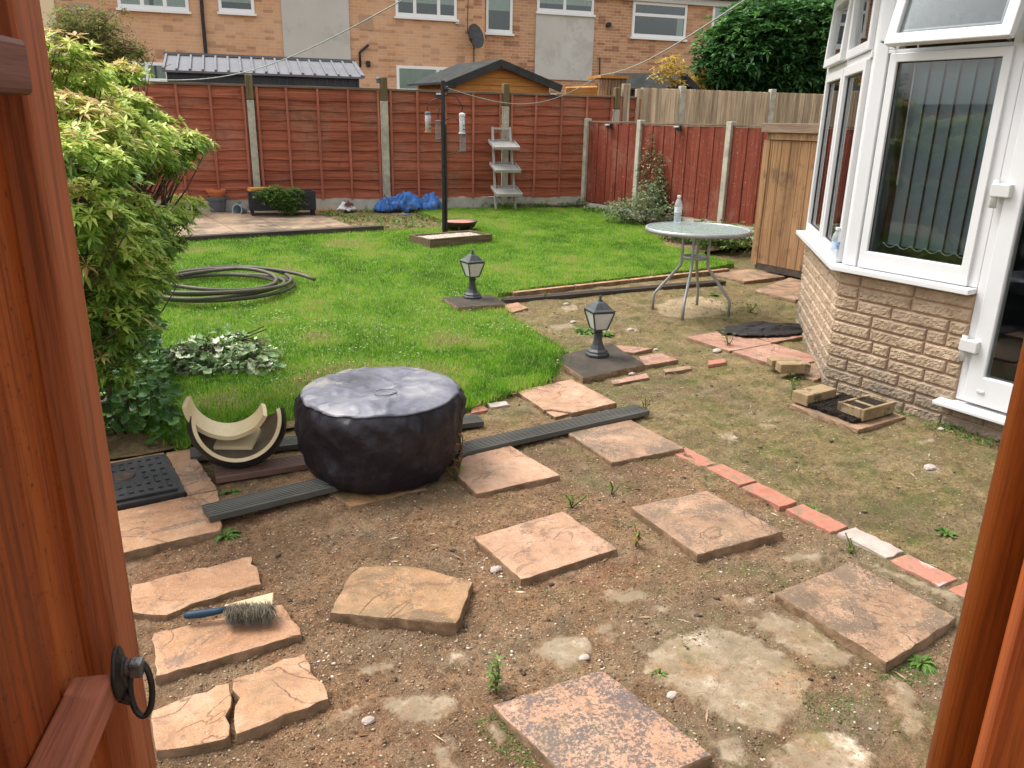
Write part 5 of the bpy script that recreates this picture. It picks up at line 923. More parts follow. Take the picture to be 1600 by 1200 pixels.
# ============================================================ COVERED DRUM
dcx, dcy = 1.315, 3.16; n = 180
zs = [(.322, 0), (.336, .012), (.350, .035), (.360, .065), (.368, .10), (.374, .14), (.379, .18), (.382, .22), (.383, .26), (.381, .29), (.377, .315), (.370, .333), (.360, .347)] + [(.352 - .352 * (k / 32), .352 + .018 * math.sin(min(1, k / 8) * math.pi / 2) - .012 * max(0, (k - 8) / 24)) for k in range(0, 32)]
V = []; m9 = 12
def ridge(x, y, o=3): return 1 - np.abs(fbm(x, y, o)) * 3.2
for k, (r_, z) in enumerate(zs):
    a = 2 * np.pi * np.arange(n) / n; ca, sa = np.cos(a), np.sin(a)
    if k <= m9:
        e = np.clip(z * 14, .3, 1) * (1 if k < m9 - 1 else .5)
        wr = .010 * fbm(ca * 3 + 5, sa * 3 + z * 9, 3) + .014 * np.clip(ridge(a * 2.2 + z * 7 + 3, z * 8 + a, 2), -.5, 1) * e + .010 * np.clip(ridge(a * 5.5 - z * 10, z * 9 + 2 * a, 2), -.3, 1) * e + .010 * (z < .10) * fbm(a * 6, a * 0 + 3, 2)
        rr = r_ + wr - .014; zz = z + .010 * fbm(ca * 2, sa * 2 + 9, 2) * (z > .1)
    else:
        X9, Y9 = r_ * ca, r_ * sa; f = min(1, (k - m9) / 3); rr = r_ + a * 0
        zz = z + f * (.010 * fbm(X9 * 5 + 3, Y9 * 5, 3) + .020 * np.clip(ridge(X9 * 4.0 + 8, Y9 * 8.0 + 2 * X9, 2) - .5, 0, 1) + .008 * np.clip(ridge(X9 * 12, Y9 * 9 + 3, 2) - .4, 0, 1)) + .010 * fbm(ca * 2, sa * 2 + 9, 2) * (r_ / .352) ** 3
    for j in range(n): V.append((dcx + float(rr[j] * ca[j]), dcy + float(rr[j] * sa[j]) * .97, .028 + float(zz[j]) * 1.04))
fs = [(i * n + j, i * n + (j + 1) % n, (i + 1) * n + (j + 1) % n, (i + 1) * n + j) for i in range(len(zs) - 1) for j in range(n)]
cv = thing('covered_drum', 'round drum wrapped in a creased black fabric cover with faded grey top', 'covered drum', (dcx, dcy, .028))
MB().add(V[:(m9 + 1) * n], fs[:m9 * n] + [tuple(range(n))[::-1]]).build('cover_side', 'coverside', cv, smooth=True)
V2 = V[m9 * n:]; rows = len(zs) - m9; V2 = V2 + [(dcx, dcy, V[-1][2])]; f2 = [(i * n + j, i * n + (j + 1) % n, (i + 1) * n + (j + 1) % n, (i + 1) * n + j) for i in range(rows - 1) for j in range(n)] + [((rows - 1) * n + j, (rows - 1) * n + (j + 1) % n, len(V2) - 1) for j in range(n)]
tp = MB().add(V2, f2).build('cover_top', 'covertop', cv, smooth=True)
tb = [V[m9 * n + j] for j in range(n)] + [V[m9 * n]]; MB().tube(tb, .0035, 6, cap=False).build('seam', 'coverside', cv, smooth=True)
for a_ in (322, 20):
    j = int(a_ / 360 * n); MB().tube([Vector(V[k * n + j]) for k in range(1, m9 + 1)], .0035, 6).build('seam', 'coverside', cv, smooth=True)
pts = [(dcx - .03 + .05 * math.cos(a_), dcy - .12 + .042 * math.sin(a_), .028 + .397) for a_ in [2 * math.pi * i / 20 for i in range(21)]]; MB().tube(pts, .0022, 5).build('top_patch_ring', 'covertop', cv)
# ============================================================ BROKEN POT
def shell(c_, R0, R1, L, a0, a1, yaw, pitch, mats, name, label, seed, th=.018, rag=0.0, bulge=.0):
    """part of a pot wall: axis horizontal along local y, opening toward -y"""
    t = thing(name, label, 'broken pot', c_, yaw, 'pieces of the broken glazed pot'); nn_, ml = 40, 10
    def surf(off):
        P = []
        for i in range(ml + 1):
            s = i / ml; r_ = R0 + (R1 - R0) * s ** 2.2 + bulge * math.sin(math.pi * min(1, s * 1.3)) + off
            for j in range(nn_ + 1):
                u = j / nn_; a = rad(a0 + (a1 - a0) * u); e = 1 - rag * float(fbm(u * 6 + seed, 2.2, 3)) * (1 - s); y = L * (s if i else rag * .25 * (float(fbm(u * 7 + seed, 1, 2)))); v = Vector((r_ * math.cos(a), y, r_ * math.sin(a)))
                v = Matrix.Rotation(rad(pitch), 4, 'X') @ v; P.append(tuple(v))
        return P
    F = [(i * (nn_ + 1) + j, i * (nn_ + 1) + j + 1, (i + 1) * (nn_ + 1) + j + 1, (i + 1) * (nn_ + 1) + j) for i in range(ml) for j in range(nn_)]
    O_, I_ = surf(0), surf(-th)
    MB().add(O_, F).build('outside', mats[0], t, smooth=True, local=True)
    mb = MB().add(I_, [f[::-1] for f in F]); K = len(O_); W1 = nn_ + 1
    rim = [(j, j + 1, K + j + 1, K + j) for j in range(nn_)] + [(ml * W1 + j + 1, ml * W1 + j, K + ml * W1 + j, K + ml * W1 + j + 1) for j in range(nn_)] + [((i + 1) * W1, i * W1, K + i * W1, K + (i + 1) * W1) for i in range(ml)] + [(i * W1 + nn_, (i + 1) * W1 + nn_, K + (i + 1) * W1 + nn_, K + i * W1 + nn_) for i in range(ml)]
    m2 = MB().add(O_ + I_, rim); mb.add(m2.v, m2.f); t.scale = (.93, .93, .93); o9 = mb.build('inside', mats[1], t, smooth=False, local=True); o9.data.materials.append(MT[mats[2]])
    for q9 in range(len(F)): o9.data.polygons[q9].material_index = 1
    return t
pb = at(378, 733, .02)
shell((pb.x + .0, pb.y + .0, .262), .205, .11, .24, 170, 371, -14, -27, ('potblack', 'cream', 'clayshade'), 'broken_pot', 'outer half of a broken pot, black outside and cream inside, beside the drum', 3, rag=.12, bulge=.035)
shell((pb.x - .035, pb.y + .02, .345), .20, .19, .15, 184, 334, -16, 2, ('potblack', 'cream', 'cream'), 'broken_pot', 'pale cream curved shard resting inside the broken black pot', 8, .02, rag=.35)
p = Vector((pb.x, pb.y + .09, .09)); sh_ = MB().add([p + Vector(v) for v in [(-.10, -.02, .02), (.06, -.06, .0), (.13, .02, .05), (-.02, .06, .09), (-.10, -.01, .035), (.06, -.05, .015), (.13, .03, .065), (-.02, .07, .105)]], [(3, 2, 1, 0), (4, 5, 6, 7), (0, 1, 5, 4), (1, 2, 6, 5), (2, 3, 7, 6), (3, 0, 4, 7)]).build('pot_shard', 'cream', bevel=.004); tag(sh_, 'small flat cream shard lying in the bottom of the broken pot', 'pot shard')
# ============================================================ LANTERNS
def lantern(loc, rz, label):
    t = thing('garden_lantern', label, 'lantern', loc, rz, 'black pedestal lanterns on dark slabs')
    MB().lathe([(.088, 0), (.088, .018), (.078, .028), (.076, .040), (.055, .055), (.040, .085), (.032, .12), (.029, .165), (.034, .172), (.034, .180), (.026, .185), (.026, .195)], n=8, rot=rad(22.5)).build('pedestal', 'lampmetal', t, local=True, bevel=.002)
    bs = .048; tsx = .083; z0, z1 = .205, .335
    body = MB().lathe([(.02, .19), (bs * 1.42, .198), (bs * 1.42, .208), (.02, .209)], n=4, rot=rad(45)).build('bottom_frame', 'lampmetal', t, local=True, bevel=.001); MB().lathe([(.07, .330), (tsx * 1.41, .330), (tsx * 1.41, .340), (.07, .340)], n=4, rot=rad(45)).build('top_frame', 'lampmetal', t, local=True, bevel=.001)
    mb = MB()
    for sx in (-1, 1):
        for sy in (-1, 1): mb.beam((sx * bs, sy * bs, z0), (sx * tsx, sy * tsx, z1), .009, .009)
    mb.build('corner_bar', 'lampmetal', t, local=True)
    for (ux, uy) in ((1, 0), (-1, 0), (0, 1), (0, -1)):
        vx, vy = -uy, ux; b2, t2 = bs - .003, tsx - .003; q = [(ux * b2 + vx * b2 * k, uy * b2 + vy * b2 * k, z0 + .003) for k in (-1, 1)] + [(ux * t2 + vx * t2 * k, uy * t2 + vy * t2 * k, z1 - .002) for k in (1, -1)]
        q2 = [(x * .96, y * .96, z) for x, y, z in q]; MB().add(q + q2, [(0, 1, 2, 3), (7, 6, 5, 4)]).build('glass_pane', 'frost', t, local=True)
    MB().lathe([(.128, .341), (.126, .348), (.100, .358), (.075, .378), (.050, .398), (.024, .408), (.022, .414), (.001, .416)], n=4, rot=rad(45)).build('roof', 'lampmetal', t, local=True, bevel=.002)
    MB().lathe([(.014, .412), (.016, .420), (.007, .424), (.011, .432), (.012, .438), (.006, .446), (.001, .458)], n=12).build('finial', 'lampmetal', t, local=True, smooth=True); return t
p = at(933, 555, .04); ln1 = lantern((p.x, p.y, .039), 76, 'nearer black pedestal lantern on the slab between lawn and soil')
p = at(738, 465, .092); ln2 = lantern((p.x, p.y, .091), 88, 'farther black pedestal lantern at the edge of the lawn')
for l_ in (ln1, ln2): l_.scale = (.93, .93, .93)
# ============================================================ TABLE + BOTTLES
tc_ = at(1090, 356, .735); tx, ty_ = tc_.x, tc_.y
tb = thing('garden_table', 'round glass topped metal garden table on the bare soil', 'table', (tx, ty_, .0), 10)
TR = .43; zt = .735
rim = MB().lathe([(TR - .02, zt - .035), (TR, zt - .035), (TR + .004, zt - .02), (TR, zt), (TR - .012, zt), (TR - .014, zt - .008), (TR - .02, zt - .035)], n=64); rim.f = rim.f[:-2]; rim.build('rim', 'silver', tb, local=True, smooth=True)
m = N('ripple'); MB().lathe([(.001, zt - .012), (TR - .012, zt - .012), (TR - .012, zt - .005), (.001, zt - .005)], n=64).build('glass_top', 'tableglass', tb, local=True)
for k in range(4):
    a = rad(90 * k + 25); ca, sa = math.cos(a), math.sin(a)
    P_ = [(.112, zt - .03), (.110, .50), (.110, .44), (.118, .41), (.140, .38), (.30, .175), (.318, .15), (.325, .125), (.328, .008)]; MB().tube([(r_ * ca, r_ * sa, z) for r_, z in P_], .0125, 10).build('leg', 'silver', tb, local=True, smooth=True)
    MB().tube([(.06 * ca, .06 * sa, zt - .045), (TR * .97 * ca, TR * .97 * sa, zt - .03)], .009, 8).build('support_arm', 'silver', tb, local=True) if False else None
ri = MB().lathe([(.094, .475), (.104, .475), (.104, .500), (.094, .500), (.094, .475)], n=32); ri.f = ri.f[:-2]; ri.build('leg_ring', 'silver', tb, local=True, smooth=True)
MB().lathe([(.001, zt - .05), (.12, zt - .05), (.125, zt - .038), (.001, zt - .036)], n=32).build('hub_plate', 'upvcd', tb, local=True)
def bottle(loc, label, s=1.):
    t = thing('water_bottle', label, 'bottle', loc); b = [(.001, 0), (.026, 0), (.031, .004), (.032, .015), (.029, .03), (.032, .045), (.029, .06), (.032, .075), (.031, .085), (.031, .140), (.032, .148), (.030, .165), (.022, .188), (.013, .203), (.0125, .212)]
    MB().lathe([(r_ * s, z * s) for r_, z in b], n=20).build('bottle_body', 'clear', t, local=True, smooth=True); MB().lathe([(.0145 * s, .211 * s), (.015 * s, .213 * s), (.015 * s, .228 * s), (.013 * s, .230 * s)], n=16).build('cap', 'whitething', t, local=True); return t
lbm = mott('bottle label', [(.40, (.10, .22, .50)), (.55, (.45, .58, .75)), (.7, (.7, .75, .82))], 30, rough=.4, bump=0)
def blabel(t, mat, s, z0=.09, z1=.135): l_ = MB().lathe([(.0318 * s, z0 * s), (.0318 * s, z1 * s)], n=20); l_.f = l_.f[:-2]; l_.build('label_band', mat, t, local=True, smooth=True)
p = at(1058, 348, .736); t = bottle((p.x, p.y, .732), 'clear plastic water bottle with white cap on the glass table', 1.04); blabel(t, mott('white label', [(.3, (.5, .52, .58)), (.7, (.7, .7, .72))], 20, rough=.4, bump=0), 1.04)
t = bottle((4.283, 3.066, .7685), 'clear water bottle with blue label on the white window sill', .92); blabel(t, lbm, .92)
# ============================================================ HOSE COIL
hc_ = at(342, 452, .12); pts = []; turns = 5
for i in range(int(turns * 40 + 1.05 / (2 * math.pi) * 40) + 1):
    a = 2 * math.pi * i / 40; k = i / 40; R_ = .535 + .075 * math.sin(k * 2.3 + .5) + .015 * math.sin(a * 2 + k); ox = .055 * math.sin(k * 2.9); oy = .05 * math.cos(k * 2.1); f9 = max(0, (a - 2 * math.pi * turns + .2)) / 1.25; R_ += .26 * f9 ** 1.6
    pts.append((hc_.x + ox + R_ * math.cos(-a + 0.7) * 1.03, hc_.y + oy + R_ * math.sin(-a + 0.7), .128 + .018 * k * (1 - f9 * .8) + .016 * math.sin(a * 1.5 + k * 2) * min(1, k / 3) + .006))
hp = MB().tube(pts, .0165, 8).build('pipe_coil', 'hose', smooth=True); tag(hp, 'coil of olive grey pipe lying on the lawn by the shrub', 'pipe')
# ============================================================ BIRD FEEDER POLE in gravel box
q1, q2, q3 = at(643, 366, .24), at(672, 374, .24), at(769, 366, .24); bxo = q2; bw_ = (q3 - q2).length; ba = math.degrees(math.atan2(q3.y - q2.y, q3.x - q2.x)); bd = (q1 - q2).length
gb = thing('gravel_box', 'low timber frame filled with pale gravel around the feeder pole', 'gravel box', (bxo.x, bxo.y, .13), ba); bd = min(bd, .95)
MB().box(0, bw_, 0, .03, .0, .11).box(0, .03, .0301, bd, 0, .108).box(bw_ - .03, bw_, .0301, bd, 0, .108).box(.0301, bw_ - .0301, bd - .03, bd, 0, .106).build('frame', 'boxwood', gb, local=True, bevel=.004)
MB().box(.03, bw_ - .03, .03, bd - .03, .0, .085).build('gravel_fill', 'gravel', gb, local=True)
pp_ = at(694, 361, .215); D9 = (pp_ - Vector((0, 0, CH))).length
def vz(px, py): return hit(px, py, (pp_.x, pp_.y, 0), -32.5)
zt_ = vz(694, 126).z
fp = thing('feeder_pole', 'tall black metal pole with curved feeder arms and clothes line hook', 'pole', (pp_.x, pp_.y, .215), -32.5)
zb = -.1; Z0 = .215
MB().tube([(0, 0, zb), (0, 0, zt_ - Z0)], .026, 10).build('pole', 'iron', fp, local=True); MB().tube([(.035, -.02, zb + .05), (.03, -.01, zt_ - Z0 - .5)], .012, 8).build('inner_pole', 'iron', fp, local=True)
def L9(px, py): v = MW[fp].inverted() @ vz(px, py); return v
def arm(px_): MB().tube([L9(*p_) for p_ in px_], .006, 6).build('arm', 'iron', fp, local=True, smooth=True)
arm([(694, 158), (686, 153), (676, 156), (669, 164), (667, 170), (669, 174)]); arm([(694, 150), (704, 148), (713, 152), (720, 162), (723, 168), (721, 174)]); arm([(696, 188), (703, 184), (712, 184), (718, 192)]); arm([(694, 164), (688, 166), (685, 175), (684, 186)]); arm([(696, 240), (706, 241), (716, 238), (722, 235)])
MB().tube([L9(694, 139), L9(700, 139)], .035, 10).build('line_clamp', 'iron', fp, local=True)
def feeder(px_, y0, y1, label, kind):
    a, b = vz(px_, y0), vz(px_, y1); h = a.z - b.z; t = thing('bird_feeder', label, 'bird feeder', b, 0, 'bird feeders hanging on the pole'); R_ = .036 if kind != 'mesh' else .034
    if kind == 'mesh':
        mb = MB()
        for k in range(14): a_ = 2 * math.pi * k / 14; mb.tube([(R_ * math.cos(a_), R_ * math.sin(a_), .02), (R_ * math.cos(a_), R_ * math.sin(a_), h - .02)], .0022, 4)
        mb.build('mesh_tube', 'silver', t, local=True); MB().lathe([(R_ + .010, 0), (R_ + .010, .018), (R_ - .01, .024)], n=16).build('base', 'greypot', t, local=True); MB().lathe([(R_ + .008, h - .024), (R_ + .008, h - .008), (.01, h)], n=16).build('lid', 'greypot', t, local=True)
    else:
        MB().lathe([(R_, .01), (R_, h - .03)], n=16).build('clear_tube', 'clear', t, local=True, smooth=True); MB().lathe([(R_ - .006, .02), (R_ - .006, h * .62)], n=12).build('seed', 'seed' if kind == 'seed' else 'whitething', t, local=True)
        MB().lathe([(R_ + .006, 0), (R_ + .006, .012), (R_ - .004, .016)], n=16).build('base', 'whitething' if kind != 'seed' else 'seed', t, local=True); MB().lathe([(R_ + .005, h - .035), (R_ + .004, h - .014), (.012, h)], n=16).build('lid', 'greypot' if kind == 'seed' else 'whitething', t, local=True)
        MB().tube([(0, -R_ - .02, .05), (0, R_ + .02, .05)], .008, 6).tube([(0, -R_ - .02, h * .4), (0, R_ + .02, h * .4)], .006, 6).build('perch', 'black', t, local=True)
    return t
feeder(669, 174, 207, 'clear seed feeder with dark lid hanging left of the pole', 'seed'); feeder(685, 188, 219, 'empty grey wire feeder hanging close to the left of the pole', 'mesh'); feeder(722, 176, 209, 'white topped clear feeder hanging right of the pole', 'white'); feeder(723, 209, 237, 'grey wire feeder hanging below the white topped feeder', 'mesh')
# terracotta dish
dp = at(718, 356, .2); ds = thing('bird_dish', 'black metal bowl holding a terracotta coloured dish beside the feeder pole', 'dish', (dp.x, dp.y, .19)); ri = MB().lathe([(.15, 0), (.20, .03), (.235, .09), (.24, .105), (.228, .105), (.20, .06)], n=36); ri.f = ri.f[:-2] + ri.f[-2:-1]; ri.build('bowl', 'ironrust', ds, local=True, smooth=True)
MB().lathe([(.20, .07), (.226, .094), (.10, .082), (.001, .080)], n=36).build('inner_dish', mott('faded terracotta', [(.3, (.42, .18, .13)), (.7, (.55, .26, .2))], 6), ds, local=True, smooth=True)
for k in range(3): a_ = rad(200 + 40 * k); MB().box(.235 * math.cos(a_) - .012, .235 * math.cos(a_) + .012, .235 * math.sin(a_) - .012, .235 * math.sin(a_) + .012, -.02, .06).build('foot', 'ironrust', ds, local=True)
# ============================================================ LADDER SHELF at fence
a, _ = sz(771, 250, yoff(-.30), FA); b, _ = sz(803, 250, yoff(-.30), FA); zb = .2
def zof(py): return sz(785, py, yoff(-.30), FA)[1]
ls = thing('ladder_shelf', 'grey wooden ladder shelf with three trays leaning on the back fence', 'shelf', Fpt((a + b) / 2, -.30, zb), FA); hw = (b - a) / 2 - .015; top = zof(199) - zb
for s in (-1, 1): MB().beam((s * hw * 1.06, -.14, 0), (s * hw * .92, .17, top), .03, .05).build('rail', 'greywood', ls, local=True, bevel=.003)
MB().beam((-hw, .155, zof(201) - zb), (hw, .155, zof(201) - zb), .025, .03).build('top_bar', 'greywood', ls, local=True)
for py in (229, 264, 300):
    z = zof(py) - zb; yb = -.14 + .31 * z / top; Mt = Matrix.Translation((0, yb - .10, z + .02)) @ Matrix.Rotation(rad(17), 4, 'X'); mb = MB(); w2 = hw + .045
    mb.box(-w2, w2, -.17, .17, 0, .012).box(-w2, w2, -.185, -.171, -.01, .035).box(-w2 - .014, -w2 - .001, -.17, .17, -.01, .035).box(w2 + .001, w2 + .014, -.17, .17, -.01, .035).box(-w2, w2, .171, .183, -.01, .035); mb.v = [tuple(Mt @ Vector(v)) for v in mb.v]; mb.build('shelf_tray', 'greywood', ls, local=True, bevel=.002)
# ============================================================ POTS, PLANTER, TARP etc. on back terrace
p = at(341, 333, .2); ztp = .18
MB().lathe([(.085, 0), (.115, .20), (.125, .20), (.128, .235), (.112, .235), (.108, .20), (.001, .19)], n=28).build
def pot(prof, mat, loc, label, tilt=None, nm='plant_pot', inner=None):
    t = MB().lathe(prof, n=30); o = t.build(nm, mat, local=True, smooth=False, bevel=0); o.location = loc
    if tilt: o.rotation_euler = [rad(v_) for v_ in tilt]
    return tag(o, label, 'plant pot')
pot([(.095, 0), (.13, .21), (.142, .21), (.146, .26), (.132, .26), (.125, .20), (.001, .19)], 'greypot', (p.x, p.y, ztp), 'tall grey plastic pot on the back terrace with an orange pot in it')
pot([(.085, .0), (.125, .10), (.135, .10), (.137, .135), (.124, .135), (.08, .03), (.001, .02)], 'terracotta', (p.x, p.y, ztp + .225), 'orange terracotta pot nested in the tall grey pot')
p = at(382, 334, .2); pot([(.05, 0), (.075, .15), (.085, .15), (.086, .17), (.072, .17), (.06, .02), (.001, .02)], 'bluepot', (p.x, p.y, .235), 'small faded blue pot lying on its side between the pots', (78, 0, -50))
q1, q2 = at(391, 340, .19), at(495, 338, .19); pa = math.degrees(math.atan2(q2.y - q1.y, q2.x - q1.x)); pl_ = (q2 - q1).length
pl = thing('trough_planter', 'long black wooden trough planter on legs by the back fence', 'planter', q1, pa); blk = mott('black painted planter', [(.3, (.016, .017, .02)), (.7, (.035, .037, .042))], 8, (1, 1, 6), rough=.6)
MB().box(0, pl_, 0, .03, .09, .36).box(0, pl_, .30, .33, .09, .36).box(0, .03, .0301, .2999, .09, .358).box(pl_ - .03, pl_, .0301, .2999, .09, .358).box(.03, pl_ - .03, .03, .30, .09, .11).build('trough', blk, pl, local=True, bevel=.004)
MB().box(.03, pl_ - .03, .03, .30, .25, .32).build('compost', 'dirt', pl, local=True)
for x in (.02, pl_ - .06):
    for y in (.02, .27): MB().box(x, x + .04, y, y + .04, 0, .09).build('leg', blk, pl, local=True)
pw = MW[pl] @ Vector((pl_ * .52, .02, .30))
rng = np.random.default_rng(41); P_, d_ = clusters([(pw + Vector((-.12, 0, .0)), (.20, .16, .14)), (pw + Vector((.05, -.05, -.10)), (.22, .14, .18)), (pw + Vector((.15, 0, -.02)), (.18, .14, .13)), (pw + Vector((-.25, .02, .02)), (.18, .1, .08))], 1500, .3, rng)
pb_ = thing('juniper_plant', 'bushy green conifer plant spilling over the front of the black trough', 'plant', pw)
v_, t_, a_ = rosettes(P_, d_, 6, .045, .010, rng.normal(.45, .18, 1500).clip(0, 1), .2, rng); fastmesh('foliage', v_, t_, 'weed', a_, pb_, pw); o = [x for x in COL.objects if x.parent == pb_][0]; o.location = (0, 0, 0); MB().tube([pw + Vector((0, .1, -.05)), pw + Vector((-.05, 0, .1))], .012).tube([pw + Vector((0, .1, -.05)), pw + Vector((.1, -.05, .02))], .012).build('stems', 'bark', pb_)
p = at(412, 296, .5); o = MB().box(-.22, .18, -.12, .10, 0, .02).box(-.20, .10, -.10, .12, .021, .04).build('timber_offcuts', 'orangewood', local=True); q = MW[pl] @ Vector((.22, .15, .362)); o.location = q; o.rotation_euler = (0, 0, rad(pa + 8)); tag(o, 'flat timber offcuts lying on the left end of the black trough', 'offcuts')
p = at(518, 329, .2); o = MB().box(-.30, .32, -.10, .10, 0, .035).build('timber_plank', 'orangewood', local=True, bevel=.004); o.location = (p.x, p.y, .185); o.rotation_euler = (0, 0, rad(-20)); tag(o, 'yellowish plank on the terrace right of the black trough', 'plank')
def crumple(name, label, cat, c_, rx, ry_, rz_, mat, seed, amp=.5, n=34, flat=False, rot=0):
    r_ = np.random.default_rng(seed); U, V_ = np.meshgrid(np.linspace(-1, 1, n), np.linspace(-1, 1, n)); R9 = np.sqrt(U ** 2 + V_ ** 2); ang = np.arctan2(V_, U)
    rr = 1 + .25 * fbm(np.cos(ang) * 2 + seed, np.sin(ang) * 2, 3); x = U * rx * rr; y = V_ * ry_ * rr; hgt_ = np.clip(1 - R9 ** 2, 0, 1) ** .5 if not flat else np.clip(1 - R9, 0, 1) ** .3 * .5
    a = fbm(U * 2.6 + seed, V_ * 2.6, 2) * .6 + .4; b = np.abs(fbm(U * 5 + seed * 2, V_ * 5, 2)) * .8; z = rz_ * (hgt_ * (1 - amp) + amp * (a * 1.6 + b * .8) * np.clip(1.25 - R9, 0, 1))
    x = x + .12 * rx * fbm(U * 5, V_ * 5 + seed, 3); y = y + .12 * ry_ * fbm(U * 5 + 9, V_ * 5 + seed, 3); keep = R9 < 1.02
    c2, s2 = math.cos(rad(rot)), math.sin(rad(rot)); i = np.arange(n * n).reshape(n, n); Q = np.stack([i[:-1, :-1], i[:-1, 1:], i[1:, 1:], i[1:, :-1]], -1).reshape(-1, 4); kk = keep.ravel(); Q = Q[kk[Q].all(1)]
    v = np.stack([(x * c2 - y * s2).ravel() + c_[0], (x * s2 + y * c2).ravel() + c_[1], z.ravel() + c_[2]], 1); o = fastmesh(name, v, Q, mat, origin=tuple(c_)); so_ = o.modifiers.new('thick', 'SOLIDIFY'); so_.thickness = .006; o.data.polygons.foreach_set('use_smooth', [True] * len(o.data.polygons)); return tag(o, label, cat)
for i, (px_, py_, rx, rz, lb) in enumerate([(601, 320, .17, .24, 'left crumpled bundle of blue tarpaulin at the fence foot'), (632, 318, .30, .32, 'largest heap of blue tarpaulin in the middle at the fence foot'), (673, 319, .20, .27, 'right blue tarpaulin bundle just behind the feeder pole')]):
    p = Fpt(sz(px_, py_, yoff(-.30), FA)[0], -.30); crumple('tarpaulin', lb, 'tarpaulin', (p.x, p.y, .19), rx, .20, rz * .95, 'tarp', 3 + i * 4, .38, 40, rot=-14)
p = Fpt(sz(541, 320, yoff(-.22), FA)[0], -.22); crumple('old_rag', 'white and maroon rag at the foot of the fence', 'rag', (p.x, p.y, .2), .17, .09, .14, 'whitething', 21, .6, 20); crumple('dark_rag', 'small maroon cloth on top of the white rag', 'cloth', (p.x + .03, p.y - .04, .28), .07, .05, .08, 'maroon', 22, .6, 14)
p = at(632, 336, .2); crumple('slate_piece', 'flat grey piece in the weeds in front of the tarpaulin', 'stone', (p.x, p.y, .19), .13, .06, .035, 'greypot', 29, .3, 12)
# black felt heap by the bay
p = at(1228, 512, .05); crumple('roofing_felt', 'crumpled sheet of black roofing felt beside the bay wall', 'felt', (4.93, 4.02, .035), .40, .20, .065, 'felt', 14, .5, 34, True, rot=-15)
# ============================================================ HAND BRUSH
bh, bt2 = at(288, 963, .06), at(385, 958, .06)
d = (bt2 - bh); a = math.degrees(math.atan2(d.y, d.x)); hb2 = thing('hand_brush', 'worn hand brush with blue handle lying on the orange slabs', 'brush', (bh.x, bh.y, .062), a + 2); L_ = d.length
MB().tube([(0, 0, 0), (.012, 0, .001), (.05, 0, .003), (.10, .004, .006), (.13, .006, .01)], [.008, .012, .0135, .011, .009], 12).build('handle', 'bluegrip', hb2, local=True, smooth=True)
MB().add([(.12, -.008, .0), (.12, .016, .02), (.27, .03, .045), (.27, -.01, .02), (.12, -.002, -.008), (.12, .022, .012), (.27, .036, .036), (.27, -.004, .010)], [(0, 3, 2, 1), (4, 5, 6, 7), (0, 4, 7, 3), (1, 2, 6, 5), (2, 3, 7, 6), (0, 1, 5, 4)]).build('brush_back', 'cream', hb2, local=True, bevel=.003)
rng = np.random.default_rng(3); n = 1500; P_ = np.stack([rng.uniform(.13, .265, n), rng.uniform(-.02, .024, n), rng.uniform(0, .03, n)], 1); D_ = np.tile([.25, -.9, -.18], (n, 1)) + rng.normal(0, .22, (n, 3)); v_, t_, a_ = leaves(P_, D_, np.full(n, .055), np.full(n, .0022), rng.random(n), .1, rng=rng); bo = fastmesh('bristles', v_, t_, 'bristle', a_, hb2)
# ============================================================ WOODEN CUPBOARD by bay
sx = 6.98; cb = thing('wooden_cupboard', 'tall weathered wooden storage cupboard between fence and bay', 'cupboard', (sx, 5.1, .06))
MB().box(sx + .03, sx + .7, 4.32, 5.98, .10, 1.50).build('carcass', 'shedwood', cb); r = random.Random(2); mb = MB(); y = 4.35
while y < 5.95: mb.box(sx - .002 - r.uniform(0, .002), sx + .028, y, y + .118, .12, 1.42); y += .1215
mb.build('door_boards', 'shedwood', cb, bevel=.003); MB().box(sx - .012, sx + .03, 5.955, 6.0, .10, 1.44).build('corner_trim', 'shedwood', cb, bevel=.003)
MB().box(sx - .05, sx + .75, 4.3, 6.06, 1.495, 1.59).build('top_beam', 'shedbeam', cb, bevel=.006); MB().box(sx - .02, sx + .028, 4.33, 6.0, 1.425, 1.492).build('header', 'shedwood', cb, bevel=.003); MB().box(sx + .0, sx + .06, 4.33, 5.98, .05, .118).build('base_bearer', 'sleeper', cb)
# ============================================================ small fittings: fence lights and lines
def flight(px_, py_, plane, ang, label):
    p = hit(px_, py_, plane, ang); t = thing('fence_light', label, 'light', p, ang, 'small clip on fence lights'); o_ = Vector((0, 0, 0)); MB().box(-.05, .05, -.06, -.015, -.05, .03).build('bracket', 'black', t, local=True, bevel=.006)
    mb = MB()
    for k in (-1, 0, 1): mb.lathe([(.001, 0), (.016, 0), (.016, .02), (.001, .02)], (k * .034, -.078, -.0), 10)
    mb.build('lens', 'whitething', t, local=True)
    return t
flight(685, 148, yoff(-.06), FA, 'small black and white light on the fence rail behind the feeder pole'); flight(862, 148, yoff(-.06), FA, 'small black and white light on the fence rail right of the ladder shelf')
flight(955, 196, (RX - .03, Cn.y, 0), -90, 'small light clipped to the left panel of the side fence'); flight(1063, 199, (RX - .03, Cn.y, 0), -90, 'small light clipped to the middle panel of the side fence')
p = hit(592, 124, yoff(0), FA); t = thing('post_light', 'small clear solar light on top of the fence post', 'light', p); MB().lathe([(.03, -.05), (.045, -.04), (.045, 0), (.055, .01), (.03, .035), (.001, .04)], n=10).build('lamp_cap', 'greypot', t, local=True); MB().lathe([(.035, -.05), (.035, -.02)], n=10).build('lens', 'clear', t, local=True)
def line(name, label, pts, r_=.004): o = MB().tube(pts, r_, 5).build(name, 'rope', smooth=True); return tag(o, label, 'line')
a = vz(697, 137); b = Fpt(5.78, -.1, 1.9) ; b = hit(937, 118, yoff(-.02), FA)
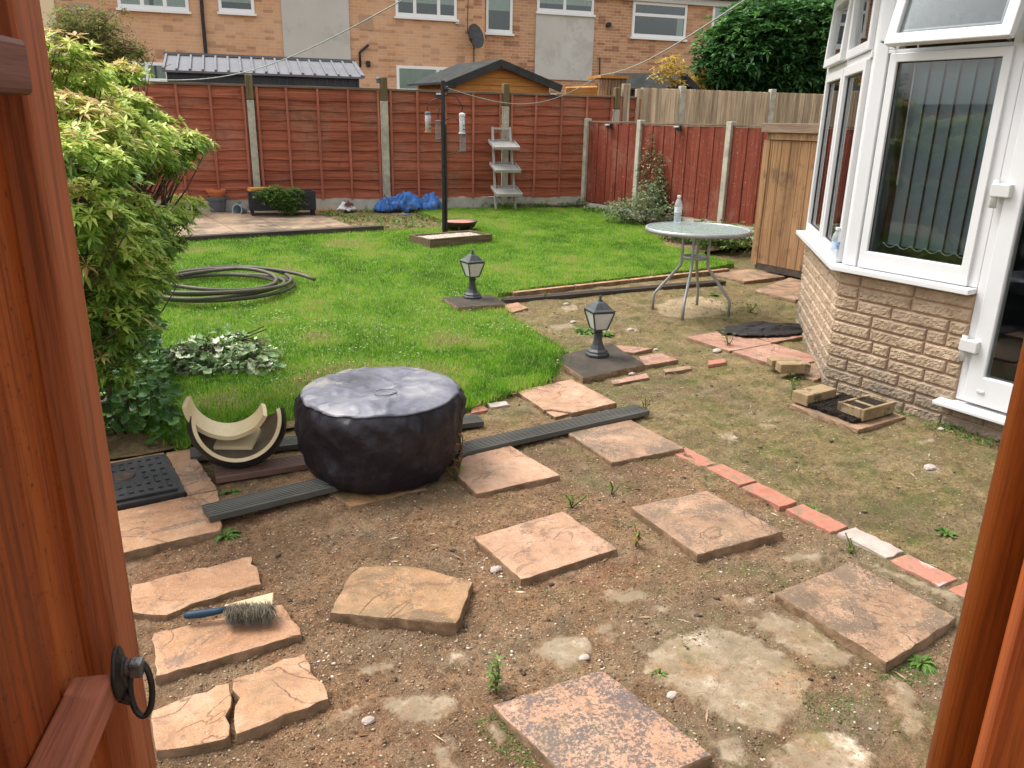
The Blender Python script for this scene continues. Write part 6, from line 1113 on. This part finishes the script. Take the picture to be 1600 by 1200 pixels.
line('clothes_line', 'thin clothes line sagging from the feeder pole to the fence corner', [a.lerp(b, k / 20) - Vector((0, 0, .30 * math.sin(math.pi * k / 20))) for k in range(21)], .005)
a = b; d1 = atd(1170, -4, 5.5); line('clothes_line', 'grey line rising from the fence corner to the top right', [a.lerp(d1, k / 20) - Vector((0, 0, .10 * math.sin(math.pi * k / 20))) for k in range(21)], .006)
a = hit(250, 125, yoff(.3), FA); d1 = atd(640, -6, 7.5); line('clothes_line', 'pale line rising over the metal shed toward the top of the photo', [a.lerp(d1, k / 20) - Vector((0, 0, .22 * math.sin(math.pi * k / 20))) for k in range(21)], .006)
# ============================================================ PLANTS
def plant(name, label, cat, base, foliage, mat, stems=(), stemmat='bark', stemname='stem', group=None):
    t = thing(name, label, cat, base, 0, group); v, tr, a = foliage; o = fastmesh('foliage', v, tr, mat, a, t, base); o.location = (0, 0, 0)
    if stems:
        mb = MB()
        for s_ in stems: mb.tube(s_[0], s_[1], 6)
        mb.build(stemname, stemmat, t, smooth=True)
    return t
# big yellow-green shrub: clumps (px, py, camera distance, radius)
CL = [(118, 205, 3.4, .26), (108, 260, 3.1, .26), (165, 190, 3.9, .24), (150, 240, 3.6, .26), (195, 225, 4.0, .28), (190, 165, 4.2, .18), (230, 250, 4.3, .22), (258, 222, 4.5, .20), (296, 222, 4.7, .13), (278, 243, 4.6, .12), (235, 190, 4.5, .14), (185, 160, 4.4, .14),
      (110, 330, 2.9, .24), (140, 385, 3.1, .28), (190, 345, 3.6, .26), (218, 385, 4.0, .23), (250, 345, 4.3, .20), (285, 322, 4.6, .13), (232, 430, 4.2, .17), (192, 425, 3.7, .25), (150, 450, 3.2, .26), (180, 480, 3.4, .21), (215, 458, 3.9, .13), (165, 535, 3.2, .17), (255, 380, 4.4, .13), (198, 515, 3.5, .15), (172, 578, 3.2, .14), (150, 500, 3.1, .2),
      (190, 118, 4.6, .14), (105, 120, 3.7, .20), (88, 80, 3.6, .16), (130, 150, 4.0, .18), (90, 170, 3.4, .18), (85, 230, 2.8, .16), (205, 108, 4.7, .10)]
cl3 = [(atd(x, y, D), (r * .90, r * .90, r * .46)) for x, y, D, r in CL]
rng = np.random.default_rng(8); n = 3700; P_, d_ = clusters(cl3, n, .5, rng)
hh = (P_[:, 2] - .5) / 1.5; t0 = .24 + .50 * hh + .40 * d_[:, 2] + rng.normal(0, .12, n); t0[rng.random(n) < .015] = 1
base = Vector((-.12, 4.0, 0)); r = random.Random(3); stems = []
for c_, rr in cl3:
    b0 = base + Vector((r.uniform(-.15, .15), r.uniform(-.15, .15), 0)); mid = b0.lerp(c_, .5) + Vector((r.uniform(-.15, .15), r.uniform(-.1, .1), -.12)); stems.append(([b0, b0.lerp(mid, .5) + Vector((0, 0, .1)), mid, mid.lerp(c_, .6) + Vector((0, 0, .03)), c_ + Vector((0, 0, rr[2] * .1))], [.022, .017, .012, .007, .003]))
    for k in range(5): q = c_ + Vector((r.uniform(-1, 1) * rr[0], r.uniform(-1, 1) * rr[1], r.uniform(-.7, .3) * rr[2])); stems.append(([mid.lerp(c_, .5), mid.lerp(q, .7) + Vector((0, 0, .02)), q], [.006, .004, .002]))
for bp in ([(126, 330), (132, 305), (146, 288), (172, 283), (205, 290), (240, 302)], [(135, 300), (160, 300), (200, 312), (225, 318)], [(110, 262), (140, 268), (180, 262), (215, 275), (240, 270)], [(146, 288), (165, 262), (190, 250), (225, 240)]):
    stems.append(([atd(x, y, 3.0 + (x - 110) * .010) for x, y in bp], [.016 - .0023 * k for k in range(len(bp))]))
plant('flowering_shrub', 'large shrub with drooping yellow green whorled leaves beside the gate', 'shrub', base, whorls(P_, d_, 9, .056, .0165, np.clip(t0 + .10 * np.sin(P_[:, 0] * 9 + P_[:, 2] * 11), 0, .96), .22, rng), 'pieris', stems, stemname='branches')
# airy shrub on top left
CL = [(125, 60, 4.9, .22), (160, 35, 5.0, .16), (150, 80, 4.9, .22), (175, 95, 5.0, .2), (200, 82, 5.0, .12), (130, 100, 4.8, .2), (215, 80, 5.1, .08), (110, 40, 4.8, .15)]
cl3 = [(atd(x, y, D), (r, r, r * .75)) for x, y, D, r in CL]; P_, d_ = clusters(cl3, 2600, .1, rng); base = Vector((-.3, 5.7, 0)); stems = [([base, base.lerp(c_, .5) + Vector((-.15, 0, .0)), c_], [.02, .006, .0015]) for c_, _ in cl3]
arc = [atd(x, y, 4.9) for x, y in [(102, 62), (108, 45), (122, 32), (140, 24), (155, 24), (168, 34)]]; stems.append((arc, .004)); stems.append(([atd(168, 110, 4.9), atd(178, 82, 4.9), atd(192, 74, 4.9), atd(215, 76, 4.9)], .006))
for _ in range(70): q = cl3[r.randrange(8)]; a0 = q[0] + Vector((r.uniform(-.12, .12), r.uniform(-.1, .1), r.uniform(-.12, .05))); stems.append(([a0, a0 + Vector((r.uniform(-.14, .14), r.uniform(-.1, .1), r.uniform(.02, .1)))], .0018))
plant('airy_shrub', 'thin twiggy shrub with tiny olive leaves above the big shrub', 'shrub', base, rosettes(P_, d_, 5, .024, .010, rng.normal(.5, .22, 2600).clip(0, 1), .2, rng, 1.5), 'sparse', stems, 'twig', stemname='branches')
# broad-leaved ground plants below the shrub
def bigleaf(P_, D_, S_, tint, rng, pts=7):
    n = len(P_); vs = []; up = np.array([0, 0, 1.]); D_ = nrm(D_); R_ = nrm(np.cross(D_, up + rng.normal(0, .3, (n, 3)))); U_ = np.cross(R_, D_)
    K = 14; a = np.linspace(-2.5, 2.5, K); prof = (1 + .16 * np.cos(a * 6)) * (.62 + .38 * np.cos(a)); V = [P_]
    for k in range(K): V.append(P_ + (D_ * (np.cos(a[k]) * prof[k] + .35) + R_ * np.sin(a[k]) * prof[k] * .85) * S_[:, None] * .62 + U_ * (np.abs(np.sin(a[k])) * .16 + .05 * math.cos(a[k] * 6)) * S_[:, None] + np.array([0, 0, -.18]) * (np.cos(a[k]) > .3) * S_[:, None])
    v = np.stack(V, 1).reshape(-1, 3); b = np.arange(n)[:, None, None] * (K + 1); t = np.array([[0, k + 1, k + 2] for k in range(K - 1)] + [[0, K, 1]]); return v, (b + t[None]).reshape(-1, 3), np.repeat(tint, K + 1)
rng = np.random.default_rng(12)
def leafbed(name, label, cat, polypx, n, zlo, zhi, S, tint, mat='broad', cat2=None, z0=.03):
    poly = PX(polypx, z0); xs = [p[0] for p in poly]; ys = [p[1] for p in poly]; x = rng.uniform(min(xs), max(xs), n * 5); y = rng.uniform(min(ys), max(ys), n * 5); k = inpoly(x, y, poly); x = x[k][:n]; y = y[k][:n]; n = len(x); z = rng.uniform(zlo, zhi, n)
    P_ = np.stack([x, y, z], 1); a = rng.uniform(0, 6.28, n); D_ = np.stack([np.cos(a) - .35, np.sin(a) - .45, rng.normal(.15, .3, n)], 1); f = bigleaf(P_, D_, rng.uniform(S * .6, S * 1.2, n), np.clip(rng.normal(tint, .2, n), 0, 1), rng)
    base = Vector((sum(xs) / len(xs), sum(ys) / len(ys), z0)); st = [([Vector((P_[i][0] * .7 + base.x * .3, P_[i][1] * .7 + base.y * .3, z0)), Vector(P_[i])], .003) for i in range(0, n, 4)]
    return plant(name, label, cat, base, f, mat, st, 'stem', 'stalks')
leafbed('leafy_plant', 'clump of broad dark green lobed leaves at the foot of the shrub', 'plant', [(150, 700), (225, 702), (282, 692), (278, 640), (255, 600), (230, 580), (165, 575)], 420, .05, .30, .075, .42)
leafbed('leafy_plant', 'broad leaves growing behind the gate under the shrub, left of the wilted cuttings', 'plant', [(165, 600), (250, 612), (262, 580), (250, 560), (190, 545)], 260, .08, .42, .08, .45)
# heap of wilted cuttings
cl3 = [(at(315, 555, .12), (.22, .2, .10)), (at(355, 545, .10), (.24, .2, .12)), (at(385, 560, .1), (.18, .2, .09)), (at(300, 560, .10), (.16, .15, .09)), (at(405, 555, .08), (.12, .12, .08)), (at(330, 575, .06), (.2, .12, .06)), (at(360, 578, .05), (.25, .08, .05)), (at(280, 560, .08), (.2, .2, .07)), (at(400, 575, .06), (.14, .12, .05))]
P_, d_ = clusters(cl3, 360, .3, rng); f = merge([bigleaf(P_, d_ + rng.normal(0, .5, d_.shape), rng.uniform(.04, .085, 360), np.clip(rng.normal(.55, .32, 360), 0, 1), rng), rosettes(P_[:250] + [0, 0, .0], d_[:250], 4, .06, .02, rng.normal(.3, .25, 250).clip(0, 1), .3, rng)])
c_ = cl3[1][0]; stems = [([c_ + Vector((r.uniform(-.35, .2), r.uniform(-.15, .15), r.uniform(-.05, .06))), c_ + Vector((r.uniform(-.2, .3), r.uniform(-.15, .15), r.uniform(0, .12)))], .004) for _ in range(30)]
plant('cuttings_heap', 'heap of wilted pale leaves and pulled plants on the lawn', 'cuttings', Vector((c_.x, c_.y, .04)), f, 'wilt', stems, 'bark', 'twigs')
fl = thing('purple_flower', 'purple flower spike hanging over the left of the pipe coil', 'flower', atd(247, 455, 4.6)); q = atd(247, 455, 4.6); MB().lathe([(.001, -.05), (.018, -.03), (.024, 0), (.016, .03), (.001, .045)], q, 8).build('petals', 'petal', fl); MB().tube([q + Vector((0, 0, .04)), q + Vector((-.05, 0, .12)), q + Vector((-.15, 0, .15))], .003).build('stalk', 'stem', fl)
fl = thing('purple_flower', 'lower purple bud on a stalk between the shrub and the cuttings', 'flower', atd(203, 482, 3.9)); q = atd(203, 482, 3.9); MB().lathe([(.001, -.04), (.014, -.02), (.018, 0), (.012, .03), (.001, .04)], q, 8).build('petals', 'petal', fl); MB().tube([q + Vector((.08, 0, .05)), q, q + Vector((-.05, 0, -.12))], .003).build('stalk', 'stem', fl)
# big dark evergreen behind the pale fence
TD = 17.5
CL = [(1150, 100, .9), (1190, 75, 1.0), (1240, 60, .85), (1290, 70, .9), (1320, 100, .8), (1260, 110, 1.0), (1200, 120, .8), (1150, 50, .45), (1165, 25, .30), (1130, 90, .35), (1220, 30, .5), (1290, 38, .5), (1330, 60, .6), (1285, 135, .45), (1135, 125, .4), (1335, 130, .6), (1255, 28, .35), (1160, 75, .6)]
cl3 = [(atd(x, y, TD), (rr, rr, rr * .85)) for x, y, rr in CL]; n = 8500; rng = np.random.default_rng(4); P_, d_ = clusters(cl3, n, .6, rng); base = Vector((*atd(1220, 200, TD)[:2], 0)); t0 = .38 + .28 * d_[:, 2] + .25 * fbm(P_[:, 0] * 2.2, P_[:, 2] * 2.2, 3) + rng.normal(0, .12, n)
r = random.Random(9); stems = [([base + Vector((0, 0, 0)), base.lerp(c_, .55) + Vector((0, 0, .5)), c_], [.14, .07, .02]) for c_, _ in cl3]
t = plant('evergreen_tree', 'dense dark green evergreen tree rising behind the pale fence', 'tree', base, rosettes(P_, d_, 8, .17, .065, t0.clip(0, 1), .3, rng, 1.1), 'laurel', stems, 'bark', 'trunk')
P_, d_ = clusters([(hit(1050, 112, yoff(1.2), FA), (.35, .2, .25)), (hit(1105, 128, yoff(2.6), FA), (.45, .25, .35)), (hit(1128, 118, yoff(2.6), FA), (.2, .2, .2))], 420, .2, rng); base = Vector((*hit(1095, 150, yoff(2.8), FA)[:2], 0)); 
plant('yellow_bush', 'bush with pale yellow leaves behind the grey felt roof', 'bush', base, rosettes(P_, d_, 5, .09, .05, rng.random(420), .2, rng), 'yellowleaf', [([base, base + Vector((0, .2, 2.1))], .03)])
q = hit(205, 118, yoff(.5), FA)
# variegated shrub and climber at side fence
b0 = at(1008, 352, .16); cl3 = [(b0 + Vector((0, .15, .20)), (.34, .26, .22)), (b0 + Vector((.25, .25, .32)), (.28, .25, .24)), (b0 + Vector((-.22, .35, .16)), (.25, .2, .18)), (b0 + Vector((.3, -.1, .16)), (.3, .22, .17)), (b0 + Vector((.45, .2, .45)), (.18, .2, .22))]
P_, d_ = clusters(cl3, 1700, .5, rng); stems = [([b0, c_], .01) for c_, _ in cl3]; plant('variegated_shrub', 'low grey green variegated shrub at the foot of the side fence', 'shrub', b0, rosettes(P_, d_, 5, .034, .018, rng.normal(.5, .28, 1700).clip(0, 1), .1, rng), 'varieg', stems)
q0 = hit(1020, 320, (RX - .05, Cn.y, 0), -90); P_ = []; st = []
for k in range(4):
    x = 1006 + k * 9; top = (235, 215, 260, 240)[k]; pts = [hit(x + 5 * math.sin(j * 1.3 + k), 320 - (320 - top) * j / 6, (RX - .05, Cn.y, 0), -90) for j in range(7)]; st.append((pts, .004)); P_ += [pts[j // 12] .lerp(pts[min(j // 12 + 1, 6)], (j % 12) / 12) + Vector((r.uniform(-.05, 0), r.uniform(-.09, .09), r.uniform(-.05, .05))) for j in range(78)]
P_ = np.array([list(p) for p in P_]); plant('climbing_plant', 'thin climbing plant with small leaves on the side fence', 'climber', q0, rosettes(P_, rng.normal(size=P_.shape), 4, .035, .02, rng.normal(.45, .3, len(P_)).clip(0, .9), .2, rng), 'varieg', st)
b0 = at(1150, 388, .14); cl3 = [(b0 + Vector((.1, .1, .12)), (.3, .22, .17)), (b0 + Vector((-.15, .35, .1)), (.28, .2, .12)), (b0 + Vector((-.1, .9, .08)), (.25, .3, .12)), (b0 + Vector((.1, .6, .12)), (.25, .25, .15))]
P_, d_ = clusters(cl3, 700, .4, rng); plant('border_plant', 'low green leafy plant beside the wooden cupboard', 'plant', b0, rosettes(P_, d_, 5, .05, .03, rng.normal(.55, .25, 700).clip(0, .93), .2, rng), 'weed', [([b0, c_], .005) for c_, _ in cl3], 'stem')
b0 = at(925, 322, .22); cl3 = [(b0 + Vector((0, .1, .08)), (.3, .2, .12)), (b0 + Vector((.35, -.25, .06)), (.3, .2, .10)), (b0 + Vector((.6, -.6, .05)), (.22, .2, .08))]
P_, d_ = clusters(cl3, 500, .4, rng); plant('border_plant', 'low weedy plants in the far corner of the lawn by both fences', 'plant', b0, rosettes(P_, d_, 5, .04, .018, rng.normal(.5, .3, 500).clip(0, .95), .2, rng), 'weed', [([b0, c_], .004) for c_, _ in cl3], 'stem')
# weeds: upright and rosette kinds
def weed_up(loc, label, h=.22, n=16, seed=0, col=.5):
    rg = np.random.default_rng(seed); base = Vector(loc); st = []; P_ = []; D_ = []
    for s_ in range(3):
        tip = base + Vector((rg.normal(0, .25) * h, rg.normal(0, .25) * h, h * rg.uniform(.6, 1))); st.append(([base, base.lerp(tip, .5) + Vector((.01, 0, 0)), tip], .0025))
        for k in range(n): t = (k + 3) / (n + 3); P_.append(list(base.lerp(tip, t))); a = k * 2.4; D_.append([math.cos(a), math.sin(a), .4])
    P_ = np.array(P_); D_ = np.array(D_) + rg.normal(0, .2, P_.shape); k = len(P_); f = leaves(P_, D_, rg.uniform(.16, .28, k) * h, rg.uniform(.05, .085, k) * h, np.clip(rg.normal(col, .2, k), 0, 1), .3, rng=rg)
    return plant('weed', label, 'weed', base, f, 'weed', st, 'stem', group='weeds growing in the bare soil')
def weed_flat(loc, label, S=.09, n=18, seed=0, col=.45):
    rg = np.random.default_rng(seed); base = Vector(loc); a = rg.uniform(0, 6.28, n); D_ = np.stack([np.cos(a), np.sin(a), rg.uniform(.3, 1.0, n)], 1); P_ = np.tile(list(base), (n, 1)); f = leaves(P_, D_, rg.uniform(.7, 1.2, n) * S, rg.uniform(.2, .3, n) * S, np.clip(rg.normal(col, .15, n), 0, .9), .5, rng=rg)
    return plant('weed', label, 'weed', base, f, 'weed', [([base, base + Vector((0, 0, .02))], .004)], 'stem', group='weeds growing in the bare soil')
W_ = [('f', 352, 838, .0, 'dandelion like weed at the left end of the grey green board', .085, 26), ('f', 362, 770, .0, 'small bright weed between the board and the inspection cover', .06, 12), ('u', 714, 752, .0, 'leafy weed at the right foot of the covered drum', .25, 12), ('u', 893, 792, 0, 'tufted weed behind the pale pink slab', .09, 22), ('u', 955, 775, 0, 'tiny weed between two slabs in the middle', .07, 12), ('u', 993, 855, 0, 'reddish weed left of the slab with a grey half', .11, 14), ('u', 775, 1085, 0, 'tall thin weed at the corner of the lichen blackened slab', .13, 16), ('f', 1030, 1055, 0, 'small clover like weed right of the lichen blackened slab', .04, 14), ('u', 1172, 488, 0, 'bushy little weed between the table and the cupboard', .12, 26), ('u', 1240, 622, 0, 'weed standing at the back of the drain surround', .13, 22), ('u', 1462, 648, 0, 'bright green nettle at the bay wall under the door sill', .14, 26), ('f', 1488, 670, 0, 'small weed right of the nettle under the door sill', .07, 14), ('f', 1480, 835, 0, 'weed on the tan soil near the gate post', .07, 16), ('f', 1268, 793, 0, 'mossy tuft beside the brick line', .05, 60), ('f', 912, 520, 0, 'grassy tuft behind the nearer lantern', .12, 60), ('f', 945, 525, 0, 'lower grassy tuft right of the nearer lantern', .10, 50), ('f', 885, 475, .0, 'low weed patch left of the table feet', .06, 40), ('u', 850, 470, 0, 'weed at the dark board near the farther lantern', .07, 20), ('f', 1115, 462, 0, 'weed tuft between the table legs', .07, 40), ('u', 1137, 545, 0, 'spindly weed on the edge of the pink bay slabs', .16, 12), ('f', 992, 642, 0, 'round leaved weed at the far end of the long board', .05, 14), ('u', 1005, 648, 0, 'red stalked weed beside the far end of the long board', .12, 10), ('u', 1330, 862, 0, 'weed by the slab next to the white brick', .08, 14), ('f', 1440, 1035, 0, 'grass tuft under the corner of the sandy brown slab', .06, 50)]
for i, (k, x, y, z, lb, S, n_) in enumerate(W_):
    p = at(x, y, .0); p.z = float(soil_h(np.array([p.x]), np.array([p.y]))[0]) - .002
    (weed_flat if k == 'f' else weed_up)(p, lb, S, n_, i, .97 if 'red' in lb else .5)
# weedy strips: far terrace weeds and moss wisps
def tuftfield(name, label, polys, n, S, mat, seed, zf, tm=.5, cat='ground cover'):
    rg = np.random.default_rng(seed); X_ = []; 
    for poly, w_ in polys:
        xs = [p[0] for p in poly]; ys = [p[1] for p in poly]; m_ = int(n * w_); x = rg.uniform(min(xs), max(xs), m_ * 4); y = rg.uniform(min(ys), max(ys), m_ * 4); k = inpoly(x, y, poly); X_.append(np.stack([x[k][:m_], y[k][:m_]], 1))
    X_ = np.concatenate(X_); x, y = X_[:, 0], X_[:, 1]; k = fbm(x * 4 + seed, y * 4, 3) > -.12; x, y = x[k], y[k]; n = len(x); P_ = np.stack([x, y, zf(x, y)], 1); a = rg.uniform(0, 6.28, n); D_ = np.stack([np.cos(a), np.sin(a), rg.uniform(.5, 2.2, n)], 1)
    v, t, tt = leaves(P_, D_, rg.uniform(.4, 1.3, n) * S, rg.uniform(.1, .3, n) * S, np.clip(rg.normal(tm, .25, n), 0, 1), .4, rng=rg); o = fastmesh(name, v, t, mat, tt); tag(o, label, cat, kind='stuff'); return o
tuftfield('terrace_weeds', 'yellow green weeds in the soil behind the feeder pole', [([(3.9, 9.85), (5.5, 9.85), (5.6, 11.5), (4.0, 12.0)], 1.)], 1600, .11, 'weed', 5, lambda x, y: .15 + (y - ty) * .02, .6)
tuftfield('bay_foot_weeds', 'weeds and moss along the foot of the bay wall', [([(4.08, 1.3), (4.24, 1.3), (4.24, 2.95), (4.1, 2.95)], .6), ([(4.0, 3.0), (4.25, 2.98), (4.3, 3.05), (4.25, 3.3)], .1), ([(5.0, 4.25), (6.0, 4.6), (6.3, 5.3), (5.8, 5.6), (4.9, 4.7)], .3)], 1500, .04, 'weed', 6, soil_h, .3)
tuftfield('moss', 'thin moss and seedlings over the bare soil', [([(2.7, 1.0), (4.2, 1.2), (4.2, 5.9), (2.9, 5.5)], .55), ([(1.3, .9), (2.6, .9), (2.6, 1.6), (1.6, 1.5)], .2), ([(1.9, 3.2), (3.1, 3.1), (3.0, 4.2), (2.1, 3.8)], .25), (PX([(1210, 1050), (1330, 1060), (1340, 1170), (1150, 1190)]), .3), (PX([(1340, 1050), (1450, 1030), (1450, 1075), (1380, 1065)]), .1), (PX([(800, 912), (850, 905), (870, 925), (810, 930)]), .04), (PX([(740, 1130), (775, 1110), (850, 1200), (800, 1210)]), .12)], 5200, .014, 'weed', 7, soil_h, .35)
tuftfield('fence_foot_weeds', 'long grass and weeds along the foot of the fences', [([tuple(Fpt(3.4, -.25)[:2]), tuple(Fpt(5.5, -.25)[:2]), tuple(Fpt(5.5, -.06)[:2]), tuple(Fpt(3.4, -.06)[:2])], .5), ([(RX - .5, 7.0), (RX - .05, 7.0), (RX - .05, 10.5), (RX - .4, 10.5)], .5)], 1500, .13, 'weed', 8, lambda x, y: lawnz_v(y), .45)
# pebbles, chips and bark bits
def stones(name, label, polys, n, smin, smax, mat, seed, zf=soil_h, cat='pebbles'):
    rg = np.random.default_rng(seed); X_ = []
    for poly, w_ in polys:
        xs = [p[0] for p in poly]; ys = [p[1] for p in poly]; m_ = int(n * w_); x = rg.uniform(min(xs), max(xs), m_ * 4); y = rg.uniform(min(ys), max(ys), m_ * 4); k = inpoly(x, y, poly); X_.append(np.stack([x[k][:m_], y[k][:m_]], 1))
    X_ = np.concatenate(X_); x, y = X_[:, 0], X_[:, 1]; n = len(x); s = smin + (smax - smin) * rg.random(n) ** 3
    V0 = np.array([[1, 0, 0], [.3, .9, 0], [-.8, .6, 0], [-.8, -.6, 0], [.3, -.9, 0], [0, 0, .7], [0, 0, -.5]]); F0 = np.array([[0, 1, 5], [1, 2, 5], [2, 3, 5], [3, 4, 5], [4, 0, 5], [1, 0, 6], [2, 1, 6], [3, 2, 6], [4, 3, 6], [0, 4, 6]])
    a = rg.uniform(0, 6.28, n); V = V0[None] * (.7 + .6 * rg.random((n, 7, 1))) * s[:, None, None] * np.array([1, .75, .55]); c_, s_ = np.cos(a)[:, None], np.sin(a)[:, None]; Vx = V[..., 0] * c_ - V[..., 1] * s_; Vy = V[..., 0] * s_ + V[..., 1] * c_
    V = np.stack([Vx + x[:, None], Vy + y[:, None], V[..., 2] + (zf(x, y) + s * .15)[:, None]], -1).reshape(-1, 3); F_ = (np.arange(n)[:, None, None] * 7 + F0[None]).reshape(-1, 3); o = fastmesh(name, V, F_, mat, np.repeat(rg.random(n), 7)); tag(o, label, cat, kind='stuff'); return o
m = N('stone chips'); a_ = m.n('Attribute', attribute_name='tint').outputs['Fac']; m.col(m.ramp(a_, [(0, (.09, .05, .025)), (.35, (.20, .12, .062)), (.75, (.32, .21, .12)), (.93, (.44, .33, .21)), (1, (.66, .56, .43))])); m.set(Roughness=.9); MT['chips'] = m.m
m = N('white chips'); a_ = m.n('Attribute', attribute_name='tint').outputs['Fac']; m.col(m.ramp(a_, [(0, (.42, .33, .25)), (1, (.75, .70, .62))])); m.set(Roughness=.7); MT['whitechips'] = m.m
soilpoly = [(.1, .9), (3.9, 1.0), (4.15, 2.3), (3.6, 2.9), (4.2, 3.2), (4.2, 4.3), (6.2, 5.2), (6.2, 5.9), (3.7, 5.95), (3.0, 4.4), (2.1, 3.6), (.6, 3.3), (.1, 2.8)]
near_ = [(.1, .9), (2.7, .9), (2.7, 2.6), (1.6, 3.0), (.3, 2.85)]
stones('soil_crumbs', 'small stones and crumbs over the bare soil', [(soilpoly, .55), (near_, .45)], 62000, .0015, .0070, 'chips', 3)
stones('white_chips', 'white stone chips scattered on the reddish soil', [(PX([(700, 1000), (760, 985), (830, 950), (800, 1040), (730, 1060)]), .2), (PX([(480, 1030), (530, 1030), (530, 1070), (490, 1070)]), .1), (PX([(690, 850), (760, 850), (790, 900), (740, 930)]), .2), (near_, .4)], 260, .002, .009, 'whitechips', 4)
stones('bark_bits', 'dark bits of bark and dirt on the soil', [(soilpoly, 1.)], 700, .003, .016, 'bark', 6)
rg = np.random.default_rng(77); n = 420; x = rg.uniform(.2, 4.1, n); y = rg.uniform(1., 5.5, n); k = inpoly(x, y, soilpoly); x, y = x[k], y[k]; n = len(x); a = rg.uniform(0, 6.28, n); v_, t_, a_ = leaves(np.stack([x, y, soil_h(x, y) + .004], 1), np.stack([np.cos(a), np.sin(a), rg.uniform(0, .15, n)], 1), rg.uniform(.015, .06, n), rg.uniform(.003, .010, n), rg.random(n), .0, rng=rg); tag(fastmesh('dead_bits', v_, t_, 'chips', a_), 'dead twigs and dry leaf scraps strewn on the bare soil', 'debris', kind='stuff')
stones('drain_mulch', 'black crumbs in the drain surround by the bay wall', [([(3.74, 2.40), (4.10, 2.40), (4.10, 2.76), (3.74, 2.76)], 1.)], 1300, .004, .013, 'dirt', 16, lambda x, y: x * 0 + .045)
stones('gravel', 'pale gravel in the timber box', [([tuple((MW[gb] @ Vector(v))[:2]) for v in ((.04, .04, 0), (bw_ - .04, .04, 0), (bw_ - .04, bd - .04, 0), (.04, bd - .04, 0))], 1.)], 2500, .006, .014, 'whitechips', 9, lambda x, y: x * 0 + .215)
for (x, y, s, lb) in [(1285, 1010 - 0, .02, None)]: pass
for i, (x, y, s, lb) in enumerate([(912, 1028, .020, 'small cream pebble behind the lichen blackened slab'), (1050, 1085, .018, 'small cream pebble right of the lichen blackened slab'), (775, 893, .024, 'grey stone chip left of the pale pink slab'), (987, 585, .028, 'round pink pebble in front of the nearer lantern base'), (1120, 551, .04, 'white flat stone left of the bay slabs'), (1025, 546, .022, 'white stone behind the slab pieces near the lantern'), (1470, 672, .02, 'white bulb like stone under the nettle'), (1452, 735, .035, 'flat grey white stone on the tan soil'), (885, 478, .035, 'whitish flat stone on the soil behind the lanterns'), (895, 505, .03, 'pale stone beside the grassy tuft'), (985, 517, .03, 'pale flat stone on the soil in front of the table'), (948, 520, .03, 'pale flat stone right of the nearer lantern head'), (575, 1127, .02, 'small white stone beside the cracked concrete patch')]):
    p = at(x, y, .0); zz = float(soil_h(np.array([p.x]), np.array([p.y]))[0]); r = random.Random(i); mb = MB().lathe([(.001, 0), (s, s * .15), (s * .9, s * .4), (s * .4, s * .6), (.001, s * .62)], (p.x, p.y, zz), 9); mb.v = [(a + r.uniform(-.1, .1) * s, p.y + (b - p.y) * .7 + r.uniform(-.1, .1) * s, c) for a, b, c in mb.v]; tag(mb.build('stone', 'whitechips' if False else 'palebrick', smooth=False), lb, 'stone')
